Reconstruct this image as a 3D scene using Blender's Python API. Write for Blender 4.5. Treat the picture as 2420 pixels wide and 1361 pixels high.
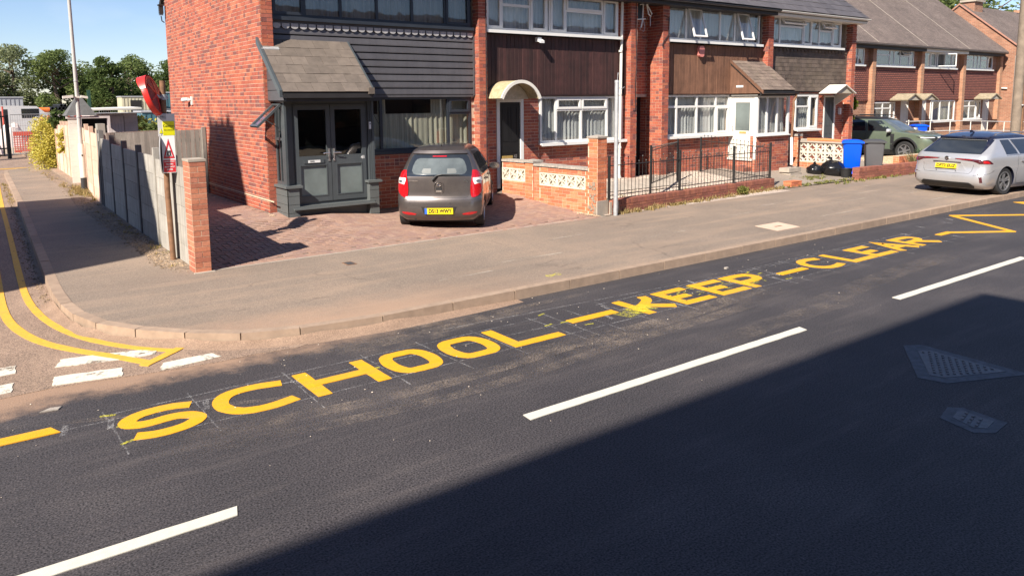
import bpy, bmesh, math, random
from mathutils import Vector, Matrix, noise as mnoise
random.seed(7)
R_ = math.radians
sc = bpy.context.scene
for o in list(bpy.data.objects): bpy.data.objects.remove(o)
COL = sc.collection

# ------------------------------------------------------------------ camera
CX, CY, FPX, CAMH = 1210.0, 470.07, 1792.24, 2.5
YAW, PITCH, ROLL = R_(36.6029), R_(7.43966), R_(0.47784)
def _camaxes():
    fwd = Vector((math.sin(YAW), math.cos(YAW), 0)); rt = Vector((math.cos(YAW), -math.sin(YAW), 0)); up = Vector((0, 0, 1))
    f2 = fwd*math.cos(PITCH) - up*math.sin(PITCH); d2 = -(up*math.cos(PITCH) + fwd*math.sin(PITCH))
    r3 = rt*math.cos(ROLL) + d2*math.sin(ROLL); d3 = -rt*math.sin(ROLL) + d2*math.cos(ROLL)
    return r3, d3, f2
AR, AD, AF = _camaxes()
cd = bpy.data.cameras.new('camera'); cam = bpy.data.objects.new('camera', cd); COL.objects.link(cam); sc.camera = cam
cd.sensor_width = 36; cd.lens = FPX/2420*36; cd.shift_y = -(680.5-CY)/2420; cd.clip_end = 3000; cd.clip_start = .05
M = Matrix((AR, -AD, -AF)).transposed().to_4x4(); M.translation = (0, 0, CAMH); cam.matrix_world = M
def proj(p):
    v = Vector(p)-Vector((0, 0, CAMH)); z = v.dot(AF)
    if z < .1: return None
    return (CX+FPX*v.dot(AR)/z, CY+FPX*v.dot(AD)/z, z)
def inframe(p, m=30):
    q = proj(p)
    return q is not None and -m < q[0] < 2420+m and -m < q[1] < 1361+m

# ------------------------------------------------------------------ sky, sun, exposure
SAZ, SEL = R_(66), R_(39.5)          # the way the sunlight travels, its height
w = bpy.data.worlds.new('World'); sc.world = w; w.use_nodes = True
nt = w.node_tree; nt.nodes.clear()
wo = nt.nodes.new('ShaderNodeOutputWorld'); bg = nt.nodes.new('ShaderNodeBackground'); sky = nt.nodes.new('ShaderNodeTexSky')
sky.sky_type = 'NISHITA'; sky.sun_disc = False; sky.sun_elevation = SEL; sky.sun_rotation = R_(66+180)
sky.air_density = 1.0; sky.dust_density = 0; sky.ozone_density = 2.0; sky.altitude = 120
bg.inputs[1].default_value = .055
tcw = nt.nodes.new('ShaderNodeTexCoord'); nzw = nt.nodes.new('ShaderNodeTexNoise'); mpw = nt.nodes.new('ShaderNodeMapping')
mpw.inputs['Scale'].default_value = (1, 1, 2.6); nzw.inputs['Scale'].default_value = 3.2; nzw.inputs['Detail'].default_value = 6
crw = nt.nodes.new('ShaderNodeValToRGB'); crw.color_ramp.elements[0].position = .52; crw.color_ramp.elements[1].position = .74
crw.color_ramp.elements[1].color = (.35, .35, .35, 1)
mxw = nt.nodes.new('ShaderNodeMixRGB'); mxw.inputs[2].default_value = (9, 9.4, 10, 1)
nt.links.new(tcw.outputs['Generated'], mpw.inputs[0]); nt.links.new(mpw.outputs[0], nzw.inputs['Vector']); nt.links.new(nzw.outputs[0], crw.inputs[0])
nt.links.new(crw.outputs[0], mxw.inputs[0]); tnt = nt.nodes.new('ShaderNodeMixRGB'); tnt.blend_type = 'MULTIPLY'; tnt.inputs[0].default_value = 1; tnt.inputs[2].default_value = (1.0, 1.04, 1.24, 1); nt.links.new(sky.outputs[0], tnt.inputs[1]); nt.links.new(tnt.outputs[0], mxw.inputs[1]); nt.links.new(mxw.outputs[0], bg.inputs[0]); nt.links.new(bg.outputs[0], wo.inputs[0])
sl = bpy.data.lights.new('sun', 'SUN'); sl.energy = 5.0; sl.angle = R_(.53); sl.color = (1, .92, .81)
so = bpy.data.objects.new('sun', sl); COL.objects.link(so)
sd = Vector((math.cos(SEL)*math.sin(SAZ), math.cos(SEL)*math.cos(SAZ), -math.sin(SEL)))
so.rotation_euler = sd.to_track_quat('-Z', 'Y').to_euler(); so.location = (-20, -10, 30)
sc.view_settings.view_transform = 'Standard'; sc.view_settings.look = 'None'; sc.view_settings.exposure = 1.08; sc.view_settings.gamma = 1
sc.view_settings.use_curve_mapping = False
sc.render.engine = 'CYCLES'
sc.cycles.max_bounces = 8; sc.cycles.transparent_max_bounces = 16

# ------------------------------------------------------------------ mesh helpers
ORG = {}
class MB:
    def __init__(s): s.v = []; s.f = []; s.r = []; s.m = []
    def add(s, vs, fs, rnd=0., mi=0):
        n = len(s.v); s.v += [tuple(q) for q in vs]
        for f in fs: s.f.append(tuple(n+i for i in f)); s.r.append(rnd); s.m.append(mi)
        return s
    def box(s, x0, y0, z0, x1, y1, z1, rnd=0., mi=0):
        return s.add([(x0,y0,z0),(x1,y0,z0),(x1,y1,z0),(x0,y1,z0),(x0,y0,z1),(x1,y0,z1),(x1,y1,z1),(x0,y1,z1)],
            [(0,3,2,1),(4,5,6,7),(0,1,5,4),(1,2,6,5),(2,3,7,6),(3,0,4,7)], rnd, mi)
    def obox(s, O, U, V, W, rnd=0., mi=0):       # corner O and three edge vectors
        O, U, V, W = map(Vector, (O, U, V, W))
        return s.add([O,O+U,O+U+V,O+V,O+W,O+U+W,O+U+V+W,O+V+W],
            [(0,3,2,1),(4,5,6,7),(0,1,5,4),(1,2,6,5),(2,3,7,6),(3,0,4,7)], rnd, mi)
    def poly(s, pts, z0, z1, rnd=0., mi=0):      # vertical prism of an xy polygon, counter-clockwise
        n = len(pts); a = sum(pts[i][0]*pts[(i+1)%n][1]-pts[(i+1)%n][0]*pts[i][1] for i in range(n))
        if a < 0: pts = pts[::-1]
        vs = [(x,y,z0) for x,y in pts]+[(x,y,z1) for x,y in pts]
        return s.add(vs, [tuple(range(n-1,-1,-1)), tuple(range(n,2*n))]+[(i,(i+1)%n,n+(i+1)%n,n+i) for i in range(n)], rnd, mi)
    def prism(s, pts, D, rnd=0., mi=0):          # any planar 3d polygon pushed along D
        n = len(pts); D = Vector(D); P = [Vector(p) for p in pts]
        return s.add(P+[p+D for p in P], [tuple(range(n-1,-1,-1)), tuple(range(n,2*n))]+[(i,(i+1)%n,n+(i+1)%n,n+i) for i in range(n)], rnd, mi)
    def tube(s, pts, r, n=8, rnd=0., mi=0, cap=True):
        P = [Vector(p) for p in pts]; rr = r if isinstance(r, (list, tuple)) else [r]*len(P)
        rings = []; up = None
        for i, p in enumerate(P):
            t = (P[min(i+1,len(P)-1)]-P[max(i-1,0)]).normalized()
            if up is None:
                up = Vector((0,0,1)) if abs(t.z) < .9 else Vector((1,0,0))
            a = t.cross(up).normalized(); b = a.cross(t).normalized(); up = b
            rings.append([p+(a*math.cos(2*math.pi*k/n)+b*math.sin(2*math.pi*k/n))*rr[i] for k in range(n)])
        vs = [q for ring in rings for q in ring]; fs = []
        for i in range(len(P)-1):
            for k in range(n): fs.append((i*n+k, i*n+(k+1)%n, (i+1)*n+(k+1)%n, (i+1)*n+k))
        if cap: fs += [tuple(range(n-1,-1,-1)), tuple((len(P)-1)*n+k for k in range(n))]
        return s.add(vs, fs, rnd, mi)
    def cyl(s, a, b, r, n=12, rnd=0., mi=0): return s.tube([a, b], r, n, rnd, mi)
    def lathe(s, prof, n=24, O=(0,0,0), ax='x', rnd=0., mi=0):   # prof: (radius, along)
        O = Vector(O); vs = []; fs = []; m = len(prof)
        for k in range(n):
            c, q = math.cos(2*math.pi*k/n), math.sin(2*math.pi*k/n)
            for r, a in prof:
                vs.append(O+(Vector((a, r*c, r*q)) if ax == 'x' else Vector((r*c, a, r*q)) if ax == 'y' else Vector((r*c, r*q, a))))
        for k in range(n):
            for i in range(m-1):
                fs.append((k*m+i, k*m+i+1, ((k+1)%n)*m+i+1, ((k+1)%n)*m+i))
        return s.add(vs, fs, rnd, mi)
    def grid(s, fn, nu, nv, rnd=0., mi=0, flip=False):
        vs = [fn(i/nu, j/nv) for j in range(nv+1) for i in range(nu+1)]; fs = []
        for j in range(nv):
            for i in range(nu):
                a = j*(nu+1)+i; f = (a, a+1, a+nu+2, a+nu+1); fs.append(f[::-1] if flip else f)
        return s.add(vs, fs, rnd, mi)
    def xform(s, Mx):
        s.v = [tuple(Mx @ Vector(q)) for q in s.v]; return s
    def mesh(s, name, mats, org=(0,0,0), smooth=False):
        me = bpy.data.meshes.new(name)
        ox, oy, oz = org
        me.from_pydata([(a-ox,b-oy,c-oz) for a,b,c in s.v], [], s.f)
        at = me.attributes.new('rnd', 'FLOAT', 'FACE'); at.data.foreach_set('value', s.r)
        for m in (mats if isinstance(mats, (list, tuple)) else [mats]): me.materials.append(m)
        if any(s.m): me.polygons.foreach_set('material_index', s.m)
        if smooth:
            me.polygons.foreach_set('use_smooth', [True]*len(me.polygons)); me.set_sharp_from_angle(angle=R_(38 if smooth is True else smooth))
        me.update(); return me
def tag(o, label=None, cat=None, group=None, kind=None):
    if label: o['label'] = label
    if cat: o['category'] = cat
    if group: o['group'] = group
    if kind: o['kind'] = kind
    return o
def thing(name, label, cat, loc=(0,0,0), rz=0, group=None, world=True):
    o = bpy.data.objects.new(name, None); COL.objects.link(o); o.empty_display_size = .2
    o.location = loc; o.rotation_euler = (0,0,rz); tag(o, label, cat, group)
    ORG[o.name] = tuple(loc) if world else (0,0,0)
    return o
def obj(name, mb, mat, parent=None, smooth=False, label=None, kind=None):
    org = ORG.get(parent.name, (0,0,0)) if parent else (0,0,0)
    o = bpy.data.objects.new(name, mb.mesh(name, mat, org, smooth)); COL.objects.link(o)
    if parent: o.parent = parent
    ORG[o.name] = org
    if label: o['label'] = label
    if kind: o['kind'] = kind
    return o
def struct(name, mb, mat, label=None, smooth=False):
    o = obj(name, mb, mat, smooth=smooth); o['kind'] = 'structure'
    if label: o['label'] = label
    return o
def copy_tree(o, parent=None):
    c = o.copy(); COL.objects.link(c); c.parent = parent
    for ch in [q for q in o.children]: copy_tree(ch, c)
    ORG[c.name] = ORG.get(o.name, (0,0,0))
    return c
class Pieces:            # many alike box pieces: the largest shown become objects, the rest one mesh
    cache = {}
    def __init__(s): s.p = []
    def add(s, O, U, V, W, rnd=None):
        s.p.append((Vector(O), Vector(U), Vector(V), Vector(W), random.random() if rnd is None else rnd))
    def done(s, parent, name, stuffname, mat, nmax=300, taper=0.):
        org = Vector(ORG.get(parent.name, (0,0,0)))
        def size(q):
            c = q[0]+(q[1]+q[2]+q[3])*.5; pr = proj(c)
            if not inframe(c, 0): return 0
            face = max(abs((c-Vector((0,0,CAMH))).normalized().dot(a.cross(b))) for a, b in ((q[1],q[2]),(q[1],q[3]),(q[2],q[3])))
            return face*(FPX/pr[2])**2
        sz = sorted(((size(q), i) for i, q in enumerate(s.p)), reverse=True)
        single = set(i for a, i in sz[:nmax] if a > 0)
        rest = MB()
        for i, (O, U, V, W, r) in enumerate(s.p):
            if i in single:
                L = (round(U.length, 3), round(V.length, 3), round(W.length, 3)); rv = int(r*12)
                k = (name, mat.name, L, rv)
                if k not in Pieces.cache:
                    b = MB()
                    t = taper
                    if t:
                        b.add([(0,0,0),(L[0],0,0),(L[0],L[1],0),(0,L[1],0),(t,t,L[2]),(L[0]-t,t,L[2]),(L[0]-t,L[1]-t,L[2]),(t,L[1]-t,L[2])],
                              [(0,1,5,4),(1,2,6,5),(2,3,7,6),(3,0,4,7),(4,5,6,7)], (rv+.5)/12)
                    else: b.box(0,0,0,*L,rnd=(rv+.5)/12)
                    Pieces.cache[k] = b.mesh(name, mat)
                o = bpy.data.objects.new(name, Pieces.cache[k]); COL.objects.link(o); o.parent = parent
                Mx = Matrix((U.normalized(), V.normalized(), W.normalized())).transposed().to_4x4(); Mx.translation = O-org
                o.matrix_basis = Mx
            else: rest.obox(O, U, V, W, r)
        if rest.v: obj(stuffname, rest, mat, parent, kind='stuff')
def lerp(a, b, t): return a+(b-a)*t
def tab(t, x):
    if x <= t[0][0]: return t[0][1]
    for (a, p), (b, q) in zip(t, t[1:]):
        if x <= b:
            k = (x-a)/(b-a); return p+(q-p)*k
    return t[-1][1]
def smooth01(t): t = max(0, min(1, t)); return t*t*(3-2*t)
def cuts(rect, holes):      # rectangle minus rectangular holes, as rectangles
    x0,x1,z0,z1 = rect; xs = sorted({x0,x1}|{h for H in holes for h in H[:2] if x0 < h < x1}); out = []
    for a, b in zip(xs, xs[1:]):
        m = (a+b)/2; zz = [(z0,z1)]
        for H in holes:
            if H[0] < m < H[1]:
                nz = []
                for p, q in zz:
                    if H[3] <= p or H[2] >= q: nz.append((p,q)); continue
                    if H[2] > p: nz.append((p,H[2]))
                    if H[3] < q: nz.append((H[3],q))
                zz = nz
        for p, q in zz: out.append([a,b,p,q])
    mer = []
    for r in out:
        for k in mer:
            if abs(k[1]-r[0]) < 1e-6 and k[2] == r[2] and k[3] == r[3]: k[1] = r[1]; break
        else: mer.append(r)
    return mer
def text_mb(txt, size, thick=.002, bold=0., align='CENTER', sx=1.):
    cu = bpy.data.curves.new('text', 'FONT'); cu.body = txt; cu.size = size; cu.align_x = align; cu.align_y = 'CENTER'
    cu.extrude = thick/2; cu.offset = bold; cu.resolution_u = 3
    o = bpy.data.objects.new('text', cu); COL.objects.link(o)
    dg = bpy.context.evaluated_depsgraph_get(); me = o.evaluated_get(dg).to_mesh()
    mb = MB(); mb.add([(q.co.x*sx, q.co.y, q.co.z) for q in me.vertices], [tuple(p.vertices) for p in me.polygons])
    bpy.data.objects.remove(o); bpy.data.curves.remove(cu)
    return mb
def frame_m(O, U, V):       # local x->U, y->V, z->UxV
    U = Vector(U).normalized(); V = Vector(V).normalized(); Mx = Matrix((U, V, U.cross(V))).transposed().to_4x4(); Mx.translation = O
    return Mx
# ------------------------------------------------------------------ materials
MT = {}
def nodes(name):
    m = bpy.data.materials.new(name); m.use_nodes = True; n = m.node_tree; n.nodes.clear()
    out = n.nodes.new('ShaderNodeOutputMaterial'); b = n.nodes.new('ShaderNodeBsdfPrincipled'); n.links.new(b.outputs[0], out.inputs[0])
    MT[name] = m; return m, n, b, out
def N(n, t, **k):
    q = n.nodes.new('ShaderNode'+t)
    for a, v in k.items():
        if a.startswith('i_'):
            key = a[2:]; q.inputs[int(key) if key.isdigit() else key].default_value = v
        else: setattr(q, a, v)
    return q
def pos(n): return N(n, 'NewGeometry').outputs['Position']
def noise(n, vec, scale, detail=4, rough=.6, sc3=None):
    if sc3:
        mp = N(n, 'Mapping'); mp.inputs['Scale'].default_value = sc3; n.links.new(vec, mp.inputs[0]); vec = mp.outputs[0]
    q = N(n, 'TexNoise'); q.inputs['Scale'].default_value = scale; q.inputs['Detail'].default_value = detail; q.inputs['Roughness'].default_value = rough
    n.links.new(vec, q.inputs['Vector']); return q.outputs[0]
def ramp(n, fac, stops, interp='LINEAR'):
    c = N(n, 'ValToRGB'); e = c.color_ramp; e.interpolation = interp
    for i, (p, col) in enumerate(stops):
        if i >= 2: e.elements.new(p)
        x = e.elements[i]; x.position = p; x.color = (*col, 1) if len(col) == 3 else col
    n.links.new(fac, c.inputs[0]); return c.outputs[0]
def g3(v): return (v, v, v)
def mix(n, fac, a, b, mode='MIX'):
    m = N(n, 'MixRGB', blend_type=mode)
    for i, v in ((0, fac), (1, a), (2, b)):
        if isinstance(v, (int, float)): m.inputs[i].default_value = v if i == 0 else (*g3(v), 1)
        elif isinstance(v, tuple): m.inputs[i].default_value = (*v, 1)
        else: n.links.new(v, m.inputs[i])
    return m.outputs[0]
def math_(n, op, a, b=0.):
    m = N(n, 'Math', operation=op)
    for i, v in ((0, a), (1, b)):
        if isinstance(v, (int, float)): m.inputs[i].default_value = v
        else: n.links.new(v, m.inputs[i])
    return m.outputs[0]
def bump(n, b, h, st=.3, dist=.01):
    q = N(n, 'Bump'); q.inputs['Strength'].default_value = st; q.inputs['Distance'].default_value = dist
    n.links.new(h, q.inputs['Height']); n.links.new(q.outputs[0], b.inputs['Normal'])
def simple(name, col, rough=.6, var=.12, scale=6, metal=0., bmp=0., bscale=80, spec=.5, coat=0., dirt=0., dcol=(.25,.2,.15), attr=0., streak=0.):
    m, n, b, o = nodes(name); p = pos(n)
    lo = tuple(c*(1-var) for c in col); hi = tuple(min(1, c*(1+var)) for c in col)
    c = ramp(n, noise(n, p, scale, 5), [(.3, lo), (.7, hi)])
    if dirt: c = mix(n, ramp(n, noise(n, p, scale*.35, 6, .7), [(.45, g3(0)), (.75, g3(dirt))]), c, dcol)
    if streak: c = mix(n, 1., c, ramp(n, noise(n, p, 3, 6, .75, (5,5,.35)), [(.30, g3(1-streak)), (.55, g3(1)), (.78, g3(1+streak*.8))]), 'MULTIPLY')
    if attr:
        at = N(n, 'Attribute', attribute_name='rnd'); c = mix(n, 1., c, ramp(n, at.outputs['Fac'], [(0, g3(1-attr)), (1, g3(1+attr))]), 'MULTIPLY')
    n.links.new(c, b.inputs['Base Color']); b.inputs['Roughness'].default_value = rough; b.inputs['Metallic'].default_value = metal
    b.inputs['Specular IOR Level'].default_value = spec; b.inputs['Coat Weight'].default_value = coat; b.inputs['Coat Roughness'].default_value = .06
    if bmp: bump(n, b, noise(n, p, bscale, 3), bmp, .004)
    return m
def brickmat(name, cols, var=.25, dirt=.25, soot=(.09,.05,.04)):
    m, n, b, o = nodes(name); p = pos(n); at = N(n, 'Attribute', attribute_name='rnd')
    k = len(cols); c = ramp(n, at.outputs['Fac'], [(i/k, q) for i, q in enumerate(cols)], 'CONSTANT')
    c = mix(n, 1., c, ramp(n, noise(n, p, 22, 6, .7), [(.25, g3(1-var)), (.75, g3(1+var))]), 'MULTIPLY')
    c = mix(n, ramp(n, noise(n, p, 1.1, 6, .7), [(.5, g3(0)), (.8, g3(dirt))]), c, soot)
    c = mix(n, ramp(n, noise(n, p, 60, 3, .7), [(.62, g3(0)), (.78, g3(.35))]), c, (.5, .38, .3))
    n.links.new(c, b.inputs['Base Color']); b.inputs['Roughness'].default_value = .88; bump(n, b, noise(n, p, 120, 4), .5, .004)
    return m
def ground_mat(name, c1, c2, c3, speck=.5, sscale=260, big=.5, streak=None, bst=.5, bsc=200, rough=.9):
    m, n, b, o = nodes(name); p = pos(n)
    c = ramp(n, noise(n, p, big, 7, .65), [(.3, c1), (.52, c2), (.72, c3)])
    sp = noise(n, p, sscale, 2, .5)
    c = mix(n, 1., c, ramp(n, sp, [(.3, g3(1-speck)), (.5, g3(1)), (.72, g3(1+speck))]), 'MULTIPLY')
    c = mix(n, 1., c, ramp(n, noise(n, p, 34, 5, .85), [(.3, g3(.80)), (.7, g3(1.2))]), 'MULTIPLY')
    if streak:
        st = noise(n, p, streak[0], 4, .6, streak[1]); c = mix(n, ramp(n, st, [(streak[3], g3(0)), (streak[3]+.2, g3(streak[4]))]), c, streak[2])
    n.links.new(c, b.inputs['Base Color']); b.inputs['Roughness'].default_value = rough
    h = math_(n, 'ADD', sp, math_(n, 'MULTIPLY', noise(n, p, 14, 3), .6)); bump(n, b, h, bst, .006)
    return m, n, b
def glassmat(name, tint=(.93,.94,.94), rough=.01, refl=1., alpha=None):
    m, n, b, o = nodes(name); n.nodes.remove(b)
    fr = N(n, 'Fresnel'); bf = N(n, 'NewGeometry').outputs['Backfacing']; n.links.new(math_(n, 'SUBTRACT', 1.55, math_(n, 'MULTIPLY', bf, 1.55-1/1.55)), fr.inputs[0])
    tr = N(n, 'BsdfTransparent'); tr.inputs[0].default_value = (*tint, 1)
    gl = N(n, 'BsdfGlossy'); gl.inputs['Roughness'].default_value = rough; gl.inputs[0].default_value = (refl, refl, refl, 1)
    mx = N(n, 'MixShader'); f = math_(n, 'MULTIPLY', fr.outputs[0], 1.15)
    n.links.new(f, mx.inputs[0]); n.links.new(tr.outputs[0], mx.inputs[1]); n.links.new(gl.outputs[0], mx.inputs[2]); n.links.new(mx.outputs[0], o.inputs[0])
    nz = noise(n, pos(n), 1.3, 2); bp = N(n, 'Bump'); bp.inputs['Strength'].default_value = .25; bp.inputs['Distance'].default_value = .01
    n.links.new(nz, bp.inputs['Height']); n.links.new(bp.outputs[0], gl.inputs['Normal'])
    return m
def maskmat(name, col, scale, lo, hi, mx_=1., sc3=None, fine=None, rough=.9):    # worn paint or dust: solid where the noise is high
    m, n, b, o = nodes(name); p = pos(n)
    f = ramp(n, noise(n, p, scale, 5, .7, sc3), [(lo, g3(0)), (hi, g3(mx_))])
    if fine: f = mix(n, 1., f, ramp(n, noise(n, p, fine, 2, .5), [(.42, g3(.0)), (.58, g3(1))]), 'MULTIPLY')
    at = N(n, 'Attribute', attribute_name='rnd'); f = mix(n, 1., f, at.outputs['Color'], 'MULTIPLY')
    c = ramp(n, noise(n, p, 40, 3), [(.3, tuple(q*.8 for q in col)), (.7, col)])
    n.links.new(c, b.inputs['Base Color']); b.inputs['Roughness'].default_value = rough
    tr = N(n, 'BsdfTransparent'); ms = N(n, 'MixShader'); n.links.new(f, ms.inputs[0]); n.links.new(tr.outputs[0], ms.inputs[1]); n.links.new(b.outputs[0], ms.inputs[2])
    n.links.new(ms.outputs[0], o.inputs[0]); return m

RED = [(.43,.10,.05),(.47,.115,.055),(.41,.092,.048),(.50,.135,.062),(.44,.105,.052),(.39,.088,.048),(.46,.12,.062),(.48,.115,.054),(.36,.088,.052),(.24,.075,.055),(.44,.12,.07),(.52,.155,.075)]
RED = [tuple(round(q*k, 4) for q, k in zip(c_, (.80,.86,.98))) for c_ in RED]
brickmat('red_brick', RED, dirt=.4)
brickmat('garden_brick', [(.50,.15,.065),(.56,.18,.08),(.44,.13,.06),(.52,.17,.09),(.47,.13,.055),(.40,.12,.06),(.58,.2,.1),(.5,.14,.06)], dirt=.12)
brickmat('pillar_brick', [(.42,.15,.085),(.46,.17,.095),(.38,.13,.075),(.48,.19,.11),(.42,.16,.1),(.36,.125,.075)], dirt=.15)
brickmat('dark_brick', [(.24,.085,.055),(.29,.10,.06),(.21,.075,.05),(.26,.09,.065),(.32,.12,.075),(.23,.08,.055)], dirt=.2)
brickmat('far_brick', [(.40,.20,.12),(.46,.24,.14),(.36,.17,.10),(.50,.27,.17),(.42,.21,.13),(.33,.16,.11)])
brickmat('clay_paver', [(.29,.18,.135),(.31,.19,.14),(.27,.165,.13),(.30,.195,.15),(.26,.16,.13),(.32,.205,.155),(.28,.18,.145),(.29,.175,.13)], dirt=.3, soot=(.16,.12,.1), var=.18)
simple('mortar', (.50,.37,.275), .95, .2, 30, bmp=.5)
simple('garden_mortar', (.54,.41,.29), .95, .2, 30, bmp=.5)
simple('paver_joint', (.17,.13,.10), .95, .3, 30, bmp=.4)
simple('concrete', (.36,.31,.255), .93, .15, 4, bmp=.4, bscale=120, dirt=.4, dcol=(.2,.165,.13))
simple('coping_stone', (.34,.30,.26), .95, .25, 18, bmp=.7, bscale=70, dirt=.5, dcol=(.12,.10,.085))
simple('fence_concrete', (.36,.335,.295), .93, .14, 3, bmp=.5, bscale=60, dirt=.4, dcol=(.22,.2,.18), attr=.1, streak=.35)
simple('fence_pink', (.62,.43,.32), .93, .12, 4, bmp=.5, bscale=60, dirt=.35, dcol=(.45,.30,.21), attr=.16, streak=.2)
simple('fence_post_dark', (.13,.125,.12), .93, .2, 5, bmp=.5, bscale=60)
simple('breeze_block', (.60,.54,.44), .93, .14, 9, bmp=.6, bscale=90, dirt=.3, dcol=(.35,.3,.24))
simple('kerb_concrete', (.30,.215,.155), .93, .16, 7, bmp=.5, bscale=150, dirt=.45, dcol=(.25,.185,.14), attr=.1)
simple('weathered_wood', (.30,.27,.235), .9, .2, 3, bmp=.4, bscale=40, dirt=.3, dcol=(.2,.175,.15), attr=.2, streak=.3)
simple('shed_paint', (.60,.52,.50), .85, .1, 6, bmp=.2, attr=.08)
simple('shed_roof', (.36,.34,.32), .9, .2, 3, bmp=.4)
simple('felt', (.10,.10,.10), .9, .2, 6, bmp=.4)
simple('grey_clad', (.082,.078,.084), .45, .1, 3, bmp=.05, bscale=200, attr=.09, streak=.14)
simple('porch_clad', (.105,.115,.115), .5, .1, 3, attr=.05)
simple('anthracite', (.062,.072,.078), .32, .08, 4)
simple('navy_frame', (.026,.031,.04), .35, .1, 4)
simple('white_upvc', (.70,.69,.66), .3, .03, 4, dirt=.12, dcol=(.5,.48,.42))
simple('white_paint', (.66,.63,.57), .5, .05, 5, dirt=.2, dcol=(.5,.45,.38))
simple('dark_boards', (.044,.016,.014), .66, .3, 5, bmp=.15, attr=.3, streak=.35)
simple('brown_boards', (.17,.082,.048), .8, .22, 4, bmp=.2, attr=.16, streak=.35)
simple('black_brown_boards', (.105,.078,.062), .82, .25, 6, bmp=.3, attr=.2, dirt=.35, dcol=(.17,.13,.08))
simple('scallop', (.34,.33,.33), .7, .2, 20)
simple('fascia_dark', (.02,.018,.018), .6, .2, 4)
simple('gutter_black', (.018,.018,.02), .35, .2, 4)
simple('slate_tile', (.125,.10,.082), .8, .18, 8, bmp=.3, attr=.12, dirt=.4, dcol=(.18,.145,.115))
simple('dark_tile', (.085,.076,.078), .6, .15, 8, bmp=.2, attr=.14)
simple('brown_tile', (.16,.118,.095), .85, .2, 12, bmp=.4, attr=.2, dirt=.3, dcol=(.22,.19,.12))
simple('lead_flashing', (.3,.3,.3), .6, .2, 12)
simple('galvanised', (.42,.43,.44), .5, .15, 14, metal=.35, bmp=.1)
simple('pole_grey', (.40,.39,.37), .55, .08, 6)
simple('pole_black', (.03,.03,.032), .5, .1, 6)
simple('rust_brown', (.17,.085,.045), .8, .35, 10, bmp=.3, dirt=.5, dcol=(.30,.17,.09))
simple('black_iron', (.022,.021,.02), .5, .25, 12)
simple('mirror_red', (.62,.028,.022), .38, .08, 5)
simple('mirror_dark_red', (.26,.02,.02), .45, .15, 12)
simple('sign_white', (.66,.66,.65), .4, .03, 8)
simple('sign_yellow', (.86,.80,.01), .4, .03, 8)
simple('sign_red', (.50,.02,.03), .4, .06, 8)
simple('sign_black', (.015,.015,.017), .5, .1, 8)
simple('sign_grey', (.42,.42,.43), .5, .06, 8)
simple('yellow_post', (.62,.50,.05), .5, .06, 8)
simple('brass', (.62,.42,.14), .35, .1, 12, metal=.5)
simple('silver', (.6,.6,.6), .25, .05, 12, metal=.9)
simple('door_black', (.012,.012,.013), .28, .1, 6)
simple('grey_panel', (.11,.12,.12), .55, .2, 5)
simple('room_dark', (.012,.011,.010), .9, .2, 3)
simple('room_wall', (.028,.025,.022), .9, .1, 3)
simple('canopy_grp', (.40,.33,.20), .8, .25, 18, bmp=.4, dirt=.8, dcol=(.26,.20,.10))
simple('mossy_canopy', (.30,.25,.17), .9, .3, 9, bmp=.4, dirt=.6, dcol=(.19,.16,.09)); simple('canopy_under', (.42,.38,.30), .8, .15, 14)
simple('pink_box', (.58,.20,.17), .5, .06, 8)
simple('bin_blue', (.0,.085,.72), .38, .05, 3)
simple('bin_grey', (.10,.10,.105), .5, .08, 3)
simple('bin_lid_grey', (.06,.06,.062), .5, .08, 3)
simple('rubber', (.018,.018,.019), .8, .2, 30, bmp=.2)
simple('black_plastic', (.016,.016,.017), .5, .1, 10)
simple('bag_plastic', (.008,.008,.009), .22, .1, 10, bmp=.5, bscale=18)
simple('wood_pole', (.20,.155,.115), .88, .25, 5, bmp=.4, bscale=30)
simple('terracotta', (.55,.19,.07), .85, .15, 20, bmp=.3)
simple('rubble', (.25,.195,.145), .95, .3, 20, bmp=.5)
simple('white_line', (.56,.53,.45), .7, .06, 20, bmp=.2, bscale=300, dirt=.12, dcol=(.45,.38,.3))
simple('yellow_line', (.72,.345,.004), .65, .07, 14, bmp=.3, bscale=260, dirt=.25, dcol=(.55,.27,.01))
simple('yellow_line_old', (.66,.36,.03), .75, .12, 20, bmp=.4, bscale=260, dirt=.35, dcol=(.45,.27,.08))
simple('iron_cover', (.10,.10,.105), .5, .3, 20, metal=.4, bmp=.3)
simple('cover_rim', (.095,.098,.105), .85, .3, 14, bmp=.4)
simple('container_grey', (.33,.34,.36), .5, .08, 2); simple('container_cream', (.46,.43,.31), .6, .08, 2)
simple('van_white', (.5,.5,.5), .3, .04, 2, coat=.4); simple('barrier_red', (.52,.08,.05), .6, .1, 3); simple('orange_pipe', (.72,.17,.03), .5, .1, 3)
simple('barrier_white', (.55,.46,.42), .6, .1, 3); simple('mesh_wire', (.33,.34,.34), .5, .1, 3, metal=.4); simple('palisade_black', (.012,.015,.015), .5, .1, 3)
simple('dark_green', (.02,.06,.04), .5, .1, 2); simple('container_teal', (.05,.13,.16), .6, .1, 2); simple('sand_heap', (.52,.33,.20), .95, .2, 2, bmp=.5)
simple('bark', (.12,.085,.06), .9, .3, 8, bmp=.5)
simple('cover_cloth', (.10,.095,.13), .5, .15, 3)
simple('pebble', (.42,.30,.2), .9, .3, 12, attr=.4); simple('white_pebble', (.5,.42,.34), .9, .3, 12, attr=.4)
simple('litter', (.24,.17,.11), .95, .4, 25, attr=.5)
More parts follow.
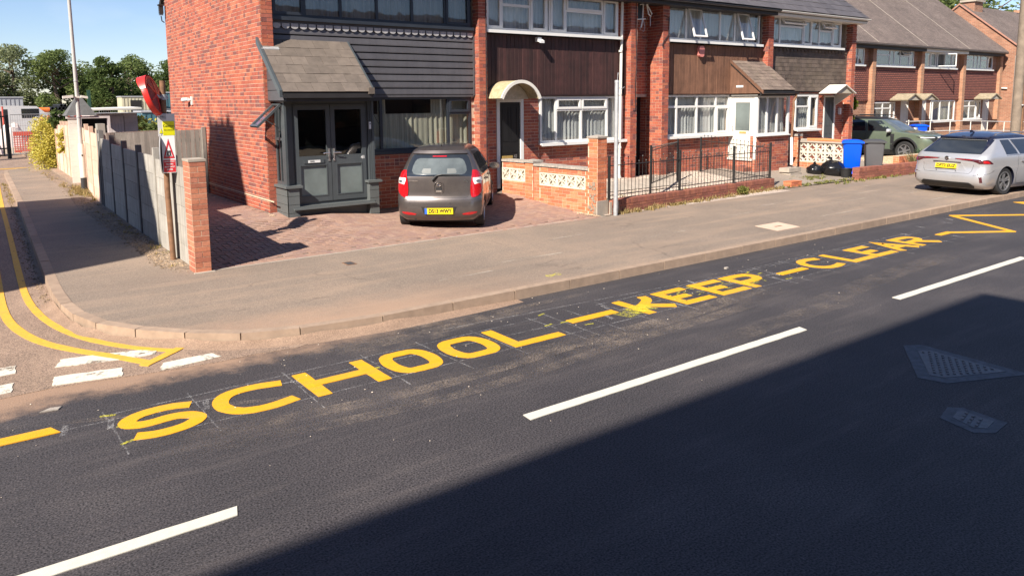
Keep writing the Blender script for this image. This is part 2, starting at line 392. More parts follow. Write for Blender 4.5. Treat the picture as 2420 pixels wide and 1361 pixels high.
def wear(name, col, amt):
    m = MT[name]; n = m.node_tree; b = [q for q in n.nodes if q.type == 'BSDF_PRINCIPLED'][0]; p = pos(n); src = b.inputs['Base Color'].links[0].from_socket
    f = mix(n, 1., ramp(n, noise(n, p, 170, 3, .6), [(.56, g3(0)), (.68, g3(1))]), ramp(n, noise(n, p, 5, 5, .7), [(.36, g3(.15)), (.66, g3(amt))]), 'MULTIPLY')
    c = mix(n, f, src, col); s2 = ramp(n, noise(n, p, 2.4, 5, .7, (.5,3,1)), [(.46, g3(0)), (.72, g3(.3))]); c = mix(n, s2, c, tuple(.35*x+.65*y for x, y in zip((.3,.24,.18), (.45,.26,.06)))); n.links.new(c, b.inputs['Base Color'])
wear('yellow_line', (.10,.075,.05), .9); wear('yellow_line_old', (.2,.14,.09), .9)
# car finishes
def paint(name, col, metal=.6, rough=.32, flake=.05):
    m, n, b, o = nodes(name); p = pos(n)
    c = ramp(n, noise(n, p, 900, 1), [(.3, tuple(q*(1-flake*2) for q in col)), (.7, tuple(q*(1+flake*2) for q in col))])
    c = mix(n, ramp(n, noise(n, p, 2.5, 5, .7), [(.5, g3(0)), (.8, g3(.18))]), c, (.30,.26,.22))
    n.links.new(c, b.inputs['Base Color']); b.inputs['Metallic'].default_value = metal; b.inputs['Roughness'].default_value = rough
    b.inputs['Coat Weight'].default_value = .8; b.inputs['Coat Roughness'].default_value = .05
paint('paint_grey', (.105,.090,.086)); paint('paint_silver', (.50,.50,.51), .55, .34); paint('paint_black', (.012,.014,.03), .2, .2)
paint('paint_green', (.115,.145,.105), .25, .38); paint('paint_dark', (.02,.02,.03), .3, .3)
simple('car_glass', (.018,.021,.024), .06, .1, 3, spec=.8, coat=.6); simple('car_glass_clear', (.10,.115,.115), .08, .35, 2.2, spec=.8, coat=.6)
simple('lamp_red', (.40,.008,.012), .15, .25, 30, coat=.8); simple('lamp_white', (.75,.70,.68), .18, .15, 40, coat=.8); simple('lamp_dark', (.07,.012,.016), .12, .2, 30, coat=.8)
simple('alloy', (.42,.42,.43), .3, .1, 20, metal=.8); simple('alloy_dark', (.06,.06,.065), .35, .1, 20, metal=.6)
simple('plate_yellow', (.86,.62,.01), .4, .03, 8); simple('plate_blue', (.03,.12,.5), .4, .03, 8); simple('chrome', (.7,.7,.7), .12, .05, 8, metal=1.)
glassmat('window_glass'); glassmat('dark_glass', (.35,.38,.38))
simple('obscure_glass', (.13,.155,.15), .5, .3, 1.5, spec=.6)
def cloth(name, col, tr=.35, var=.1):
    m, n, b, o = nodes(name); p = pos(n)
    c = ramp(n, noise(n, p, 7, 4, .6, (5,1,.15)), [(.3, tuple(q*(1-var) for q in col)), (.7, tuple(min(1,q*(1+var)) for q in col))])
    d = N(n, 'BsdfDiffuse'); t = N(n, 'BsdfTranslucent'); x = N(n, 'MixShader'); x.inputs[0].default_value = tr
    n.links.new(c, d.inputs[0]); n.links.new(c, t.inputs[0]); n.links.new(d.outputs[0], x.inputs[1]); n.links.new(t.outputs[0], x.inputs[2]); n.links.new(x.outputs[0], o.inputs[0])
cloth('net_white', (.72,.73,.71), var=.18); cloth('net_cream', (.60,.58,.45), var=.25); cloth('blind_grey', (.30,.31,.30), .3, .2); cloth('net_dark', (.20,.22,.23), .3, .3)
def leafmat(name, cols, tr=.35):
    m, n, b, o = nodes(name); at = N(n, 'Attribute', attribute_name='rnd')
    c = ramp(n, at.outputs['Fac'], [(i/max(1,len(cols)-1), q) for i, q in enumerate(cols)])
    d = N(n, 'BsdfDiffuse'); t = N(n, 'BsdfTranslucent'); x = N(n, 'MixShader'); x.inputs[0].default_value = tr
    n.links.new(c, d.inputs[0]); n.links.new(c, t.inputs[0]); n.links.new(d.outputs[0], x.inputs[1]); n.links.new(t.outputs[0], x.inputs[2]); n.links.new(x.outputs[0], o.inputs[0])
leafmat('leaf_willow', [(.12,.145,.065),(.21,.235,.12),(.30,.32,.20)], .45); leafmat('leaf_dark', [(.05,.08,.028),(.095,.135,.045),(.16,.20,.07)], .45)
leafmat('leaf_green', [(.085,.12,.04),(.155,.20,.07),(.24,.28,.11)], .45); leafmat('leaf_gold', [(.34,.30,.04),(.52,.45,.09),(.66,.58,.18)])
leafmat('leaf_conifer', [(.05,.085,.015),(.11,.15,.02),(.28,.29,.03)]); leafmat('grass', [(.10,.13,.03),(.18,.2,.05),(.36,.29,.12)]); leafmat('dry_grass', [(.30,.22,.10),(.42,.31,.15),(.22,.2,.07)])
leafmat('spiky', [(.16,.17,.09),(.26,.25,.13),(.36,.30,.17)]); leafmat('spiky_blue', [(.09,.16,.10),(.14,.22,.13)])
# ground
asph, an, ab = ground_mat('asphalt_new', (.029,.026,.028), (.040,.035,.037), (.060,.052,.052), .95, 75, .55, bst=.7, bsc=150, rough=.78)
def asphalt_extra():
    n = an; p = pos(n); src = ab.inputs['Base Color'].links[0].from_socket
    sx = N(n, 'SeparateXYZ'); n.links.new(p, sx.inputs[0]); X, Y = sx.outputs[0], sx.outputs[1]
    # sandy dust swept against the kerb round the corner
    d1 = ramp(n, math_(n, 'ADD', Y, math_(n, 'MULTIPLY', noise(n, p, 1.6, 5, .7), .9)), [(0, g3(0)), (1, g3(0))])
    yy = math_(n, 'ADD', math_(n, 'SUBTRACT', Y, 7.35), math_(n, 'MULTIPLY', math_(n, 'SUBTRACT', noise(n, p, 2.2, 5, .7), .5), 1.0))
    f = N(n, 'MapRange', interpolation_type='SMOOTHSTEP'); f.inputs[1].default_value = -.34; f.inputs[2].default_value = .12; n.links.new(yy, f.inputs[0])
    g = N(n, 'MapRange', interpolation_type='SMOOTHSTEP'); g.inputs[1].default_value = 5.2; g.inputs[2].default_value = 2.2; n.links.new(X, g.inputs[0])
    q = math_(n, 'MULTIPLY', f.outputs[0], g.outputs[0])
    c = mix(n, q, src, (.28,.18,.12))
    # pale scuffs lengthwise
    s1 = noise(n, p, 1.2, 6, .7, (.35, 3.2, 1)); c = mix(n, ramp(n, s1, [(.52, g3(0)), (.75, g3(.28))]), c, (.15,.125,.115))
    s2 = ramp(n, noise(n, p, 90, 1, .5), [(.74, g3(0)), (.80, g3(.55))]); c = mix(n, s2, c, (.35,.3,.27))
    n.links.new(c, ab.inputs['Base Color'])
asphalt_extra()
ground_mat('asphalt_old', (.20,.14,.10), (.24,.165,.12), (.31,.215,.155), .6, 90, .7, (1.4, (3,.4,1), (.34,.235,.165), .5, .5), bst=.9, bsc=90)
pavm, pn, pb = ground_mat('pavement_asphalt', (.175,.136,.106), (.215,.166,.128), (.285,.208,.152), .36, 95, .45, (1.0, (.3,2.4,1), (.33,.235,.165), .5, .5), bst=.7)
def pave_extra():
    n = pn; p = pos(n); src = pb.inputs['Base Color'].links[0].from_socket
    v = N(n, 'TexVoronoi', feature='DISTANCE_TO_EDGE'); v.inputs['Scale'].default_value = .42
    w_ = N(n, 'VectorMath', operation='ADD'); nz = N(n, 'TexNoise'); nz.inputs['Scale'].default_value = 1.6; nz.inputs['Detail'].default_value = 6
    n.links.new(p, nz.inputs['Vector']); n.links.new(p, w_.inputs[0]); n.links.new(nz.outputs['Color'], w_.inputs[1]); n.links.new(w_.outputs[0], v.inputs['Vector'])
    cr = ramp(n, v.outputs[0], [(0, g3(.6)), (.012, g3(0))]); cr = mix(n, 1., cr, ramp(n, noise(n, p, .8, 3), [(.5, g3(0)), (.62, g3(1))]), 'MULTIPLY')
    c = mix(n, cr, src, (.10,.075,.06))
    sx = N(n, 'SeparateXYZ'); n.links.new(p, sx.inputs[0])
    yy = math_(n, 'ADD', sx.outputs[1], math_(n, 'MULTIPLY', noise(n, p, 1.2, 5, .7), 1.6))
    f = N(n, 'MapRange', interpolation_type='SMOOTHSTEP'); f.inputs[1].default_value = 9.6; f.inputs[2].default_value = 8.3; n.links.new(yy, f.inputs[0])
    g = N(n, 'MapRange', interpolation_type='SMOOTHSTEP'); g.inputs[1].default_value = 7.5; g.inputs[2].default_value = 3.0; n.links.new(sx.outputs[0], g.inputs[0])
    c = mix(n, math_(n, 'MULTIPLY', math_(n, 'MULTIPLY', f.outputs[0], g.outputs[0]), .8), c, (.35,.225,.15))
    n.links.new(c, pb.inputs['Base Color'])
pave_extra()
ground_mat('silt', (.22,.145,.10), (.27,.18,.125), (.33,.225,.155), .4, 130, 2.5, bst=.8)
ground_mat('flagstone', (.20,.165,.13), (.25,.205,.165), (.30,.25,.2), .3, 120, .8, bst=.5)
ground_mat('gravel', (.34,.27,.22), (.42,.34,.28), (.52,.44,.37), .7, 60, .8, bst=1.)
ground_mat('gold_gravel', (.50,.34,.18), (.56,.39,.22), (.62,.45,.27), .6, 60, .8, bst=1.)
ground_mat('earth', (.20,.14,.10), (.28,.20,.145), (.38,.28,.2), .4, 60, .6, bst=.8)
ground_mat('soil', (.13,.095,.07), (.20,.145,.105), (.30,.22,.16), .6, 50, 1.6, bst=1.)
ground_mat('far_ground', (.30,.24,.17), (.36,.28,.2), (.42,.33,.24), .2, 20, .2, bst=.2)
maskmat('chalk', (.70,.68,.67), 7, .38, .66, .62, fine=120)
maskmat('yellow_spray', (.80,.72,.05), 14, .35, .55, .9, fine=160)
maskmat('mud_track', (.38,.30,.235), 3.0, .40, .72, .75, fine=60)
maskmat('mud_smear', (.27,.215,.175), 2.2, .42, .80, .4, fine=44)
maskmat('worn_white', (.66,.60,.50), 5, .36, .46, 1., fine=None)
maskmat('pale_scrape', (.55,.47,.38), 6, .45, .6, .7, fine=None, sc3=(.3, 3, 1))
# ------------------------------------------------------------------ ground levels
PZ = .12
def gz(x, y):
    h = tab([(11.15, 0.), (11.7, .01), (12.9, .12), (13.6, .23), (14.3, .29)], y)
    f = tab([(5.8, 1.), (7.2, .4), (9.4, .4), (10.3, .8), (10.7, 1.), (19., 1.), (26, .8), (34, .2)], x)
    if x < 2.8: f = 0
    return PZ+h*f
b = MB(); b.add([(-600,-600,-.06),(900,-600,-.06),(900,900,-.06),(-600,900,-.06)], [(0,1,2,3)]); struct('ground', b, MT['far_ground'])
b = MB(); b.box(-70, .62, -.3, 130, 7.62, 0); struct('road', b, MT['asphalt_new'], 'newly laid dark asphalt road in front of the houses')
front = [(-6,7.62),(.18,7.60),(.55,7.62),(1.08,7.53),(1.5,7.45),(1.95,7.40),(2.28,7.41),(2.69,7.35),(3.0,7.45)]
b = MB(); b.poly(front+[(3.3,8.2),(2.5,34),(2.5,35.5),(40,38),(40,46),(-6,46)], -.2, .004); struct('side_road', b, MT['asphalt_old'], 'older dusty pinkish asphalt of the side road')
edge = [(130,7.44),(4.0,7.44),(3.6,7.46),(2.9,7.56),(2.6,7.64),(2.2,7.82),(1.85,8.13),(1.52,8.50),(1.22,8.92),(1.04,9.36),(.95,9.9),(.905,10.5),(.91,11.4),(.94,12.4),(1.24,21.6),(1.52,32.4),(1.62,33.0),(2.0,33.4),(3.2,33.6)]
def offset(path, d):
    out = []
    for i, p in enumerate(path):
        a = Vector(path[max(i-1,0)]); c = Vector(path[min(i+1,len(path)-1)]); t = (c-a).normalized(); nrm = Vector((t.y, -t.x))
        out.append((p[0]+nrm.x*d, p[1]+nrm.y*d))
    return out
inner = offset(edge, .125)
b = MB()
pav = inner+[(4.4,33.6),(2.95,31),(2.75,11.06),(2.9,11.06),(11,11.2),(17.4,11.7),(17.5,11.6),(20.9,11.5),(24.2,11.3),(130,11.2)]
b.poly(pav, -.1, PZ); struct('pavement', b, MT['pavement_asphalt'], 'dusty worn asphalt pavement wrapping round the corner')
b = MB(); b.box(-70,-2.2,-.1,130,.5,PZ); struct('far_side_pavement', b, MT['pavement_asphalt'])
# kerbs, stone by stone
kt = thing('kerb', 'line of worn concrete kerb stones curving round the street corner', 'kerb', (3,7.6,0)); kt['kind'] = 'structure'; del kt['category']
K = Pieces()
def resample(path, step):
    out = [Vector(path[0])]; need = step(out[0])
    for a, c in zip(path, path[1:]):
        a, c = Vector(a), Vector(c); L = (c-a).length; d = 0
        while L-d > need:
            d += need; q = a+(c-a)*(d/L); out.append(q); need = step(q)
        need -= (L-d)
    return out
rs = resample(edge, lambda q: .60 if (q.x < 3.5 and q.y < 11) else .915)
for a, c in zip(rs, rs[1:]):
    t = (c-a).normalized(); nn = Vector((t.y, -t.x)); L = (c-a).length-.006; j = random.uniform(0, .005)
    t3 = Vector((t.x,t.y,0)); n3 = Vector((nn.x,nn.y,0))
    z1 = PZ+.003+j
    K.add((a.x+n3.x*.135, a.y+n3.y*.135, -.05), -n3*.135, t3*L, Vector((0,0,z1+.05)))
K.done(kt, 'kerb_stone', 'kerb_stones_far', MT['kerb_concrete'], 120, taper=.005)
b = MB()
for a, c in zip(edge[:-1], edge[1:]):     # bedding mortar seen in the joints
    a, c = Vector(a), Vector(c); t = (c-a).normalized(); nn = Vector((t.y,-t.x))
    b.obox((a.x+nn.x*.045, a.y+nn.y*.045, -.04), (nn.x*.08, nn.y*.08, 0), (c.x-a.x, c.y-a.y, 0), (0,0,PZ+.01))
obj('kerb_bedding', b, MT['soil'], kt)
b = MB(); fe = [q for q in resample(edge[1:], lambda q: .09) if q.y < 11]+[]; rr_ = [Vector((5.6-.09*i, 7.44)) for i in range(17)]; fe = rr_+fe
rows = []
for d in (-.0, -.035, -.09, -.20):
    o_ = offset([tuple(q) for q in fe], d); rows.append([(x, y, {-.0:.066, -.035:.046, -.09:.020, -.20:-.003}[d]*(1 if d == -.20 else (.75+.5*mnoise.noise(Vector((x*3,y*3,0))))*min(1, .1+i/18))) for i, (x, y) in enumerate(o_)])
m_ = len(rows[0]); b.add([q for r in rows for q in r], [(j*m_+i, j*m_+i+1, (j+1)*m_+i+1, (j+1)*m_+i) for j in range(3) for i in range(m_-1)]); struct('kerb_silt', b, MT['silt'], 'sandy silt banked against the corner kerb', smooth=60)
b = MB(); b.box(-70,.5,-.1,130,.62,PZ+.002); struct('far_side_kerb', b, MT['kerb_concrete'])
def sheet(name, x0, x1, y0, y1, mat, dz=0., nx=None, ny=None, label=None, fn=None):
    nx = nx or max(1, int((x1-x0)/.35)); ny = ny or max(1, int((y1-y0)/.25)); fn = fn or gz
    b = MB(); b.grid(lambda u, v: (lerp(x0,x1,u), lerp(y0,y1,v), fn(lerp(x0,x1,u), lerp(y0,y1,v))+dz), nx, ny)
    return struct(name, b, MT[mat], label)
# block paved drive
dr = thing('driveway', 'red block paved driveway in front of the corner house', 'driveway', (6.5,12.5,PZ)); dr['kind'] = 'structure'; del dr['category']
b = MB(); b.grid(lambda u, v: (lerp(2.9,10.62,u), lerp(11.1,19.2,v), gz(lerp(2.9,10.62,u), min(14.5,lerp(11.1,19.2,v)))-.014), 60, 60); obj('bedding', b, MT['paver_joint'], dr)
D = Pieces()
def paver(x0, y0, lx, ly):
    x1, y1 = x0+lx, y0+ly
    if y1 > 14.3 and x1 > 4.84: return
    g = .007; j = random.uniform(-.0015,.0015)
    z = gz(x0,y0)+j; zx = gz(x1,y0)+j; zy = gz(x0,y1)+j
    if x0 < 10.6 < x1: zx = z
    U = Vector((lx-g,0,zx-z)); V = Vector((0,ly-g,zy-z)); W = Vector((0,0,.03))
    D.add((x0,y0,z-.027), U, V, W)
xx = 2.92
while xx < 10.5:      # soldier row along the pavement
    paver(xx, 11.12, .102, .205); xx += .103
uu = .1025
for i in range(-60, 140):        # 90 degree herringbone
    for k in range(0, 80):
        x = 2.92+i*uu; y = 11.34+k*uu
        if not (2.9 <= x < 10.55 and y < 19): continue
        m = (i-k) % 4
        if m == 0 and x+2*uu < 10.66: paver(x, y, 2*uu, uu)

        elif m == 3: paver(x, y, uu, 2*uu)
D.done(dr, 'paver', 'pavers_far', MT['clay_paver'], 300, taper=.004)
b = MB(); b.obox((2.9,11.06,.05),(7.8,.12,0),(0,.045,0),(0,0,PZ-.046)); struct('drive_edging', b, MT['concrete'])
# gardens and yards beyond
sheet('gravel_garden', 10.75, 17.3, 11.25, 14.5, 'gravel', label='white and pink gravel front garden behind the railings')
b = MB()
b.grid(lambda u, v: (lerp(11.0,15.7,u), lerp(13.1,14.0,v), gz(lerp(11.,15.7,u), lerp(13.1,14.0,v))+.02), 16, 4); struct('garden_path', b, MT['concrete'], 'pale concrete path to the black door')
sheet('flag_drive', 17.3, 21.3, 11.62, 14.6, 'flagstone', label='old grey concrete flagged drive between the low walls')
sheet('flag_drive_beyond', 21.3, 25.6, 11.45, 14.6, 'flagstone')
sheet('golden_garden', 25.0, 31, 11.4, 14.3, 'gold_gravel', label='golden gravel front garden')
sheet('far_drives', 31, 60, 11.2, 18.6, 'flagstone', fn=lambda x, y: .10)
sheet('yard_beyond', 25.6, 31, 14.3, 18.6, 'flagstone', fn=lambda x, y: .14)
b = MB(); b.box(2.9,18.5,-.1,4.8,60,.2); struct('back_yard', b, MT['earth'])
b = MB(); b.box(4.8,22,-.1,70,60,.15); struct('back_gardens', b, MT['earth'])
b = MB(); b.box(2.3,31.5,-.1,5.,33.6,.13); struct('corner_verge', b, MT['earth'])
b = MB(); b.add([(-40,46,.0),(90,46,.0),(90,58,.5),(-40,58,.5)],[(0,1,2,3)]); b.add([(-40,58,.5),(90,58,.5),(90,110,.9),(-40,110,.9)],[(0,1,2,3)]); struct('works_yard', b, MT['far_ground'], 'sandy building yard behind the gate')
# soil strip along the fence foot and its pebbles
b = MB()
b.poly([(2.42,11.5),(2.74,11.3),(2.78,23),(2.98,31.5),(2.55,31.5),(2.5,24),(2.30,20),(2.36,15),(2.34,12.6)], PZ-.02, PZ+.006); struct('soil_strip', b, MT['soil'], 'strip of soil and stones along the foot of the fence')
def scatter(name, mat, n, fn, s0, s1, label, cat=None, flat=.5, kind='stuff'):
    b = MB()
    for i in range(n):
        x, y, z = fn(); s = random.uniform(s0, s1); a = random.uniform(0, 6.3); r = random.random()
        P = []
        for (px,py,pz) in ((1,0,0),(0,1,0),(-1,0,0),(0,-1,0),(0,0,1),(0,0,-1)):
            q = s*random.uniform(.6,1.1); P.append((x+(px*math.cos(a)-py*math.sin(a))*q, y+(px*math.sin(a)+py*math.cos(a))*q, z+pz*q*flat))
        b.add(P, [(0,1,4),(1,2,4),(2,3,4),(3,0,4),(1,0,5),(2,1,5),(3,2,5),(0,3,5)], r)
    o = obj(name, b, MT[mat]); tag(o, label, None, None, kind); return o
ru = random.uniform
scatter('fence_foot_stones', 'litter', 1500, lambda: (ru(2.36,2.72)-max(0,random.gauss(0,.06)), 11.6+abs(random.gauss(0,4.5)), PZ+.005), .008, .035, 'loose stones and dead leaves along the fence foot')
scatter('post_foot_rubble', 'rubble', 700, lambda: (2.58+random.gauss(0,.10), 12.25+random.gauss(0,.45), PZ+.004), .007, .024, 'pale rubble heaped round the rusty post and pillar')
scatter('gable_foot_pebbles', 'pebble', 700, lambda: (4.82-abs(random.gauss(0,.06)), ru(13.9,19), gz(4.7,min(14.3,13.9))+.01), .01, .028, 'loose pebbles along the foot of the gable wall')
scatter('side_wall_foot_gravel', 'pebble', 900, lambda: (10.56-abs(random.gauss(0,.07)), ru(11.2,14.2), PZ+.02), .01, .026, 'grit along the foot of the pierced wall')
def gg(): 
    x, y = ru(11.0,17.2), ru(11.45,14.4); return x, y, gz(x,y)+.004
scatter('garden_gravel', 'white_pebble', 5200, gg, .012, .03, 'white and pink pebbles of the front garden')
def gg2():
    x, y = ru(25.0,31), ru(11.5,14.2); return x, y, gz(x,y)+.004
scatter('golden_pebbles', 'white_pebble', 1200, gg2, .012, .03, 'golden pebbles of the far garden')
scatter('road_grit', 'white_pebble', 160, lambda: (ru(-.5,12), 7.4-abs(random.gauss(0,1.2)), .004), .003, .012, 'scattered pale grit on the dark road')
scatter('gutter_litter', 'litter', 500, lambda: (lambda y: (tab([(9.9,.95),(12.4,.94),(21.6,1.24),(31,1.5)], y)-.04-abs(random.gauss(0,.10)), y, .008))(ru(10.3,22)), .006, .028, 'dead leaves gathered in the gutter of the side road')

# ------------------------------------------------------------------ paint on the road
SW = .130
def ribbon(b, pts, w, z0=.001, z1=.005, closed=False, smooth=0):
    P = [Vector(p) for p in pts]
    for _ in range(smooth):
        Q = [] if closed else [P[0]]
        for i in range(len(P) if closed else len(P)-1):
            a, c = P[i], P[(i+1) % len(P)]; Q += [a*.75+c*.25, a*.25+c*.75]
        if not closed: Q.append(P[-1])
        P = Q
    n = len(P); Lf, Rt = [], []
    for i, p in enumerate(P):
        a = P[(i-1) % n] if closed or i else P[0]; c = P[(i+1) % n] if closed or i < n-1 else P[-1]
        t1 = (p-a).normalized() if (p-a).length > 1e-6 else (c-p).normalized(); t2 = (c-p).normalized() if (c-p).length > 1e-6 else t1
        n1 = Vector((-t1.y,t1.x)); n2 = Vector((-t2.y,t2.x)); m = (n1+n2)
        m = m.normalized() if m.length > 1e-4 else n1; k = 1/max(.45, m.dot(n1))
        ww = w[i] if isinstance(w, list) else w
        j = random.uniform(-.0022,.0022)
        Lf.append(p+m*(ww/2*k+j)); Rt.append(p-m*(ww/2*k+j))
    V = []
    for z in (z0, z1):
        V += [(q.x,q.y,z) for q in Lf]+[(q.x,q.y,z) for q in Rt]
    F = []; o = 2*n
    rng = range(n) if closed else range(n-1)
    for i in rng:
        k = (i+1) % n
        F += [(o+i, o+n+i, o+n+k, o+k), (i, o+i, o+k, k), (n+i, n+k, o+n+k, o+n+i)]
    if not closed: F += [(0,n,o+n,o), (n-1,o+n-1,o+2*n-1,2*n-1)]
    b.add(V, F)
def dense(a, c, k=14): return [(lerp(a[0],c[0],i/k), lerp(a[1],c[1],i/k)) for i in range(k+1)]
Y0, Y1 = 5.97, 6.60
def LT(parent, name, x0, x1, strokes, w=SW):
    b = MB(); h = w/2; sm = 0
    for k, st in enumerate(strokes):
        pts, smt, closed, wf = st if isinstance(st, tuple) and len(st) == 4 else (st, 0, False, 1)
        P = [(lerp(x0+h, x1-h, u), lerp(Y0+h, Y1-h, v)) for u, v in pts]
        if not smt and not closed:
            Q = []
            for a, c in zip(P, P[1:]): Q += dense(a, c, 8)[:-1]
            P = Q+[P[-1]]
        ribbon(b, P, w*wf, z1=.005+.001*k, closed=closed, smooth=smt)
    return obj(name, b, MT['yellow_line'], parent)
EX = .13    # square ends reach past the centre line
lp = lambda *p: list(p)
def word(name, label, cat, x):
    return thing(name, label, cat, (x, 6.28, 0))
S_ = ([(1.05,.88),(.75,1.0),(.28,.98),(-.02,.80),(-.04,.60),(.22,.47),(.72,.56),(1.0,.40),(1.02,.20),(.75,.02),(.3,-.02),(-.02,.10)], 2, False, 1)
C_ = ([(1.05,.90),(.62,1.02),(.2,.96),(0,.66),(0,.32),(.2,.03),(.6,-.04),(1.02,.08)], 2, False, 1)
O_ = ([(.5,1),(.12,.98),(0,.5),(.12,.02),(.5,0),(.88,.02),(1,.5),(.88,.98)], 2, True, 1)
def lets(t, seq):
    for ch, a, c in seq:
        hh = SW/2/(Y1-Y0-SW); hw = SW/2/max(.2, (c-a-SW))
        if ch == 'S': st = [S_]
        elif ch == 'C': st = [C_]
        elif ch == 'O': st = [O_]
        elif ch == 'H': st = [[(0,-hh),(0,1+hh)], [(1,-hh),(1,1+hh)], [(0,.5),(1,.5)]]
        elif ch == 'L': st = [[(0,1+hh),(0,0),(1+hw,0)]]
        elif ch == 'E': st = [[(1+hw,1),(0,1),(0,0),(1+hw,0)], [(0,.48),(.72,.48)]]
        elif ch == 'K': st = [[(0,-hh),(0,1+hh)], ([(.08,.40),(.45,.55),(.85,.80),(.92,1.08)], 1, False, 1), [(.32,.50),(1.0,0.)]]
        elif ch == 'P': st = [[(0,-hh),(0,1+hh)], ([(0,1),(.7,1.0),(1.0,.88),(1.0,.56),(.7,.42),(0,.42)], 1, False, 1)]
        elif ch == 'A': st = [[(0,-hh),(.5,1.04),(1,-hh)], [(.2,.3),(.8,.3)]]
        elif ch == 'R': st = [[(0,-hh),(0,1+hh)], ([(0,1),(.7,1.0),(.98,.9),(.98,.6),(.7,.46),(0,.46)], 1, False, 1), [(.45,.46),(1.04,-hh)]]
        LT(t, 'letter', a, c, st)
t = word('painted_word', 'yellow painted word SCHOOL on the road, nearest of the three words', 'road marking', 3); lets(t, [('S',.90,1.49),('C',1.58,2.26),('H',2.36,3.06),('O',3.14,3.72),('O',3.80,4.40),('L',4.47,5.14)])
t = word('painted_word', 'yellow painted word KEEP on the road, crossed by chalk and spray ticks', 'road marking', 7.7); lets(t, [('K',6.42,7.02),('E',7.10,7.66),('E',7.80,8.38),('P',8.46,9.04)])
t = word('painted_word', 'yellow painted word CLEAR on the road, furthest of the three words', 'road marking', 12); lets(t, [('C',10.13,10.78),('L',10.96,11.62),('E',11.66,12.26),('A',12.34,13.0),('R',13.06,13.74)])
def mark(name, pts, mat, label, z1=.008, cat='road marking', w=None, group=None, z0=.001, smooth=0):
    b = MB()
    if w: ribbon(b, pts, w, z0, z1, smooth=smooth)
    else: b.poly(pts, z0, z1)
    o = obj(name, b, MT[mat]); return tag(o, label, cat, group)
def dashpoly(x0, x1, y, w, skew=0.): return dense((x0,y-w/2),(x1+skew,y-w/2),20)+dense((x1,y+w/2),(x0+skew*.3,y+w/2),20)
mark('painted_dash', dashpoly(5.48,6.19,6.305,.13), 'yellow_line', 'short yellow dash between the words SCHOOL and KEEP')
mark('painted_dash', dashpoly(9.36,10.0,6.22,.12), 'yellow_line', 'short yellow dash between the words KEEP and CLEAR')
mark('painted_dash', dashpoly(-1.6,.46,6.59,.14,.05), 'yellow_line', 'yellow dash cut off by the left edge of the photo before SCHOOL')
b = MB(); 
for q in ([(14.28,6.27),(14.78,6.27)], [(14.75,6.30),(17.0,5.66),(15.70,5.58)][:0] or [(14.7,6.28),(15.72,5.58)], [(15.70,5.58),(16.85,7.16)], [(16.83,7.16),(18.15,6.22)], [(18.12,6.22),(19.4,5.6),(20.1,7.1),(21.8,6.2)]):
    Q = []
    for a, c in zip(q, q[1:]): Q += dense(a, c, 8)[:-1]
    ribbon(b, Q+[q[-1]], .12, z1=.008+.001*random.random())
o = obj('zigzag_line', b, MT['yellow_line']); tag(o, 'thin yellow zigzag line painted on the road beyond CLEAR', 'road marking')
for x0, x1, lab in ((-3.2, 1.26, 'white centre line dash nearest the bottom left corner of the photo'), (3.50, 7.33, 'long white centre line dash below the word KEEP'), (9.33, 13.3, 'white centre line dash at the right below the word CLEAR'), (15.6, 19.6, 'furthest white centre line dash, beside the zigzag')):
    P = dense((x0,4.49),(x1-.03,4.49),30)+dense((x1,4.60),(x0+.01,4.60),30); b = MB()
    P = [(x, y+random.uniform(-.003,.003)) for x, y in P]; b.poly(P, .001, .007)
    o = obj('centre_dash', b, MT['white_line']); tag(o, lab, 'road marking', 'white centre line dashes')
gw = [([(-.4,8.52),(.35,8.50),(.33,8.24),(-.4,8.27)], 'worn white give way dash at the left photo edge, back row'), ([(-.4,7.98),(.30,7.96),(.27,7.71),(-.4,7.73)], 'worn white give way dash at the left photo edge, front row'),
      ([(.65,8.20),(.72,8.43),(1.05,8.35),(1.55,8.20),(1.5,8.02),(1.16,8.06)], 'worn white give way dash partly under the yellow lines'), ([(.57,7.66),(.61,7.91),(1.15,7.80),(1.12,7.55)], 'worn white give way dash in the front row below the yellow lines'),
      ([(1.42,7.48),(1.50,7.70),(1.95,7.70),(2.0,7.54)], 'worn white give way dash right of the yellow corner')]
for P, lab in gw:
    Q = []
    for a, c in zip(P, P[1:]+P[:1]): Q += [(x+random.uniform(-.008,.008), y+random.uniform(-.008,.008)) for x, y in dense(a, c, 6)[:-1]]
    b = MB(); b.poly(Q, .004, .010, rnd=1.); o = obj('give_way_dash', b, MT['worn_white']); tag(o, lab, 'road marking', 'give way dashes at the corner')
b = MB()
ribbon(b, [(1.35,33),(1.0,24.2),(.82,17.5),(.69,13.2),(.65,11.6),(.68,10.7),(.77,9.9),(.95,9.18),(1.15,8.72),(1.42,8.28),(1.66,8.04)], .085, .005, .0115, smooth=2)
ribbon(b, [(.95,33),(.62,22),(.44,14),(.375,11.6),(.38,10.5),(.45,9.85),(.60,9.2),(.86,8.66),(1.2,8.12),(1.38,7.80)], .10, .005, .0115, smooth=2)
ribbon(b, dense((1.74,8.07),(1.33,7.72),8), .10, .005, .0125)
o = obj('double_yellow_lines', b, MT['yellow_line_old']); tag(o, 'double yellow lines curving round the corner kerb', 'road marking')
b = MB(); ribbon(b, [(-3,35.2),(3,35.0),(8,36)], .1, .005, .012); ribbon(b, [(-3,35.5),(3,35.3),(8,36.3)], .1, .005, .012)
o = obj('far_yellow_lines', b, MT['yellow_line_old']); tag(o, 'faint yellow lines across the end of the side road', 'road marking')
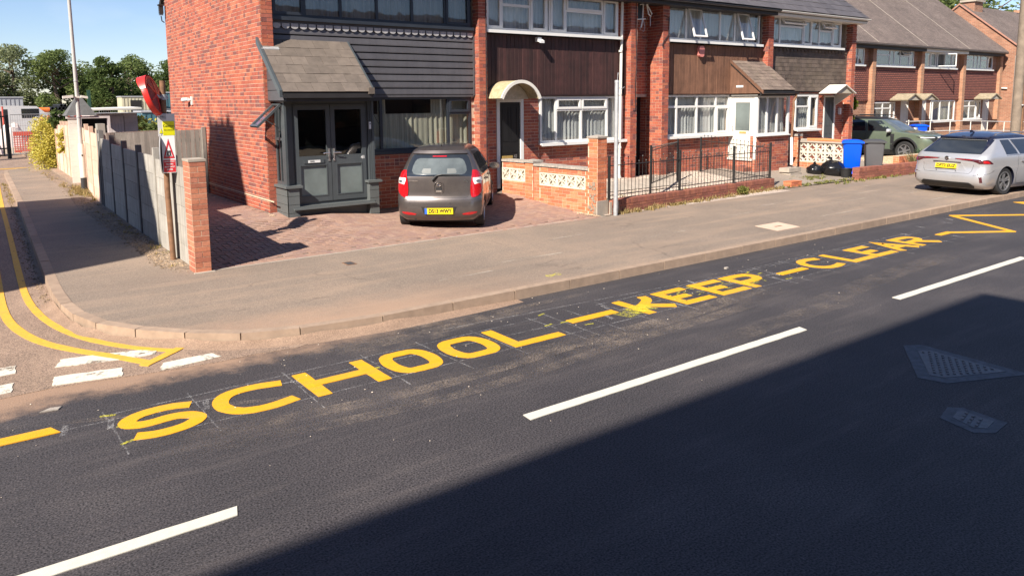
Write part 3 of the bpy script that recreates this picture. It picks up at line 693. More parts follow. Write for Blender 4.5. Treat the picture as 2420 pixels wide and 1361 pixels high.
# setting-out chalk, spray ticks, tyre mud
def strip(b, a, c, w, rnd=1., z=.0035, k=16, wob=.004):
    P = dense(a, c, k); ribbon(b, [(x+random.uniform(-wob,wob), y+random.uniform(-wob,wob)) for x, y in P], w, z-.001, z)
    n = 3*k+2
    for i in range(len(b.r)-n, len(b.r)): b.r[i] = rnd
b = MB()
for s in (((.5,6.55),(5.6,6.30)), ((.9,6.66),(5.4,6.64)), ((.9,6.0),(14.2,5.92)), ((5.3,6.31),(9.3,6.28)), ((6.2,6.65),(14.4,6.62)), ((5.6,6.31),(14,6.3)), ((4.2,6.95),(7.8,6.72)), ((.0,6.62),(.5,6.55)), ((9.0,6.7),(14.6,6.72)),((1.4,6.5),(2.4,6.45))):
    strip(b, *s, .012, .9, k=40)
for x in (.85,1.5,2.32,3.1,3.77,4.43,5.2,5.42,5.75,6.3,7.05,7.72,8.42,9.1,9.4,10.1,10.85,11.62,12.3,13.0,13.8):
    strip(b, (x+random.uniform(-.03,.03),5.8-random.random()*.1),(x+random.uniform(-.03,.03),6.75), .012, .8)
for x, y in ((5.95,6.2),(6.2,6.5),(7.0,6.1),(8.0,6.7),(9.1,6.1),(.52,6.55),(.83,6.47),(1.53,6.40),(2.33,6.38),(4.55,6.2),(9.3,6.3),(14.9,6.9),(15.8,6.8),(16.3,7.0),(13.9,6.7),(14.4,6.0)):
    strip(b, (x,y-.11),(x+.04,y+.09), .045, 1.)
o = obj('chalk_marks', b, MT['chalk']); tag(o, 'white chalk setting out lines around the yellow words', None, None, 'stuff')
b = MB()
for i in range(11): strip(b, (6.15+i*.045,5.98+i*.012),(6.08+i*.045,6.22+i*.012), .014, 1., .0095)
for i in range(16): x = ru(7.15,8.95); y = ru(6.08,6.5); strip(b, (x,y),(x+ru(-.06,.06),y+ru(.05,.16)), .016, 1., .0105, 6)
for i in range(8): x = ru(7.1,9.0); y = ru(6.1,6.5); strip(b, (x,y),(x+ru(.05,.22),y+ru(-.02,.02)), .014, 1., .0105, 6)
for x, y in ((.93,6.36),(.86,6.66),(.90,6.0),(3.05,6.33),(5.22,6.35),(5.44,6.34),(5.6,6.12),(9.1,6.55),(9.2,6.42),(9.25,6.0),(12.2,6.55),(5.42,6.72)): strip(b, (x-.06,y),(x+.05,y+ru(-.04,.04)), .028, 1., .0045, 8)
for i in range(26):
    x = ru(6.28,6.62)+i*.004; y = ru(6.02,6.26); strip(b, (x,y),(x+ru(-.10,-.02),y+ru(.05,.12)), ru(.016,.034), 1., .0105+i*.0001, 5)
for i in range(20):
    x = ru(7.0,8.9); y = ru(6.05,6.55); strip(b, (x,y),(x+ru(-.08,.08),y+ru(-.04,.06)), ru(.014,.03), 1., .0115, 4)
o = obj('spray_ticks', b, MT['yellow_spray']); tag(o, 'thin yellow spray paint ticks over the word KEEP', None, None, 'stuff')
b = MB(); P = [(6.50+.11*math.sin(i/24*2*math.pi), 7.815+.05*math.sin(i/24*4*math.pi)) for i in range(25)]; ribbon(b, P, .022, PZ+.001, PZ+.004)
b.r = [1.]*len(b.r); o = obj('sprayed_number', b, MT['yellow_spray']); tag(o, 'small yellow sprayed figure eight on the pavement', 'pavement marking')
b = MB()
def track(pts, w, rnd, z):
    n0 = len(b.r); ribbon(b, pts, w, z-.0008, z, smooth=3); m = len(b.r)-n0
    for i in range(n0, len(b.r)): u = (i-n0)/m; b.r[i] = rnd*min(1, 3.2*u, 3.2*(1-u))
track([(2.9,7.0),(3.7,6.95),(4.6,7.0),(5.6,7.05)], .22, .9, .0022)
track([(3.0,6.75),(3.6,6.78),(4.3,6.86)], .20, .6, .0026)
track([(1.2,5.85),(2.2,5.66),(3.2,5.55),(4.3,5.6),(5.6,5.72)], .17, .75, .0030)
track([(1.3,5.55),(2.3,5.36),(3.4,5.26),(4.6,5.32),(6,5.5)], .15, .65, .0034)
track([(4.4,5.75),(5.3,5.68),(6.2,5.66),(7.4,5.75),(8.6,5.95)], .26, .95, .0038)
track([(4.9,5.5),(5.7,5.42),(6.6,5.42),(7.8,5.5)], .18, .8, .0042)
track([(.1,6.9),(.8,6.6),(1.5,6.35),(2.2,6.1)], .07, .5, .0046)
track([(7.5,4.9),(9,5.1),(11,5.3),(13,5.35)], .35, .35, .0050)
track([(6,4.75),(7.5,4.9),(9.0,4.85)], .3, .35, .0054)
track([(3.3,7.2),(4.2,7.2),(5.2,7.12),(6.5,7.15)], .12, .6, .0058)
o = obj('tyre_mud', b, MT['mud_track']); tag(o, 'sandy tyre tread tracks curving over the new road', None, None, 'stuff')
b = MB(); n0 = 0
def smear(pts, w, rnd, z):
    n0 = len(b.r)
    for f in (1., .72, .45): ribbon(b, pts, w*f, z-.0006+(1-f)*.0006, z+(1-f)*.0006, smooth=3)
    m = len(b.r)-n0
    for i in range(n0, len(b.r)): u = ((i-n0)*3/m)%1; b.r[i] = rnd*.6*min(1, 3*u, 3*(1-u))
smear([(2.2,7.1),(3.2,7.08),(4.2,7.12),(5.6,7.2)], .40, .9, .0017); smear([(1.,5.8),(3,5.45),(5.6,5.55)], .8, .5, .0013); smear([(4.3,5.65),(6.2,5.55),(8.6,5.8)], .6, .8, .0015)
smear([(8.8,5.1),(10.6,5.2),(12.5,5.3)], .6, .4, .0014)
o = obj('tyre_dust', b, MT['mud_smear']); tag(o, 'pale dust dragged over the road by turning tyres', None, None, 'stuff')
b = MB()
for x, y, L, w_, a in ((9.5,9.0,1.1,.05,.02),(12.6,9.6,1.5,.05,.05),(14.4,10.1,1.3,.06,.0),(15.8,9.3,1.6,.05,.02),(16.6,10.3,1.0,.05,.03),(17.9,9.9,1.4,.06,0),(18.5,9.1,1.6,.05,.03),(19.4,10.6,1.0,.04,0),(20.3,9.0,1.8,.06,.02),(13.8,8.4,1.8,.05,.01),(8.1,9.9,1.0,.05,.04),(5.1,8.5,.9,.05,.05),(6.4,8.9,1.2,.06,.0),(17.4,8.2,1.8,.05,.0),(22,9.9,1.5,.05,0)):
    strip(b, (x,y),(x+L,y+a), w_, .9, PZ+.003)
o = obj('pavement_scrapes', b, MT['pale_scrape']); tag(o, 'pale lengthwise scrapes on the pavement', None, None, 'stuff')
# covers let into the ground
t = thing('manhole_cover', 'pale square manhole cover let into the pavement', 'manhole cover', (12.3,8.25,PZ))
b = MB(); b.poly([(11.86,7.95),(12.55,7.95),(12.70,8.52),(11.98,8.52)], PZ-.02, PZ+.006); obj('lid', b, simple('pale_cover', (.55,.40,.30), .9, .08, 12, bmp=.3), t)
b = MB(); b.box(12.18,8.21,PZ+.004,12.38,8.25,PZ+.009); obj('lifting_slot', b, MT['rust_brown'], t)
t = thing('stopcock_cover', 'small rusty stopcock cover in the pavement by the drive', 'cover', (4.6,10.28,PZ))
b = MB(); b.box(4.55,10.16,PZ-.02,4.70,10.38,PZ+.004); obj('frame', b, MT['rust_brown'], t)
b = MB(); b.box(4.57,10.19,PZ,4.68,10.35,PZ+.007); obj('lid', b, MT['iron_cover'], t)
def ironcover(label, rim, plate, rows):
    cx = sum(p[0] for p in plate)/len(plate); cy = sum(p[1] for p in plate)/len(plate)
    t = thing('drain_cover', label, 'drain cover', (cx,cy,0), 0, 'iron covers in the shaded lane')
    b = MB(); b.poly(rim, -.05, .004); obj('surround', b, MT['cover_rim'], t)
    b = MB(); b.poly(plate, -.05, .007); obj('plate', b, MT['iron_cover'], t)
    P = Pieces()
    def inside(x, y):
        r = False; n = len(plate)
        for i in range(n):
            (x1,y1),(x2,y2) = plate[i], plate[(i+1)%n]
            if (y1 > y) != (y2 > y) and x < (x2-x1)*(y-y1)/(y2-y1)+x1: r = not r
        return r
    s = .068; ca, sa = math.cos(rows), math.sin(rows)
    for i in range(-14, 15):
        for k in range(-14, 15):
            x = cx+(i*s+(k%2)*s/2)*ca-k*s*.8*sa; y = cy+(i*s+(k%2)*s/2)*sa+k*s*.8*ca
            if all(inside(x+dx, y+dy) for dx, dy in ((.028,.028),(-.028,.028),(.028,-.028),(-.028,-.028))):
                P.add((x-.02*ca+.012*sa, y-.02*sa-.012*ca, .006), (.040*ca,.040*sa,0), (-.024*sa,.024*ca,0), (0,0,.009))
    P.done(t, 'stud', 'studs', MT['iron_cover'], 200, taper=.003)
ironcover('large triangular iron drain cover in the shaded lane', [(7.59,3.60),(7.76,3.50),(7.68,2.50),(6.86,2.86),(6.80,3.08)], [(7.52,3.42),(7.64,3.36),(7.58,2.66),(6.98,2.93),(6.94,3.04)], .5)
ironcover('small lozenge shaped iron drain cover, nearest the right bottom', [(6.06,2.56),(6.33,2.62),(6.41,2.53),(6.37,2.20),(6.10,2.18),(5.98,2.28)], [(6.14,2.50),(6.29,2.53),(6.34,2.49),(6.31,2.27),(6.13,2.25),(6.07,2.32)], .2)
b = MB(); b.poly([(9.05,6.90),(9.11,6.91),(9.13,6.95),(9.08,6.96),(9.04,6.94)], .001, .02); o = obj('litter_scrap', b, MT['coping_stone']); tag(o, 'crumpled pale scrap of litter on the road above KEEP', 'litter')
b = MB(); b.poly([(.42,7.05),(.5,7.1),(.58,7.08),(.55,7.03)], .001, .01); o = obj('litter_scrap', b, MT['coping_stone']); tag(o, 'small flat pale stone on the road at the left edge', 'stone')
# ------------------------------------------------------------------ building kit
def brickface(P, O, U, W, rects, z0=None, off=0., hdr=.12, c=.075, L=.225, proud=.0035, depth=.03, soldier=False):
    # bricks on the plane through O with horizontal axis U and outward normal W; rects in (u, z)
    O, U, W = Vector(O), Vector(U).normalized(), Vector(W).normalized()
    for (u0,u1,za,zb) in rects:
        k0 = math.floor((za-(z0 or 0))/c+1e-6); k = k0
        while True:
            z = (z0 or 0)+k*c; zt = z+c-.010
            if z >= zb-.02: break
            lo, hi = max(z, za), min(zt, zb)
            if hi-lo > .02:
                x = math.floor((u0-off)/L)*L+off+(L/2 if k % 2 else 0)-L
                while x < u1:
                    segs = [(x, x+L-.010)]
                    if random.random() < hdr: segs = [(x, x+L/2-.010), (x+L/2, x+L-.010)]
                    for a, b2 in segs:
                        a2, b3 = max(a, u0+.004), min(b2, u1-.004)
                        if b3-a2 > .03:
                            r = random.random(); 
                            if len(segs) == 2 and random.random() < .5: r = random.choice([.70,.76,.76])
                            j = random.uniform(-.0015,.0015)
                            o = O+U*a2+Vector((0,0,lo))-W*(depth-proud-j)
                            P.add(o, U*(b3-a2), W*depth if False else Vector((0,0,hi-lo)), W*depth, r)
                    x += L
            k += 1
def slab(b, O, U, W, rects, t):     # mortar backing behind a brick face, its front at the plane
    O, U, W = Vector(O), Vector(U).normalized(), Vector(W).normalized()
    for (u0,u1,za,zb) in rects: b.obox(O+U*u0+Vector((0,0,za))-W*t, U*(u1-u0), W*t, (0,0,zb-za))
def curtain_mb(x0, x1, z0, z1, y, amp=.02, freq=24, seed=0, droop=0., n=None):
    b = MB(); n = n or max(8, int((x1-x0)*freq*3)); rnd = random.Random(seed); ph = rnd.random()*6
    f2 = rnd.uniform(.35,.6)
    def fn(u, v):
        x = lerp(x0,x1,u); q = x*freq*2; a = amp*(.55+.45*math.sin(x*freq*f2+ph))
        zt = z1-droop*(.5+.5*math.sin(q*.5))
        return (x+.3*amp*math.cos(q+ph)*(1-v), y+a*math.sin(q+ph+.6*math.sin(x*3))*(1.2-.45*v), lerp(z0, zt, v))
    b.grid(fn, n, 3); return b
def window(house, x0, x1, z0, z1, Y, cols, mat='white_upvc', glass='window_glass', cur='net_white', sill='white_upvc', sillout=.10, fw=.055, fd=.07, amp=.02, curz=None, opened=None, name='window', curseg=None, cury=.10, seed=1):
    """cols: list of (right x, transom z or None, opening kinds). The front of the frame lies at Y."""
    fb = MB()
    fb.box(x0,Y,z0,x1,Y+fd,z0+fw); fb.box(x0,Y,z1-fw,x1,Y+fd,z1); fb.box(x0,Y,z0+fw,x0+fw,Y+fd,z1-fw); fb.box(x1-fw,Y,z0+fw,x1,Y+fd,z1-fw)
    wnd = obj(name, fb, MT[mat], house)
    xa = x0+fw; cells = []
    for i, (xr, tz, kind) in enumerate(cols):
        last = i == len(cols)-1; xb = (x1-fw) if last else xr-.03
        if not last:
            m = MB(); m.box(xr-.03,Y+.004,z0+fw,xr+.03,Y+fd-.004,z1-fw); obj('mullion', m, MT[mat], wnd)
        if tz:
            m = MB(); m.box(xa,Y+.006,tz-.03,xb,Y+fd-.006,tz+.03); obj('transom', m, MT[mat], wnd)
            cells += [(xa,xb,z0+fw,tz-.03,kind[0]), (xa,xb,tz+.03,z1-fw,kind[1])]
        else: cells.append((xa,xb,z0+fw,z1-fw,kind[0]))
        xa = xr+.03
    for (a,c,p,q,kd) in cells:
        if kd == 's':       # closed opening sash: its own proud frame
            m = MB(); e = .042; y = Y-.014
            m.box(a-.012,y,p-.012,c+.012,y+.05,p+e); m.box(a-.012,y,q-e,c+.012,y+.05,q+.012); m.box(a-.012,y,p+e,a+e,y+.05,q-e); m.box(c-e,y,p+e,c+.012,y+.05,q-e)
            obj('sash', m, MT[mat], wnd); m = MB(); m.box(a+e,Y+.02,p+e,c-e,Y+.028,q-e); obj('pane', m, MT[glass], wnd)
        elif kd in ('t','v','w'):    # pushed open: t hung at the top, v tilted side sash
            e = .042; m = MB(); g = MB(); h = q-p; wd = c-a
            for (u0,u1,w0,w1) in ((0,wd,0,e),(0,wd,h-e,h),(0,e,e,h-e),(wd-e,wd,e,h-e)): m.box(u0,-.02,w0,u1,.02,w1)
            g.box(e,-.004,e,wd-e,.004,h-e)
            if kd == 't': Mx = Matrix.Translation((a,Y-.02,q)) @ Matrix.Rotation(R_(-38), 4, 'X') @ Matrix.Translation((0,0,-h))
            elif kd == 'v': Mx = Matrix.Translation((a,Y-.03,q)) @ Matrix.Rotation(R_(-17), 4, 'X') @ Matrix.Translation((0,0,-h))
            else: Mx = Matrix.Translation((a,Y-.03,p)) @ Matrix.Rotation(R_(-42), 4, 'Z')
            obj('open_sash', m.xform(Mx), MT[mat], wnd); obj('pane', g.xform(Mx), MT[glass], wnd)
        else:
            m = MB(); m.box(a,Y+.02,p,c,Y+.028,q); obj('pane', m, MT[glass], wnd)
    if cur:
        segs = curseg or [(x0+.02, x1-.02)]
        for k, (a, c) in enumerate(segs):
            zz = curz or (z0+.03, z1-.03)
            obj('curtain', curtain_mb(a, c, zz[0], zz[1], Y+fd+cury, amp, seed=seed+k), MT[cur], wnd, smooth=60)
    if sill:
        m = MB(); m.box(x0-.05,Y-sillout,z0-.045,x1+.05,Y+.01,z0-.001); m.box(x0-.05,Y-sillout,z0-.07,x1+.05,Y-sillout+.015,z0-.045); obj('sill', m, MT[sill], wnd)
    return wnd
def boards_h(house, x0, x1, z0, z1, Y, n, mat, name='board', t=.022, lap=.012, ns=None):
    h = (z1-z0)/n
    for i in range(n):
        b = MB(); z = z0+i*h
        # each board leans out at its lower edge like ship-lap, with a shadow gap beneath
        b.add([(x0,Y+t,z+.006),(x1,Y+t,z+.006),(x1,Y-lap,z+.006),(x0,Y-lap,z+.006),(x0,Y+t,z+h),(x1,Y+t,z+h),(x1,Y,z+h-.02),(x0,Y,z+h-.02),(x0,Y-lap,z+.03),(x1,Y-lap,z+.03)],
              [(0,3,2,1),(4,5,6,7)[::-1][::-1],(3,8,9,2),(8,7,6,9),(7,4,5,6)[::-1],(0,4,7,8,3),(1,2,9,6,5),(0,1,5,4)], random.random())
        obj(name, b, MT[mat], house)
def boards_v(house, x0, x1, z0, z1, Y, wd, mat, name='board', t=.02):
    x = x0; first = {}
    while x < x1-.02:
        a = min(wd, x1-x); rv = random.randrange(6); j = random.uniform(-.003,.003); k = (round(a,3), rv)
        if k not in first:
            b = MB(); g = .005
            b.add([(0,t,0),(a-g,t,0),(a-g,.004,0),(a-g-.006,0,0),(.006,0,0),(0,.004,0),(0,t,z1-z0),(a-g,t,z1-z0),(a-g,.004,z1-z0),(a-g-.006,0,z1-z0),(.006,0,z1-z0),(0,.004,z1-z0)],
                  [(0,5,4,3,2,1),(6,7,8,9,10,11),(4,10,9,3)[::-1],(5,11,10,4)[::-1],(3,9,8,2)[::-1],(0,6,11,5)[::-1],(2,8,7,1)[::-1]], (rv+.5)/6)
            first[k] = b.mesh(name, MT[mat])
        o = bpy.data.objects.new(name, first[k]); COL.objects.link(o); o.parent = house
        og = Vector(ORG[house.name]); o.location = Vector((x, Y+j, z0))-og
        x += wd
def scallops(house, x0, x1, z, Y, n, r, mat):
    s = (x1-x0)/n; me = None
    for i in range(n):
        if me is None:
            b = MB(); P = [(-s*.42,0,.05),(s*.42,0,.05)]+[(s*.42*math.cos(a),0,-r*math.sin(a)) for a in [k*math.pi/8 for k in range(9)]]
            b.prism(P, (0,.012,0)); me = b.mesh('scallop', MT[mat])
        o = bpy.data.objects.new('scallop', me); COL.objects.link(o); o.parent = house; o.location = Vector((x0+s*(i+.5), Y, z))-Vector(ORG[house.name])
def tiles(parent, A, U, V, nu, nv, wu, hv, mat, nmax=200, th=.018, lift=.02, name='tile'):
    # A eaves corner, U along the eaves, V up the slope
    A, U, V = Vector(A), Vector(U).normalized(), Vector(V).normalized(); Nn = U.cross(V).normalized()
    P = Pieces()
    for k in range(nv):
        for i in range(nu+1):
            x0 = i*wu-(wu/2 if k % 2 else 0); x1 = x0+wu
            x0 = max(0, x0); x1 = min(nu*wu, x1)
            if x1-x0 < .02: continue
            V2 = (V*hv*1.12-Nn*lift); j = random.uniform(-.003,.003)
            P.add(A+U*(x0+.002)+V*(k*hv)+Nn*(lift+j), U*(x1-x0-.005), V2, Nn*th)
    P.done(parent, name, name+'s_far', MT[mat], nmax)
def gutter(parent, x0, x1, y, z, mat, r=.055):
    b = MB(); n = 7; vs = []
    for x in (x0, x1):
        for k in range(n+1):
            a = math.pi+math.pi*k/n; vs.append((x, y+r*math.cos(a), z+r*math.sin(a)))
    f = [(k, k+1, n+2+k, n+1+k) for k in range(n)]; b.add(vs, f); b.box(x0,y-r-.004,z-.012,x1,y-r+.003,z+.004); b.box(x0,y+r-.003,z-.012,x1,y+r+.004,z+.004)
    obj('gutter', b, MT[mat], parent)
PY, CY_, WY = 14.26, 14.44, 14.50      # pier front, cladding face, lower wall face
PIER = {'A':(4.84,5.06),'B':(9.70,9.93),'C':(14.49,14.73),'D':(15.70,15.96),'E':(20.42,20.68),'F':(25.2,25.45)}
ZE = 5.16
def pier(P, mb, key, z0=.05, z1=5.1, back=WY+.1):
    a, c = PIER[key]
    mb.box(a+.003,PY+.003,z0,c-.003,back+.06,z1)
    d = back-PY
    brickface(P, (a,PY,0), (1,0,0), (0,-1,0), [(0,c-a,z0,z1)], off=0., hdr=.15)
    brickface(P, (a,back,0), (0,-1,0), (-1,0,0), [(0,d,z0,z1)], off=.03)
    if key != 'F': brickface(P, (c,PY,0), (0,1,0), (1,0,0), [(0,d,z0,z1)], off=.03)
    else: brickface(P, (c,PY,0), (0,1,0), (1,0,0), [(0,7.4,z0,z1)], off=.03)
def lower_wall(P, mb, x0, x1, z0, z1, holes, Y=WY, t=.25):
    rs = cuts((x0,x1,z0,z1), holes); slab(mb, (0,Y,0), (1,0,0), (0,-1,0), rs, t); brickface(P, (0,Y,0), (1,0,0), (0,-1,0), rs)
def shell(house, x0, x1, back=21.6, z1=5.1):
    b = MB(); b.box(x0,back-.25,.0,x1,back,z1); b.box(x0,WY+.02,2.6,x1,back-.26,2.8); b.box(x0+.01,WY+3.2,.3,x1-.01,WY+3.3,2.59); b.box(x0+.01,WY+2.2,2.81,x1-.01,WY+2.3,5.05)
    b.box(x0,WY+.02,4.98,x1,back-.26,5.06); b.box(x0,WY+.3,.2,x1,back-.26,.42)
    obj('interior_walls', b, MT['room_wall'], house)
def small_door(house, x0, x1, z0, z1, Y, mat, framemat, label=None, fw=.06):
    b = MB(); b.box(x0,Y,z0,x0+fw,Y+.08,z1); b.box(x1-fw,Y,z0,x1,Y+.08,z1); b.box(x0+fw,Y,z1-fw,x1-fw,Y+.08,z1)
    f = obj('door_frame', b, MT[framemat], house)
    b = MB(); a, c = x0+fw+.004, x1-fw-.004; b.box(a,Y+.03,z0+.02,c,Y+.07,z1-fw-.004)
    w_ = (c-a)
    for (u0,u1,w0,w1) in ((.14,.44,.08,.40),(.56,.86,.08,.40),(.14,.44,.52,.90),(.56,.86,.52,.90)):
        zz0, zz1 = lerp(z0,z1,w0), lerp(z0,z1,w1); xx0, xx1 = a+w_*u0, a+w_*u1; e = .012
        b.box(xx0,Y+.022,zz0,xx1,Y+.0305,zz0+e); b.box(xx0,Y+.022,zz1-e,xx1,Y+.0305,zz1); b.box(xx0,Y+.022,zz0+e,xx0+e,Y+.0305,zz1-e); b.box(xx1-e,Y+.022,zz0+e,xx1,Y+.0305,zz1-e)
    return obj('door', b, MT[mat], house, label=label)
def put_text(parent, name, txt, size, P, U, V, mat, thick=.003, bold=.0, sx=1., label=None):
    mb = text_mb(txt, size, thick, bold, sx=sx).xform(frame_m(Vector(P), U, V)); return obj(name, mb, MT[mat], parent, label=label)
# ================================================================== HOUSE 1 (number 41)
H1 = thing('terraced_house', 'end terraced house with bare red brick gable wall, dark grey cladding and grey lean-to porch', 'house', (7.3,14.4,.3), group='terraced houses of the near row')
P = Pieces(); mb = MB()
mb.box(4.84,PY+.01,.0,5.05,21.65,5.1)
apex = (17.95, 8.05)
mb.prism([(4.84,PY+.01,5.1),(4.84,21.65,5.1),(4.84,apex[0],apex[1])], (.21,0,0))
brickface(P, (4.84,21.65,0), (0,-1,0), (-1,0,0), [(0,21.65-PY,.05,5.1)], hdr=.30)
k = 0; z = 5.1
while z < 8.0:
    f = (z-5.1)/(apex[1]-5.1); y0, y1 = lerp(PY+.1,apex[0],f), lerp(21.6,apex[0],f)
    brickface(P, (4.84,21.65,0), (0,-1,0), (-1,0,0), [(21.65-y1,21.65-y0,z,z+.075)], z0=5.1, hdr=.3); z += .075
pier(P, mb, 'A', back=WY+.0); 
# the wall under the window, right of the porch
lower_wall(P, mb, 5.06, 9.70, .1, 2.60, [(5.3,6.65,.1,2.5),(6.75,9.64,1.40,2.60)])
lower_wall(P, mb, 5.06, 9.70, 4.98, 5.12, [], Y=WY)
obj('wall', mb, MT['mortar'], H1); P.done(H1, 'brick', 'brickwork', MT['red_brick'], 300)
b = MB(); b.box(4.828,14.0,.62,4.838,21.6,.645); obj('damp_course', b, MT['garden_mortar'], H1)
shell(H1, 5.06, 9.70)
boards_h(H1, 5.07, 9.72, 2.62, 3.92, CY_, 9, 'grey_clad')
b = MB(); b.box(9.655,CY_-.03,2.60,9.70,CY_+.03,3.98); b.box(5.065,CY_-.02,3.92,9.70,CY_+.03,4.05); b.box(5.07,CY_-.005,2.57,9.72,WY+.02,2.615); obj('edge_trim', b, MT['grey_clad'], H1)
scallops(H1, 5.10, 9.66, 3.93, CY_-.034, 26, .055, 'scallop')
window(H1, 5.08, 9.60, 4.10, 5.02, CY_-.02, [(5.75,None,'s'),(6.50,None,'f'),(7.30,None,'f'),(8.12,None,'f'),(8.94,None,'f'),(9.6,None,'s')], mat='navy_frame', cur='blind_grey', sill='navy_frame', sillout=.07, amp=.03, seed=5,)
w1 = window(H1, 6.80, 9.62, 1.44, 2.57, WY-.01, [(7.36,None,'f'),(9.02,None,'f'),(9.6,2.22,'fs')], mat='navy_frame', cur='net_cream', sill='navy_frame', sillout=.05, curz=(1.45,2.22), seed=9, fw=.05, curseg=[(7.2,8.98),(9.02,9.6)])
for a, c in ((7.38,7.56),(8.68,9.0),(9.02,9.6)): obj('curtain', curtain_mb(a, c, 1.45, 2.55, WY+.20, .02, seed=3), MT['net_cream'], w1, smooth=60)
# porch of number 41: lean-to tiled roof, grey frames
b = MB(); px0, px1, py = 4.985, 6.83, 13.67
b.box(px0,py,.05,5.14,WY,.90); b.box(5.14,py,.05,5.20,13.93,.90); b.box(6.64,py,.05,px1,WY-.0,.90); b.box(5.20,13.80,.05,6.64,13.95,.53)
obj('porch_plinth', b, MT['porch_clad'], H1)
for i in range(5):       # plinth boards on the two seen faces
    z = .12+i*.158; b = MB(); b.box(px0-.012,py-.012,z,px0,WY-.2,z+.150); b.box(px0-.012,py-.012,z,5.20,py,z+.150,rnd=.4); obj('plinth_board', b, MT['porch_clad'], H1)
    b = MB(); b.box(6.64,py-.012,z,px1+.01,py,z+.150); obj('plinth_board', b, MT['porch_clad'], H1)
b = MB(); b.box(px0-.05,py-.05,.90,5.26,WY-.22,.945); obj('plinth_coping', b, MT['porch_clad'], H1); b = MB(); b.box(6.60,py-.05,.90,6.90,13.95,.945); obj('plinth_coping', b, MT['porch_clad'], H1)
b = MB(); b.box(5.08,py-.02,.50,6.74,13.86,.545); b.box(5.08,py-.06,.485,6.74,py-.02,.515); obj('threshold', b, MT['porch_clad'], H1)
dY = 13.80
b = MB()
for a, c, y in ((4.99,5.03,13.70),(5.035,5.065,13.72),(5.07,5.10,13.735),(5.105,5.14,13.75),(6.69,6.72,13.75),(6.725,6.75,13.735),(6.755,6.80,13.72)): b.box(a,y,.945,c,dY+.08,2.52)
b.box(5.14,dY,2.44,6.69,dY+.08,2.52); b.box(5.14,dY,.55,5.19,dY+.08,2.44); b.box(6.64,dY,.55,6.69,dY+.08,2.44); b.box(5.14,dY,.53,6.69,dY+.08,.60)
pf = obj('porch_frame', b, MT['anthracite'], H1)
def leaf(x0, x1, lab, left):
    b = MB(); e = .085; zt = 1.40
    b.box(x0,dY-.02,.60,x1,dY+.05,.70); b.box(x0,dY-.02,2.34,x1,dY+.05,2.44); b.box(x0,dY-.02,.70,x0+e,dY+.05,2.34); b.box(x1-e,dY-.02,.70,x1,dY+.05,2.34); b.box(x0+e,dY-.02,zt-.09,x1-e,dY+.05,zt+.07)
    b.box(x0+e,dY-.026,.70,x0+e+.02,dY-.005,zt-.09); b.box(x1-e-.02,dY-.026,.70,x1-e,dY-.005,zt-.09); b.box(x0+e+.02,dY-.026,.70,x1-e-.02,dY-.005,.72); b.box(x0+e+.02,dY-.026,zt-.11,x1-e-.02,dY-.005,zt-.09)
    d = obj('porch_door', b, MT['anthracite'], H1, label=lab)
    b = MB(); b.box(x0+e,dY+.005,.70,x1-e,dY+.02,zt-.09); obj('panel', b, MT['obscure_glass'], d)
    b = MB(); b.box(x0+e,dY+.012,zt+.07,x1-e,dY+.02,2.34); obj('pane', b, MT['dark_glass'], d)
    hx = x1-.045 if left else x0+.045; s = -1 if left else 1
    b = MB(); b.box(hx-.018,dY-.032,1.36,hx+.018,dY-.02,1.60); b.tube([(hx,dY-.03,1.52),(hx,dY-.07,1.52),(hx+s*.10,dY-.075,1.52),(hx+s*.13,dY-.07,1.51)], .011, 6); obj('handle', b, MT['silver'], d)
    return d
dl = leaf(5.19,5.91,'left porch door with letter plate', True); dr_ = leaf(5.92,6.64,'right porch door with the number 41', False)
b = MB(); b.box(5.36,dY-.032,1.335,5.76,dY-.02,1.405); obj('letter_plate', b, MT['anthracite'], dl)
b = MB(); b.box(5.44,dY-.037,1.345,5.68,dY-.032,1.395); obj('notice', b, MT['sign_white'], dl); put_text(dl, 'notice_text', 'MAIL', .045, (5.52,dY-.038,1.37), (1,0,0), (0,0,1), 'sign_black')
put_text(dr_, 'door_number', '41', .085, (6.57,dY-.024,1.40), (1,0,0), (0,0,1), 'sign_white', bold=.003)
b = MB(); b.box(6.70,dY-.075,1.95,6.745,dY-.055,2.09); o = obj('doorbell', b, MT['sign_white'], H1); b = MB(); b.lathe([(0,-.001),(.012,-.001),(.012,.004)], 10, (6.7225,dY-.078,2.05), 'y'); obj('button', b, MT['sign_black'], o)
# porch side glazing facing the side road
b = MB(); X = 5.00
b.box(X,13.80,.945,X+.05,13.86,2.50); b.box(X,14.18,.945,X+.05,14.24,2.50); b.box(X,13.86,.945,X+.05,14.18,1.01); b.box(X,13.86,2.44,X+.05,14.18,2.50); b.box(X,14.0,1.01,X+.05,14.04,2.44); b.box(X-.008,13.80,1.78,X+.05,14.24,1.83)
sw = obj('porch_side_window', b, MT['anthracite'], H1); b = MB(); b.box(X+.02,13.86,1.01,X+.028,14.18,1.78); obj('pane', b, MT['dark_glass'], sw)
m_ = Matrix.Translation((X-.01,13.80,2.46)) @ Matrix.Rotation(R_(48), 4, 'Y') @ Matrix.Translation((0,0,-.62))
b = MB(); [b.box(-.02,*q) for q in ((0,0,.02,.42,.05),(0,.57,.02,.42,.62),(0,.05,.02,.05,.57),(.37,.05,.02,.42,.57))]; obj('open_sash', b.xform(m_), MT['anthracite'], sw)
b = MB(); b.box(-.004,.05,.05,.004,.37,.57); obj('pane', b.xform(m_), MT['window_glass'], sw)
b = MB(); b.tube([(4.97,13.9,2.0),(4.72,13.95,2.18)], .008, 5); b.tube([(6.86,14.0,2.38),(7.18,14.2,1.98)], .006, 5); obj('window_stay', b, MT['anthracite'], sw)
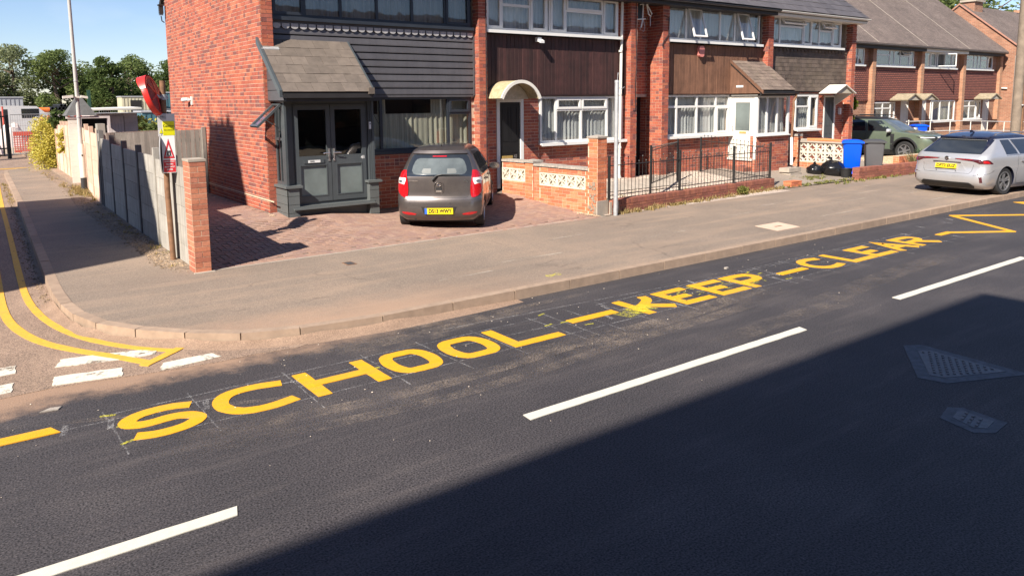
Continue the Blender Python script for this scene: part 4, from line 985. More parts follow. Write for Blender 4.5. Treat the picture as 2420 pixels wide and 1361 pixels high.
b = MB(); b.box(6.78,13.80,.945,6.83,14.48,1.0); b.box(6.78,13.80,1.0,6.83,13.86,2.50); b.box(6.78,14.42,1.0,6.83,14.48,2.50); b.box(6.78,13.86,2.02,6.83,14.42,2.10); rw = obj('porch_side_window', b, MT['anthracite'], H1)
b = MB(); b.box(6.80,13.86,1.0,6.808,14.42,2.02); obj('pane', b, MT['obscure_glass'], rw); b = MB(); b.box(6.80,13.86,2.10,6.808,14.42,2.48); obj('pane', b, MT['dark_glass'], rw)
# things seen through the porch glass belong to the dark inside
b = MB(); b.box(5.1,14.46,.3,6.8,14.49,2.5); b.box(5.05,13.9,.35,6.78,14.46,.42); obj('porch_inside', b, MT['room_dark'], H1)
# lean-to roof
A = Vector((4.84,13.30,2.66)); V = Vector((0,1.14,1.00)); Ls = V.length; Vn = V.normalized()
b = MB(); b.obox(A+Vector((.02,0,-.10)), (1.74,0,0), V, (0,0,.085)); rf = obj('porch_roof', b, MT['fascia_dark'], H1)
b = MB(); b.box(4.92,13.36,2.50,6.55,13.42,2.62); b.box(4.92,13.42,2.50,6.80,WY-.02,2.535); obj('porch_fascia', b, MT['fascia_dark'], H1)
tiles(rf, A, (1,0,0), Vn, 6, 6, .296, Ls/6, 'slate_tile', 100, th=.012, lift=.012)
b = MB(); b.obox(A+Vector((-.055,0,-.09)), (.05,0,0), V, (0,0,.13)); b.obox(A+Vector((1.775,0,-.06)), (.035,0,0), V, (0,0,.09)); obj('verge_trim', b, MT['anthracite'], rf)
b = MB(); b.box(6.50,13.27,2.63,6.62,13.34,2.75); obj('verge_end_cap', b, MT['slate_tile'], rf)
b = MB(); b.obox((4.80,14.18,3.46),(.34,0,0),(0,.18,.12),(0,0,.015)); obj('flashing', b, MT['lead_flashing'], rf)
for i in range(5):
    z0 = 2.52+i*.19; y0 = 13.34+(z0+.10-2.66)*1.14; y0 = max(13.42, y0)
    if y0 > WY-.2: break
    y2 = max(13.42, 13.34+(z0+.28-2.66)*1.14)
    b = MB(); b.prism([(4.90,y0,z0),(4.90,WY-.24,z0),(4.90,WY-.24,z0+.18),(4.90,y2,z0+.18)], (.02,0,0)); obj('gable_board', b, MT['grey_clad'], H1)
# security camera on the gable wall
t = thing('security_camera', 'white security camera fixed to the red gable wall', 'camera', (4.83,19.6,2.58))
b = MB(); b.box(4.80,19.36,2.44,4.84,19.46,2.64); b.tube([(4.80,19.41,2.56),(4.74,19.5,2.56)], .02, 8); obj('bracket', b, MT['white_paint'], t)
b = MB(); b.tube([(4.75,19.46,2.57),(4.70,19.76,2.56)], [.04,.048], 10); obj('body', b, MT['sign_white'], t)
b = MB(); b.tube([(4.70,19.76,2.56),(4.695,19.79,2.56)], .038, 10); obj('lens', b, MT['sign_black'], t)
t = thing('wall_lantern', 'rusty black lantern high on the back corner of the gable wall', 'lamp', (4.74,21.55,4.95))
b = MB(); b.box(4.68,21.50,4.78,4.78,21.60,4.98); b.box(4.66,21.48,4.98,4.80,21.62,5.01); b.tube([(4.73,21.57,4.72),(4.74,21.57,4.6),(4.80,21.57,4.56)], .015, 6); b.tube([(4.73,21.57,5.03),(4.73,21.57,5.12),(4.84,21.57,5.16)], .015, 6); obj('cage', b, MT['black_iron'], t)
b = MB(); b.box(4.685,21.525,4.74,4.775,21.615,4.98); obj('glass', b, MT['dark_glass'], t)
# main roof of houses 41, 43 and 45
def main_roof(house, x0, x1, tmat, gm, white=False, vis=False):
    b = MB(); ey, ez, ry, rz = 13.98, 5.20, 17.95, 8.15
    b.prism([(x0,ey,ez-.10),(x0,ry,rz-.10),(x0,21.95,ez-.10),(x0,21.95,ez-.16),(x0,ry,rz-.2),(x0,ey,ez-.16)], (x1-x0,0,0)); r = obj('roof', b, MT['fascia_dark'], house)
    V = Vector((0,ry-ey,rz-ez)); n = int(V.length/.34)
    tiles(r, (x0,ey-.03,ez-.075), (1,0,0), V, max(1,int((x1-x0)/.33)), n, (x1-x0)/max(1,int((x1-x0)/.33)), V.length/n, tmat, 130 if vis else 0)
    b = MB(); b.box(x0,ey+.02,ez-.24,x1,ey+.05,ez-.09); b.box(x0,ey+.05,ez-.24,x1,WY,ez-.22); obj('fascia', b, MT['white_paint' if white else 'fascia_dark'], r)
    gutter(r, x0, x1, ey-.06, ez-.10, gm)
main_roof(H1, 4.78, 9.82, 'dark_tile', 'gutter_black')
# ================================================================== HOUSE 2 (number 43)
H2 = thing('terraced_house', 'middle terraced house with dark maroon vertical boarding, black front door and arched canopy', 'house', (12.2,14.4,.3), group='terraced houses of the near row')
P = Pieces(); mb = MB()
pier(P, mb, 'B', back=WY); pier(P, mb, 'C', back=WY)
lower_wall(P, mb, 9.93, 14.49, .1, 2.60, [(10.33,11.14,.1,2.52),(11.60,14.42,1.42,2.60)])
lower_wall(P, mb, 14.17, 14.49, 4.05, 5.12, [], Y=WY-.03); lower_wall(P, mb, 9.93, 14.17, 4.98, 5.12, [])
mb.box(14.49,WY,.05,14.62,21.6,5.1)
obj('wall', mb, MT['mortar'], H2); P.done(H2, 'brick', 'brickwork', MT['red_brick'], 300)
shell(H2, 9.93, 14.49)
boards_v(H2, 9.94, 14.48, 2.62, 3.99, CY_, .112, 'dark_boards')
b = MB(); b.box(9.94,CY_+.021,2.6,14.48,CY_+.05,4.0); b.box(9.94,CY_-.03,2.585,14.40,WY,2.615); b.box(14.39,CY_-.03,2.62,14.47,CY_-.004,3.98); obj('board_backing', b, MT['dark_boards'], H2)
window(H2, 9.97, 14.16, 4.08, 5.02, CY_-.04, [(10.45,None,'s'),(11.27,4.66,'ff'),(11.78,None,'s'),(11.88,None,'f'),(12.38,None,'s'),(13.62,4.64,'fs'),(14.16,None,'s')], sillout=.12, seed=21, amp=.03)
window(H2, 11.62, 14.42, 1.44, 2.57, WY-.03, [(12.13,None,'f'),(12.96,2.24,'fs'),(13.86,2.24,'fs'),(14.4,None,'f')], sillout=.14, seed=31, amp=.03, cury=.07)
d2 = small_door(H2, 10.34, 11.13, .42, 2.53, WY-.01, 'door_black', 'white_upvc', fw=.09)
b = MB(); b.box(10.50,WY-.005,1.11,10.80,WY+.022,1.18); obj('letter_box', b, MT['brass'], d2)
put_text(d2, 'door_number', '43', .11, (10.90,WY+.015,1.155), (1,0,0), (0,0,1), 'silver', bold=.004)
# arched canopy over the door
def arc_pt(a, r, cx=10.54, cz=2.26, sx=1.0): return cx+sx*r*math.cos(a), cz+r*math.sin(a)
cr, cz0, cxx = .67, 2.26, 10.53; a0 = math.asin((2.53-cz0)/cr); b = MB(); n = 18; y0_, y1_ = 13.78, WY
A_ = [a0+(math.pi-2*a0)*k/n for k in range(n+1)]
cp = thing('door_canopy', 'yellowed arched canopy over the black front door', 'canopy', (10.53,14.1,2.6))
b.grid(lambda u, v: (cxx-cr*math.cos(A_[round(u*n)])*.92, lerp(y0_,y1_,v), cz0+cr*math.sin(A_[round(u*n)])), n, 4)
b.grid(lambda u, v: (cxx-(cr-.02)*math.cos(A_[round(u*n)])*.92, lerp(y0_,y1_,v), cz0+(cr-.02)*math.sin(A_[round(u*n)])), n, 4, flip=True); obj('shell', b, MT['canopy_grp'], cp, smooth=50)
b = MB()
for k in range(n):
    p, q = A_[k], A_[k+1]; pts = []
    for (ang, r) in ((p,cr+.012),(q,cr+.012),(q,cr-.06),(p,cr-.06)): pts.append((cxx-r*math.cos(ang)*.92, y0_-.015, cz0+r*math.sin(ang)))
    b.prism(pts, (0,.035,0))
obj('front_rim', b, MT['white_paint'], cp)
b = MB(); b.prism([(cxx-(cr-.05)*math.cos(a)*.92, WY-.30, cz0+(cr-.05)*math.sin(a)) for a in A_], (0,.02,0)); obj('back_panel', b, MT['canopy_under'], cp)
# white rain pipe, floodlight, cables
t = thing('rain_pipe', 'white rain water pipe running down beside the arched canopy house', 'drainpipe', (14.25,14.36,.4))
b = MB(); b.cyl((14.27,14.37,5.0),(14.21,14.37,.46),.038,10); b.tube([(14.21,14.37,.5),(14.22,14.33,.40)],.04,10); obj('pipe', b, MT['white_paint'], t)
for z in (1.2,2.6,3.7): b = MB(); b.cyl((14.225,14.37,z),(14.225,14.37,z+.05),.05,10); obj('clip', b, MT['white_paint'], t)
t = thing('security_light', 'small white security light on the dark maroon boarding', 'light', (11.5,14.4,3.95))
b = MB(); b.box(11.44,14.33,3.86,11.56,14.43,3.96); b.obox((11.44,14.22,3.82),(.12,0,0),(0,.12,.05),(0,0,.06)); o = obj('body', b, MT['sign_white'], t)
def cable(pts, r, mat, label, name='cable'):
    b = MB(); b.tube(pts, r, 5); o = obj(name, b, MT[mat]); tag(o, label, 'cable'); return o
cable([(9.90,14.25,5.05),(9.89,14.25,3.2),(9.88,14.25,.9)], .011, 'sign_black', 'black cable down the brick pier left of the arched canopy')
cable([(14.66,14.25,5.0),(14.66,14.25,4.2),(14.70,14.25,3.4),(14.66,14.25,2.9),(14.68,14.25,2.2),(14.60,14.25,2.18)], .011, 'sign_black', 'black cable down the brick pier beside the white rain pipe')
main_roof(H2, 9.82, 15.2, 'dark_tile', 'gutter_black')
# ================================================================== passage and HOUSE 3 (number 45)
H3 = thing('terraced_house', 'terraced house with faded brown vertical boarding, dark side passage and tiled glazed porch', 'house', (18,14.4,.3), group='terraced houses of the near row')
P = Pieces(); mb = MB()
pier(P, mb, 'D', back=14.85)
brickface(P, (14.73,14.85,0), (1,0,0), (0,-1,0), [(0,.97,2.62,5.1)]); mb.box(14.73,14.85,2.60,15.70,15.0,5.1)
brickface(P, (15.70,21,0), (0,-1,0), (-1,0,0), [(0,6.15,.1,2.6)]); mb.box(15.70,14.9,.05,15.9,21.6,2.6)
lower_wall(P, mb, 15.96, 20.42, .1, 2.60, [(16.0,18.90,1.40,2.60),(19.0,20.42,.1,2.5)])
lower_wall(P, mb, 15.96, 20.42, 4.98, 5.12, [])
# porch brick base
xa, xb, yf = 18.93, 20.52, 13.51
brickface(P, (xa,yf,0), (1,0,0), (0,-1,0), [(0,xb-xa,.3,1.38)]); mb.box(xa,yf,.05,xb,yf+.12,1.38); mb.box(xb-.1,yf+.12,.05,xb,WY,1.38)
brickface(P, (xa,yf+.22,0), (0,-1,0), (-1,0,0), [(0,.22,.3,1.38)]); mb.box(xa,yf+.12,.05,xa+.1,yf+.22,1.38); mb.box(xa,yf+.22,.05,xa+.1,WY,.66)
brickface(P, (xa,WY,0), (0,-1,0), (-1,0,0), [(0,WY-yf-.22,.3,.66)])
obj('wall', mb, MT['mortar'], H3); P.done(H3, 'brick', 'brickwork', MT['red_brick'], 300)
b = MB(); b.box(14.73,14.84,2.54,15.70,15.02,2.62); obj('lintel', b, MT['concrete'], H3)
b = MB(); b.box(14.74,15.05,.05,15.69,15.09,2.54); obj('passage_dark_panel', b, MT['door_black'], H3)  # black panel added so the passage opening reads as dark
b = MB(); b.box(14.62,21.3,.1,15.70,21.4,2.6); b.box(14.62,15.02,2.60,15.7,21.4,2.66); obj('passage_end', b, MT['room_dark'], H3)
shell(H3, 15.96, 20.42)
boards_v(H3, 15.97, 20.41, 2.62, 4.0, CY_, .125, 'brown_boards')
b = MB(); b.box(15.97,CY_+.021,2.6,20.41,CY_+.05,4.0); b.box(15.97,CY_-.01,2.59,18.9,WY,2.615); obj('board_backing', b, MT['dark_boards'], H3)
window(H3, 15.97, 20.16, 4.10, 5.03, CY_-.04, [(16.80,None,'f'),(17.42,None,'v'),(18.28,None,'f'),(18.96,None,'f'),(19.58,None,'v'),(20.1,None,'f')], sillout=.12, seed=41, amp=.03)
window(H3, 16.0, 18.90, 1.44, 2.59, WY-.03, [(16.55,2.26,'ff'),(17.42,2.26,'ff'),(18.27,2.26,'ff'),(18.9,2.26,'sf')], sillout=.14, seed=51, amp=.035, cury=.07)
# glazed porch
b = MB(); b.box(xa+.0,yf,1.40,xa+.07,yf+.07,2.56); b.box(xb-.08,yf,1.40,xb,yf+.07,2.56); b.box(xa+.07,yf,1.40,xb-.08,yf+.07,1.47); b.box(xa+.07,yf,2.49,xb-.08,yf+.07,2.56); pw = obj('porch_window', b, MT['white_upvc'], H3)
for x in (19.42,19.92): b = MB(); b.box(x-.03,yf+.005,1.47,x+.03,yf+.06,2.49); obj('mullion', b, MT['white_upvc'], pw)
for a, c in ((19.0,19.39),(19.45,19.89),(19.95,20.44)): b = MB(); b.box(a,yf+.03,1.47,c,yf+.038,2.49); obj('pane', b, MT['window_glass'], pw)
obj('curtain', curtain_mb(19.0,20.44,1.45,2.52,yf+.15,.02,seed=61), MT['net_white'], pw, smooth=60)
b = MB(); b.box(xa-.05,yf-.09,1.375,xb+.03,yf+.01,1.40); obj('sill', b, MT['white_upvc'], pw)
b = MB(); b.box(xa-.01,yf+.005,2.50,xa+.06,WY,2.58); b.box(xa-.01,yf+.005,.70,xa+.06,yf+.10,2.50); b.box(xa-.01,WY-.06,.70,xa+.06,WY,2.50); b.box(xa-.05,yf+.1,.66,xa+.06,WY,.72); pd = obj('door_frame', b, MT['white_paint'], H3)
b = MB(); y0, y1 = yf+.11, WY-.07; zz0, zz1 = .74, 2.49
for q in ((y0,zz0,y1,.80),(y0,2.36,y1,zz1),(y0,.80,y0+.15,2.36),(y1-.15,.80,y1,2.36),(y0+.15,1.44,y1-.15,1.53),(y0+.15,.80,y1-.15,.90)): b.box(xa+.005,q[0],q[1],xa+.05,q[2],q[3])
b.box(xa+.015,y0+.15,.90,xa+.04,y1-.15,1.44); dd = obj('porch_door', b, MT['white_paint'], H3)
b = MB(); b.box(xa+.02,y0+.15,1.53,xa+.028,y1-.15,2.36); obj('pane', b, MT['obscure_glass'], dd)
b = MB(); b.box(xa-.004,y0+.26,1.455,xa+.006,y0+.50,1.51); obj('letter_box', b, MT['brass'], dd)
put_text(dd, 'door_number', '4', .09, (xa-.002,y0+.58,1.485), (0,-1,0), (0,0,1), 'sign_grey', bold=.002); put_text(dd, 'door_number', '5', .09, (xa-.002,y0+.17,1.485), (0,-1,0), (0,0,1), 'sign_grey', bold=.002)
b = MB(); b.tube([(xa,y1-.06,1.58),(xa-.045,y1-.06,1.58),(xa-.045,y1-.16,1.58)], .01, 6); b.box(xa-.004,y1-.075,1.48,xa+.006,y1-.045,1.68); obj('handle', b, MT['silver'], dd)
b = MB(); b.box(xa-.35,yf+.15,.30,xa-.01,WY-.1,.47); obj('door_step', b, MT['dark_brick'], H3)
# porch gable boards and lean-to tiles
b = MB(); b.prism([(xa-.06,yf-.12,2.62),(xa-.06,WY,2.62),(xa-.06,WY,3.52)], (.05,0,0)); gb = obj('porch_gable', b, MT['brown_boards'], H3)
b = MB(); b.obox((xa-.10,yf-.24,2.60),(.04,0,0),(0,1.22,.97),(0,0,.09)); obj('bargeboard', b, MT['brown_boards'], gb)
b = MB(); b.box(xa-.075,13.98,2.80,xa-.06,14.22,2.86); obj('sign_plate', b, MT['sign_white'], gb)
b = MB(); A = Vector((xa-.10,13.33,2.70)); V = Vector((0,WY-.04-13.33,.88)); b.obox(A+Vector((.02,0,-.09)),(1.64,0,0),V,(0,0,.075)); rf = obj('porch_roof', b, MT['fascia_dark'], H3)
tiles(rf, A, (1,0,0), V, 8, 9, 1.68/8, V.length/9, 'brown_tile', 100, th=.016, lift=.016); gutter(rf, xa-.12, xb+.04, 13.27, 2.64, 'gutter_black', .045)
b = MB(); b.box(xa-.06,13.36,2.55,xb+.02,13.40,2.66); b.box(xa-.05,13.40,2.545,xb+.02,WY,2.565); obj('porch_fascia', b, MT['fascia_dark'], rf)
t = thing('drainpipe', 'brown porch drainpipe ending in a cream pipe on a concrete block', 'drainpipe', (20.1,13.2,.4))
b = MB(); b.tube([(20.50,13.28,2.62),(20.46,13.28,2.5),(20.30,13.24,2.38),(20.26,13.2,2.2),(20.13,13.15,1.30)], .035, 10); obj('upper_pipe', b, MT['rust_brown'], t)
b = MB(); b.tube([(20.13,13.15,1.32),(19.98,13.02,.52)], .042, 10); obj('lower_pipe', b, MT['white_paint'], t)
b = MB(); b.box(19.70,12.86,.12,20.24,13.20,.30); b.box(19.66,12.88,.32,20.26,13.22,.44); o = obj('concrete_block', b, MT['concrete']); tag(o, 'two cracked concrete blocks under the porch drainpipe', 'block')
t = thing('alarm_box', 'faded red burglar alarm box on brown boarding under the window', 'alarm box', (17.42,14.36,3.95))
b = MB(); b.prism([(17.35,14.34,3.96),(17.50,14.34,3.96),(17.54,14.34,3.88),(17.52,14.34,3.70),(17.48,14.34,3.66),(17.37,14.34,3.66),(17.33,14.34,3.70),(17.31,14.34,3.88)][::-1], (0,.09,0)); obj('case', b, MT['pink_box'], t)
# television aerial in the passage recess
t = thing('tv_aerial', 'white television aerial and dangling leads above the dark passage', 'aerial', (15.0,14.4,4.6))
b = MB(); b.tube([(14.98,14.3,5.15),(14.95,14.3,4.55),(14.90,14.3,4.35)], .018, 6); b.tube([(14.72,14.3,4.55),(15.06,14.3,4.58)], .018, 6); b.tube([(14.85,14.3,4.93),(15.1,14.3,5.0)], .012, 6); b.tube([(15.05,14.3,5.12),(15.14,14.3,4.92),(15.30,14.3,4.72),(15.26,14.3,4.66),(15.18,14.3,4.70),(15.08,14.3,5.0)], .018, 6); obj('mast', b, MT['white_paint'], t)
b = MB(); b.tube([(15.24,14.3,4.68),(15.25,14.3,4.40)], .012, 5); b.tube([(14.92,14.3,4.5),(14.86,14.3,4.3),(15.0,14.3,4.25),(15.04,14.3,4.38),(14.97,14.3,4.55)], .007, 5); b.tube([(15.23,14.75,4.1),(15.2,14.75,3.8),(15.1,14.75,3.4)], .01, 5); obj('lead', b, MT['sign_grey'], t)
b = MB(); b.box(14.76,14.42,4.56,15.05,14.5,4.95); obj('junction_box', b, MT['sign_black'], t)
cable([(15.72,14.24,4.7),(15.92,14.24,4.65),(15.90,14.24,4.2),(15.70,14.24,4.0),(15.66,14.24,3.9)], .012, 'sign_black', 'black cable looping over the brick pier right of the aerial')
main_roof(H3, 15.2, 20.48, 'dark_tile', 'gutter_black', vis=True)
# ================================================================== HOUSE 4
H4 = thing('terraced_house', 'end terraced house of the near row with dark weatherboarding and white gutter', 'house', (23,14.4,.3), group='terraced houses of the near row')
P = Pieces(); mb = MB()
pier(P, mb, 'E', back=WY); pier(P, mb, 'F', back=WY)
lower_wall(P, mb, 20.68, 25.2, .1, 2.66, [(22.28,23.62,1.42,2.60),(23.98,24.72,.1,2.56)]); lower_wall(P, mb, 20.68, 25.2, 4.98, 5.12, [])
mb.box(25.24,PY+.01,.0,25.44,21.6,5.1)
obj('wall', mb, MT['mortar'], H4); P.done(H4, 'brick', 'brickwork', MT['red_brick'], 300)
shell(H4, 20.68, 25.2)
TP = Pieces()
for k in range(10):
    z = 2.70+k*.128; x = 20.70-(.1 if k % 2 else 0)
    while x < 25.18:
        a, c = max(20.70,x), min(25.18,x+.2)
        if c-a > .02: TP.add((a+.002,CY_-.016,z), (c-a-.004,0,0), (0,.012,.135), (0,.014,0))
        x += .2
TP.done(H4, 'shingle', 'shingles_far', MT['black_brown_boards'], 300)
b = MB(); b.box(20.70,CY_+.01,2.66,25.18,CY_+.05,4.06); obj('board_backing', b, MT['dark_boards'], H4)
scallops(H4, 20.78, 25.16, 3.99, CY_-.04, 22, .05, 'black_brown_boards')
window(H4, 20.72, 24.72, 4.14, 5.0, CY_-.04, [(21.20,None,'f'),(22.46,4.72,'ft'),(22.95,None,'s'),(23.40,None,'f'),(24.17,4.66,'ft'),(24.7,None,'s')], sillout=.12, seed=71, amp=.03)
window(H4, 22.30, 23.60, 1.46, 2.58, WY-.03, [(23.08,2.2,'ff'),(23.6,None,'s')], sillout=.14, seed=81, cury=.12)
small_door(H4, 24.0, 24.70, .40, 2.55, WY-.01, 'anthracite', 'white_upvc')
cp = thing('door_canopy', 'small white pitched canopy over the grey front door', 'canopy', (24.15,14.1,2.7))
for s in (-1, 1):
    b = MB(); b.add([(24.15,13.80,2.88),(24.15+s*.62,13.80,2.60),(24.15+s*.62,CY_-.03,2.60),(24.15,CY_-.03,2.88),(24.15,13.80,2.91),(24.15+s*.64,13.80,2.625),(24.15+s*.64,CY_-.03,2.625),(24.15,CY_-.03,2.91)], [(0,1,2,3),(4,5,6,7)[::-1],(0,4,5,1),(1,5,6,2),(2,6,7,3)]); obj('roof_slope', b, MT['white_paint'], cp)
b = MB(); b.prism([(23.60,13.86,2.62),(24.15,13.86,2.86),(24.70,13.86,2.62)][::-1], (0,.02,0)); obj('gable_panel', b, MT['canopy_under'], cp)
b = MB(); b.prism([(24.62,13.9,2.60),(24.66,WY,2.60),(24.66,WY,2.2)], (.05,0,0)); obj('bracket', b, MT['white_paint'], cp)
b = MB(); b.box(24.86,WY-.1,1.9,24.94,WY-.02,2.12); o = obj('porch_lamp', b, MT['sign_white']); tag(o, 'small white wall lamp right of the grey front door', 'lamp')
main_roof(H4, 20.48, 25.62, 'dark_tile', 'white_paint', white=True, vis=True)
b = MB(); b.box(20.48,13.99,4.98,25.6,14.3,5.02); obj('soffit', b, MT['white_paint'], H4)
# ================================================================== far row of houses
FY, FC, FW = 18.30, 18.46, 18.52
def brickblock(name, c1, c2, mort, ax, bw=.225, rh=.075):       # far brick: courses too small to pick apart
    m, n, b, o = nodes(name); p = pos(n); sx = N(n, 'SeparateXYZ'); n.links.new(p, sx.inputs[0]); cx = N(n, 'CombineXYZ')
    n.links.new(math_(n, 'ADD', sx.outputs[0], sx.outputs[1]), cx.inputs[0]); n.links.new(sx.outputs[2], cx.inputs[1])
    t = N(n, 'TexBrick'); t.inputs['Color1'].default_value = (*c1,1); t.inputs['Color2'].default_value = (*c2,1); t.inputs['Mortar'].default_value = (*mort,1)
    t.inputs['Scale'].default_value = 1; t.inputs['Mortar Size'].default_value = .008; t.inputs['Brick Width'].default_value = bw; t.inputs['Row Height'].default_value = rh; t.inputs['Bias'].default_value = -.1
    n.links.new(cx.outputs[0], t.inputs['Vector']); c = mix(n, 1., t.outputs[0], ramp(n, noise(n, p, 2.5, 5), [(.3,g3(.8)),(.7,g3(1.15))]), 'MULTIPLY')
    n.links.new(c, b.inputs['Base Color']); b.inputs['Roughness'].default_value = .9; bump(n, b, math_(n, 'SUBTRACT', 1., t.outputs['Fac']), .6, .01); return m
brickblock('far_brickwork', (.33,.145,.085), (.23,.10,.06), (.38,.28,.20), 'x'); brickblock('far_orange_brickwork', (.42,.20,.11), (.32,.15,.085), (.40,.29,.20), 'x'); simple('old_bargeboard', (.34,.17,.12), .7)
def tilehang(name):
    m, n, b, o = nodes(name); p = pos(n); sx = N(n, 'SeparateXYZ'); n.links.new(p, sx.inputs[0]); cx = N(n, 'CombineXYZ')
    n.links.new(sx.outputs[0], cx.inputs[0]); n.links.new(sx.outputs[2], cx.inputs[1])
    t = N(n, 'TexBrick'); t.inputs['Color1'].default_value = (.34,.11,.075,1); t.inputs['Color2'].default_value = (.24,.08,.06,1); t.inputs['Mortar'].default_value = (.05,.022,.02,1)
    t.inputs['Scale'].default_value = 1; t.inputs['Mortar Size'].default_value = .018; t.inputs['Brick Width'].default_value = .165; t.inputs['Row Height'].default_value = .088
    n.links.new(cx.outputs[0], t.inputs['Vector']); n.links.new(t.outputs[0], b.inputs['Base Color']); b.inputs['Roughness'].default_value = .85
    bump(n, b, math_(n, 'SUBTRACT', 1., t.outputs['Fac']), .8, .02); return m
tilehang('hung_tiles')
def rooftiles(name, c1, c2, dk):
    m, n, b, o = nodes(name); p = pos(n); sx = N(n, 'SeparateXYZ'); n.links.new(p, sx.inputs[0]); cx = N(n, 'CombineXYZ')
    n.links.new(sx.outputs[0], cx.inputs[0]); n.links.new(math_(n, 'MULTIPLY', sx.outputs[2], 1.45), cx.inputs[1])
    t = N(n, 'TexBrick'); t.inputs['Color1'].default_value = (*c1,1); t.inputs['Color2'].default_value = (*c2,1); t.inputs['Mortar'].default_value = (*dk,1)
    t.inputs['Scale'].default_value = 1; t.inputs['Mortar Size'].default_value = .012; t.inputs['Brick Width'].default_value = .17; t.inputs['Row Height'].default_value = .10
    n.links.new(cx.outputs[0], t.inputs['Vector']); c = mix(n, 1., t.outputs[0], ramp(n, noise(n, p, .8, 6, .7), [(.3,g3(.75)),(.7,g3(1.25))]), 'MULTIPLY')
    n.links.new(c, b.inputs['Base Color']); b.inputs['Roughness'].default_value = .9; bump(n, b, math_(n, 'SUBTRACT', 1., t.outputs['Fac']), .8, .02); return m
rooftiles('far_roof_tiles', (.20,.155,.13), (.145,.11,.095), (.06,.045,.04))
FX = [29.6, 34.15, 38.75, 43.35, 47.95]
flabels = ['far row house mostly hidden behind the dark weatherboarded house, with one top window', 'far row house with hung red tiles behind the green car', 'far row house with hung red tiles and a wide open top window above the railing', 'last far row house with hung red tiles, beside the taller brick gable']
far_up = [[(33.55,4.35,'ft')], None, None, None]
for i in range(4):
    x0, x1 = FX[i], FX[i+1]
    h = thing('terraced_house', flabels[i], 'house', ((x0+x1)/2,FY,.1), group='terraced houses of the far row')
    b = MB(); a = .30
    holes_lo = {0:[(31,33,1.2,2.3)],1:[(34.75,36.75,1.45,2.24),(37.35,38.15,.1,2.3)],2:[(40.35,43.05,1.2,2.28),(38.95,39.9,.1,2.3)],3:[(43.95,46.2,1.2,2.28),(46.5,47.35,.1,2.3)]}[i]
    slab(b, (0,FW,0), (1,0,0), (0,-1,0), cuts((x0+a,x1,.0,2.32), holes_lo), .25)
    slab(b, (0,FW,0), (1,0,0), (0,-1,0), [(x1-.9,x1,3.9,4.95),(x0+a,x1,4.7,4.95)], .25); b.box(x0+a,FW+.01,2.3,x1,FW+.1,3.9)
    obj('wall', b, MT['far_brickwork'], h); b = MB(); b.box(x0,26.6,0,x1,26.8,4.95); obj('back_wall', b, MT['far_brickwork'], h)
    b = MB(); b.box(x0,FY,0,x0+a,FW+.2,4.8); 
    if i == 3: b.box(x1,FY,0,x1+a,26.7,4.8); b.prism([(x1,FY,4.8),(x1,26.7,4.8),(x1,22.4,8.3)], (a,0,0))
    obj('pier', b, MT['far_orange_brickwork'], h)
    b = MB(); b.box(x0+a,FC,2.32,x1,FC+.05,3.87); b.box(x0+a,FC-.02,2.32,x1,FC,2.36); obj('tile_hanging', b, MT['hung_tiles'], h)
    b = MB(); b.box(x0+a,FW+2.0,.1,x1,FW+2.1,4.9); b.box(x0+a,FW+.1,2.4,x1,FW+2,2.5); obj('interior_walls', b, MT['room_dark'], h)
    spec = {0:(31.2,33.62,[(32.3,None,'s'),(33.1,4.3,'ff'),(33.6,None,'f')]),1:(34.5,38.2,[(35.9,4.42,'ff'),(36.3,None,'f'),(36.9,None,'f'),(37.75,4.42,'ft'),(38.2,None,'f')]),2:(39.1,42.75,[(39.9,None,'f'),(40.5,None,'s'),(41.5,None,'w'),(42.2,None,'f'),(42.75,None,'s')]),3:(43.7,47.2,[(44.85,4.42,'ff'),(45.3,None,'f'),(45.7,None,'f'),(46.55,4.42,'ff'),(47.2,None,'s')])}[i]
    window(h, spec[0], spec[1], 3.93, 4.68, FC-.03, spec[2], cur='net_dark', sillout=.08, seed=90+i)
    lo = {0:None,1:(34.75,36.75,1.45,2.24,[(35.6,1.95,'ff'),(36.35,1.95,'ff'),(36.75,None,'f')]),2:(40.35,43.05,1.22,2.28,[(40.6,None,'f'),(41.4,None,'f'),(42.45,None,'f'),(43.05,None,'f')]),3:(43.95,46.2,1.25,2.26,[(44.8,1.95,'ff'),(45.6,1.95,'ff'),(46.2,None,'s')])}[i]
    if lo: window(h, lo[0], lo[1], lo[2], lo[3], FW-.03, lo[4], cur='net_cream' if i == 2 else 'net_dark', sillout=.1, seed=95+i, curseg=[(lo[0]+1.2,lo[1])] if i == 2 else None)
    dx = {0:None,1:(37.35,38.10),2:(38.98,39.9),3:(46.5,47.3)}[i]
    if dx: small_door(h, dx[0], dx[1], .12, 2.28, FW-.01, 'white_paint', 'white_paint')
    # roof
    ey, ez, ry, rz = 18.05, 4.92, 22.4, 8.45
    b = MB(); b.prism([(x0,ey,ez),(x0,ry,rz),(x0,26.9,ez),(x0,26.9,ez-.1),(x0,ry,rz-.14),(x0,ey,ez-.10)], (x1-x0+(.32 if i == 3 else 0),0,0)); rf = obj('roof', b, MT['far_roof_tiles'], h)
    b = MB(); b.box(x0,ey+.04,ez-.26,x1,ey+.07,ez-.06); b.box(x0,ey+.07,ez-.26,x1,FW,ez-.24); obj('fascia', b, MT['white_paint' if i == 2 else 'fascia_dark'], rf); gutter(rf, x0, x1, ey-.06, ez-.08, 'gutter_black')
    if i: b = MB(); b.obox((x0-.02,ey,ez+.004),(.035,0,0),(0,ry-ey,rz-ez),(0,0,.01)); obj('roof_joint', b, MT['concrete'], rf)
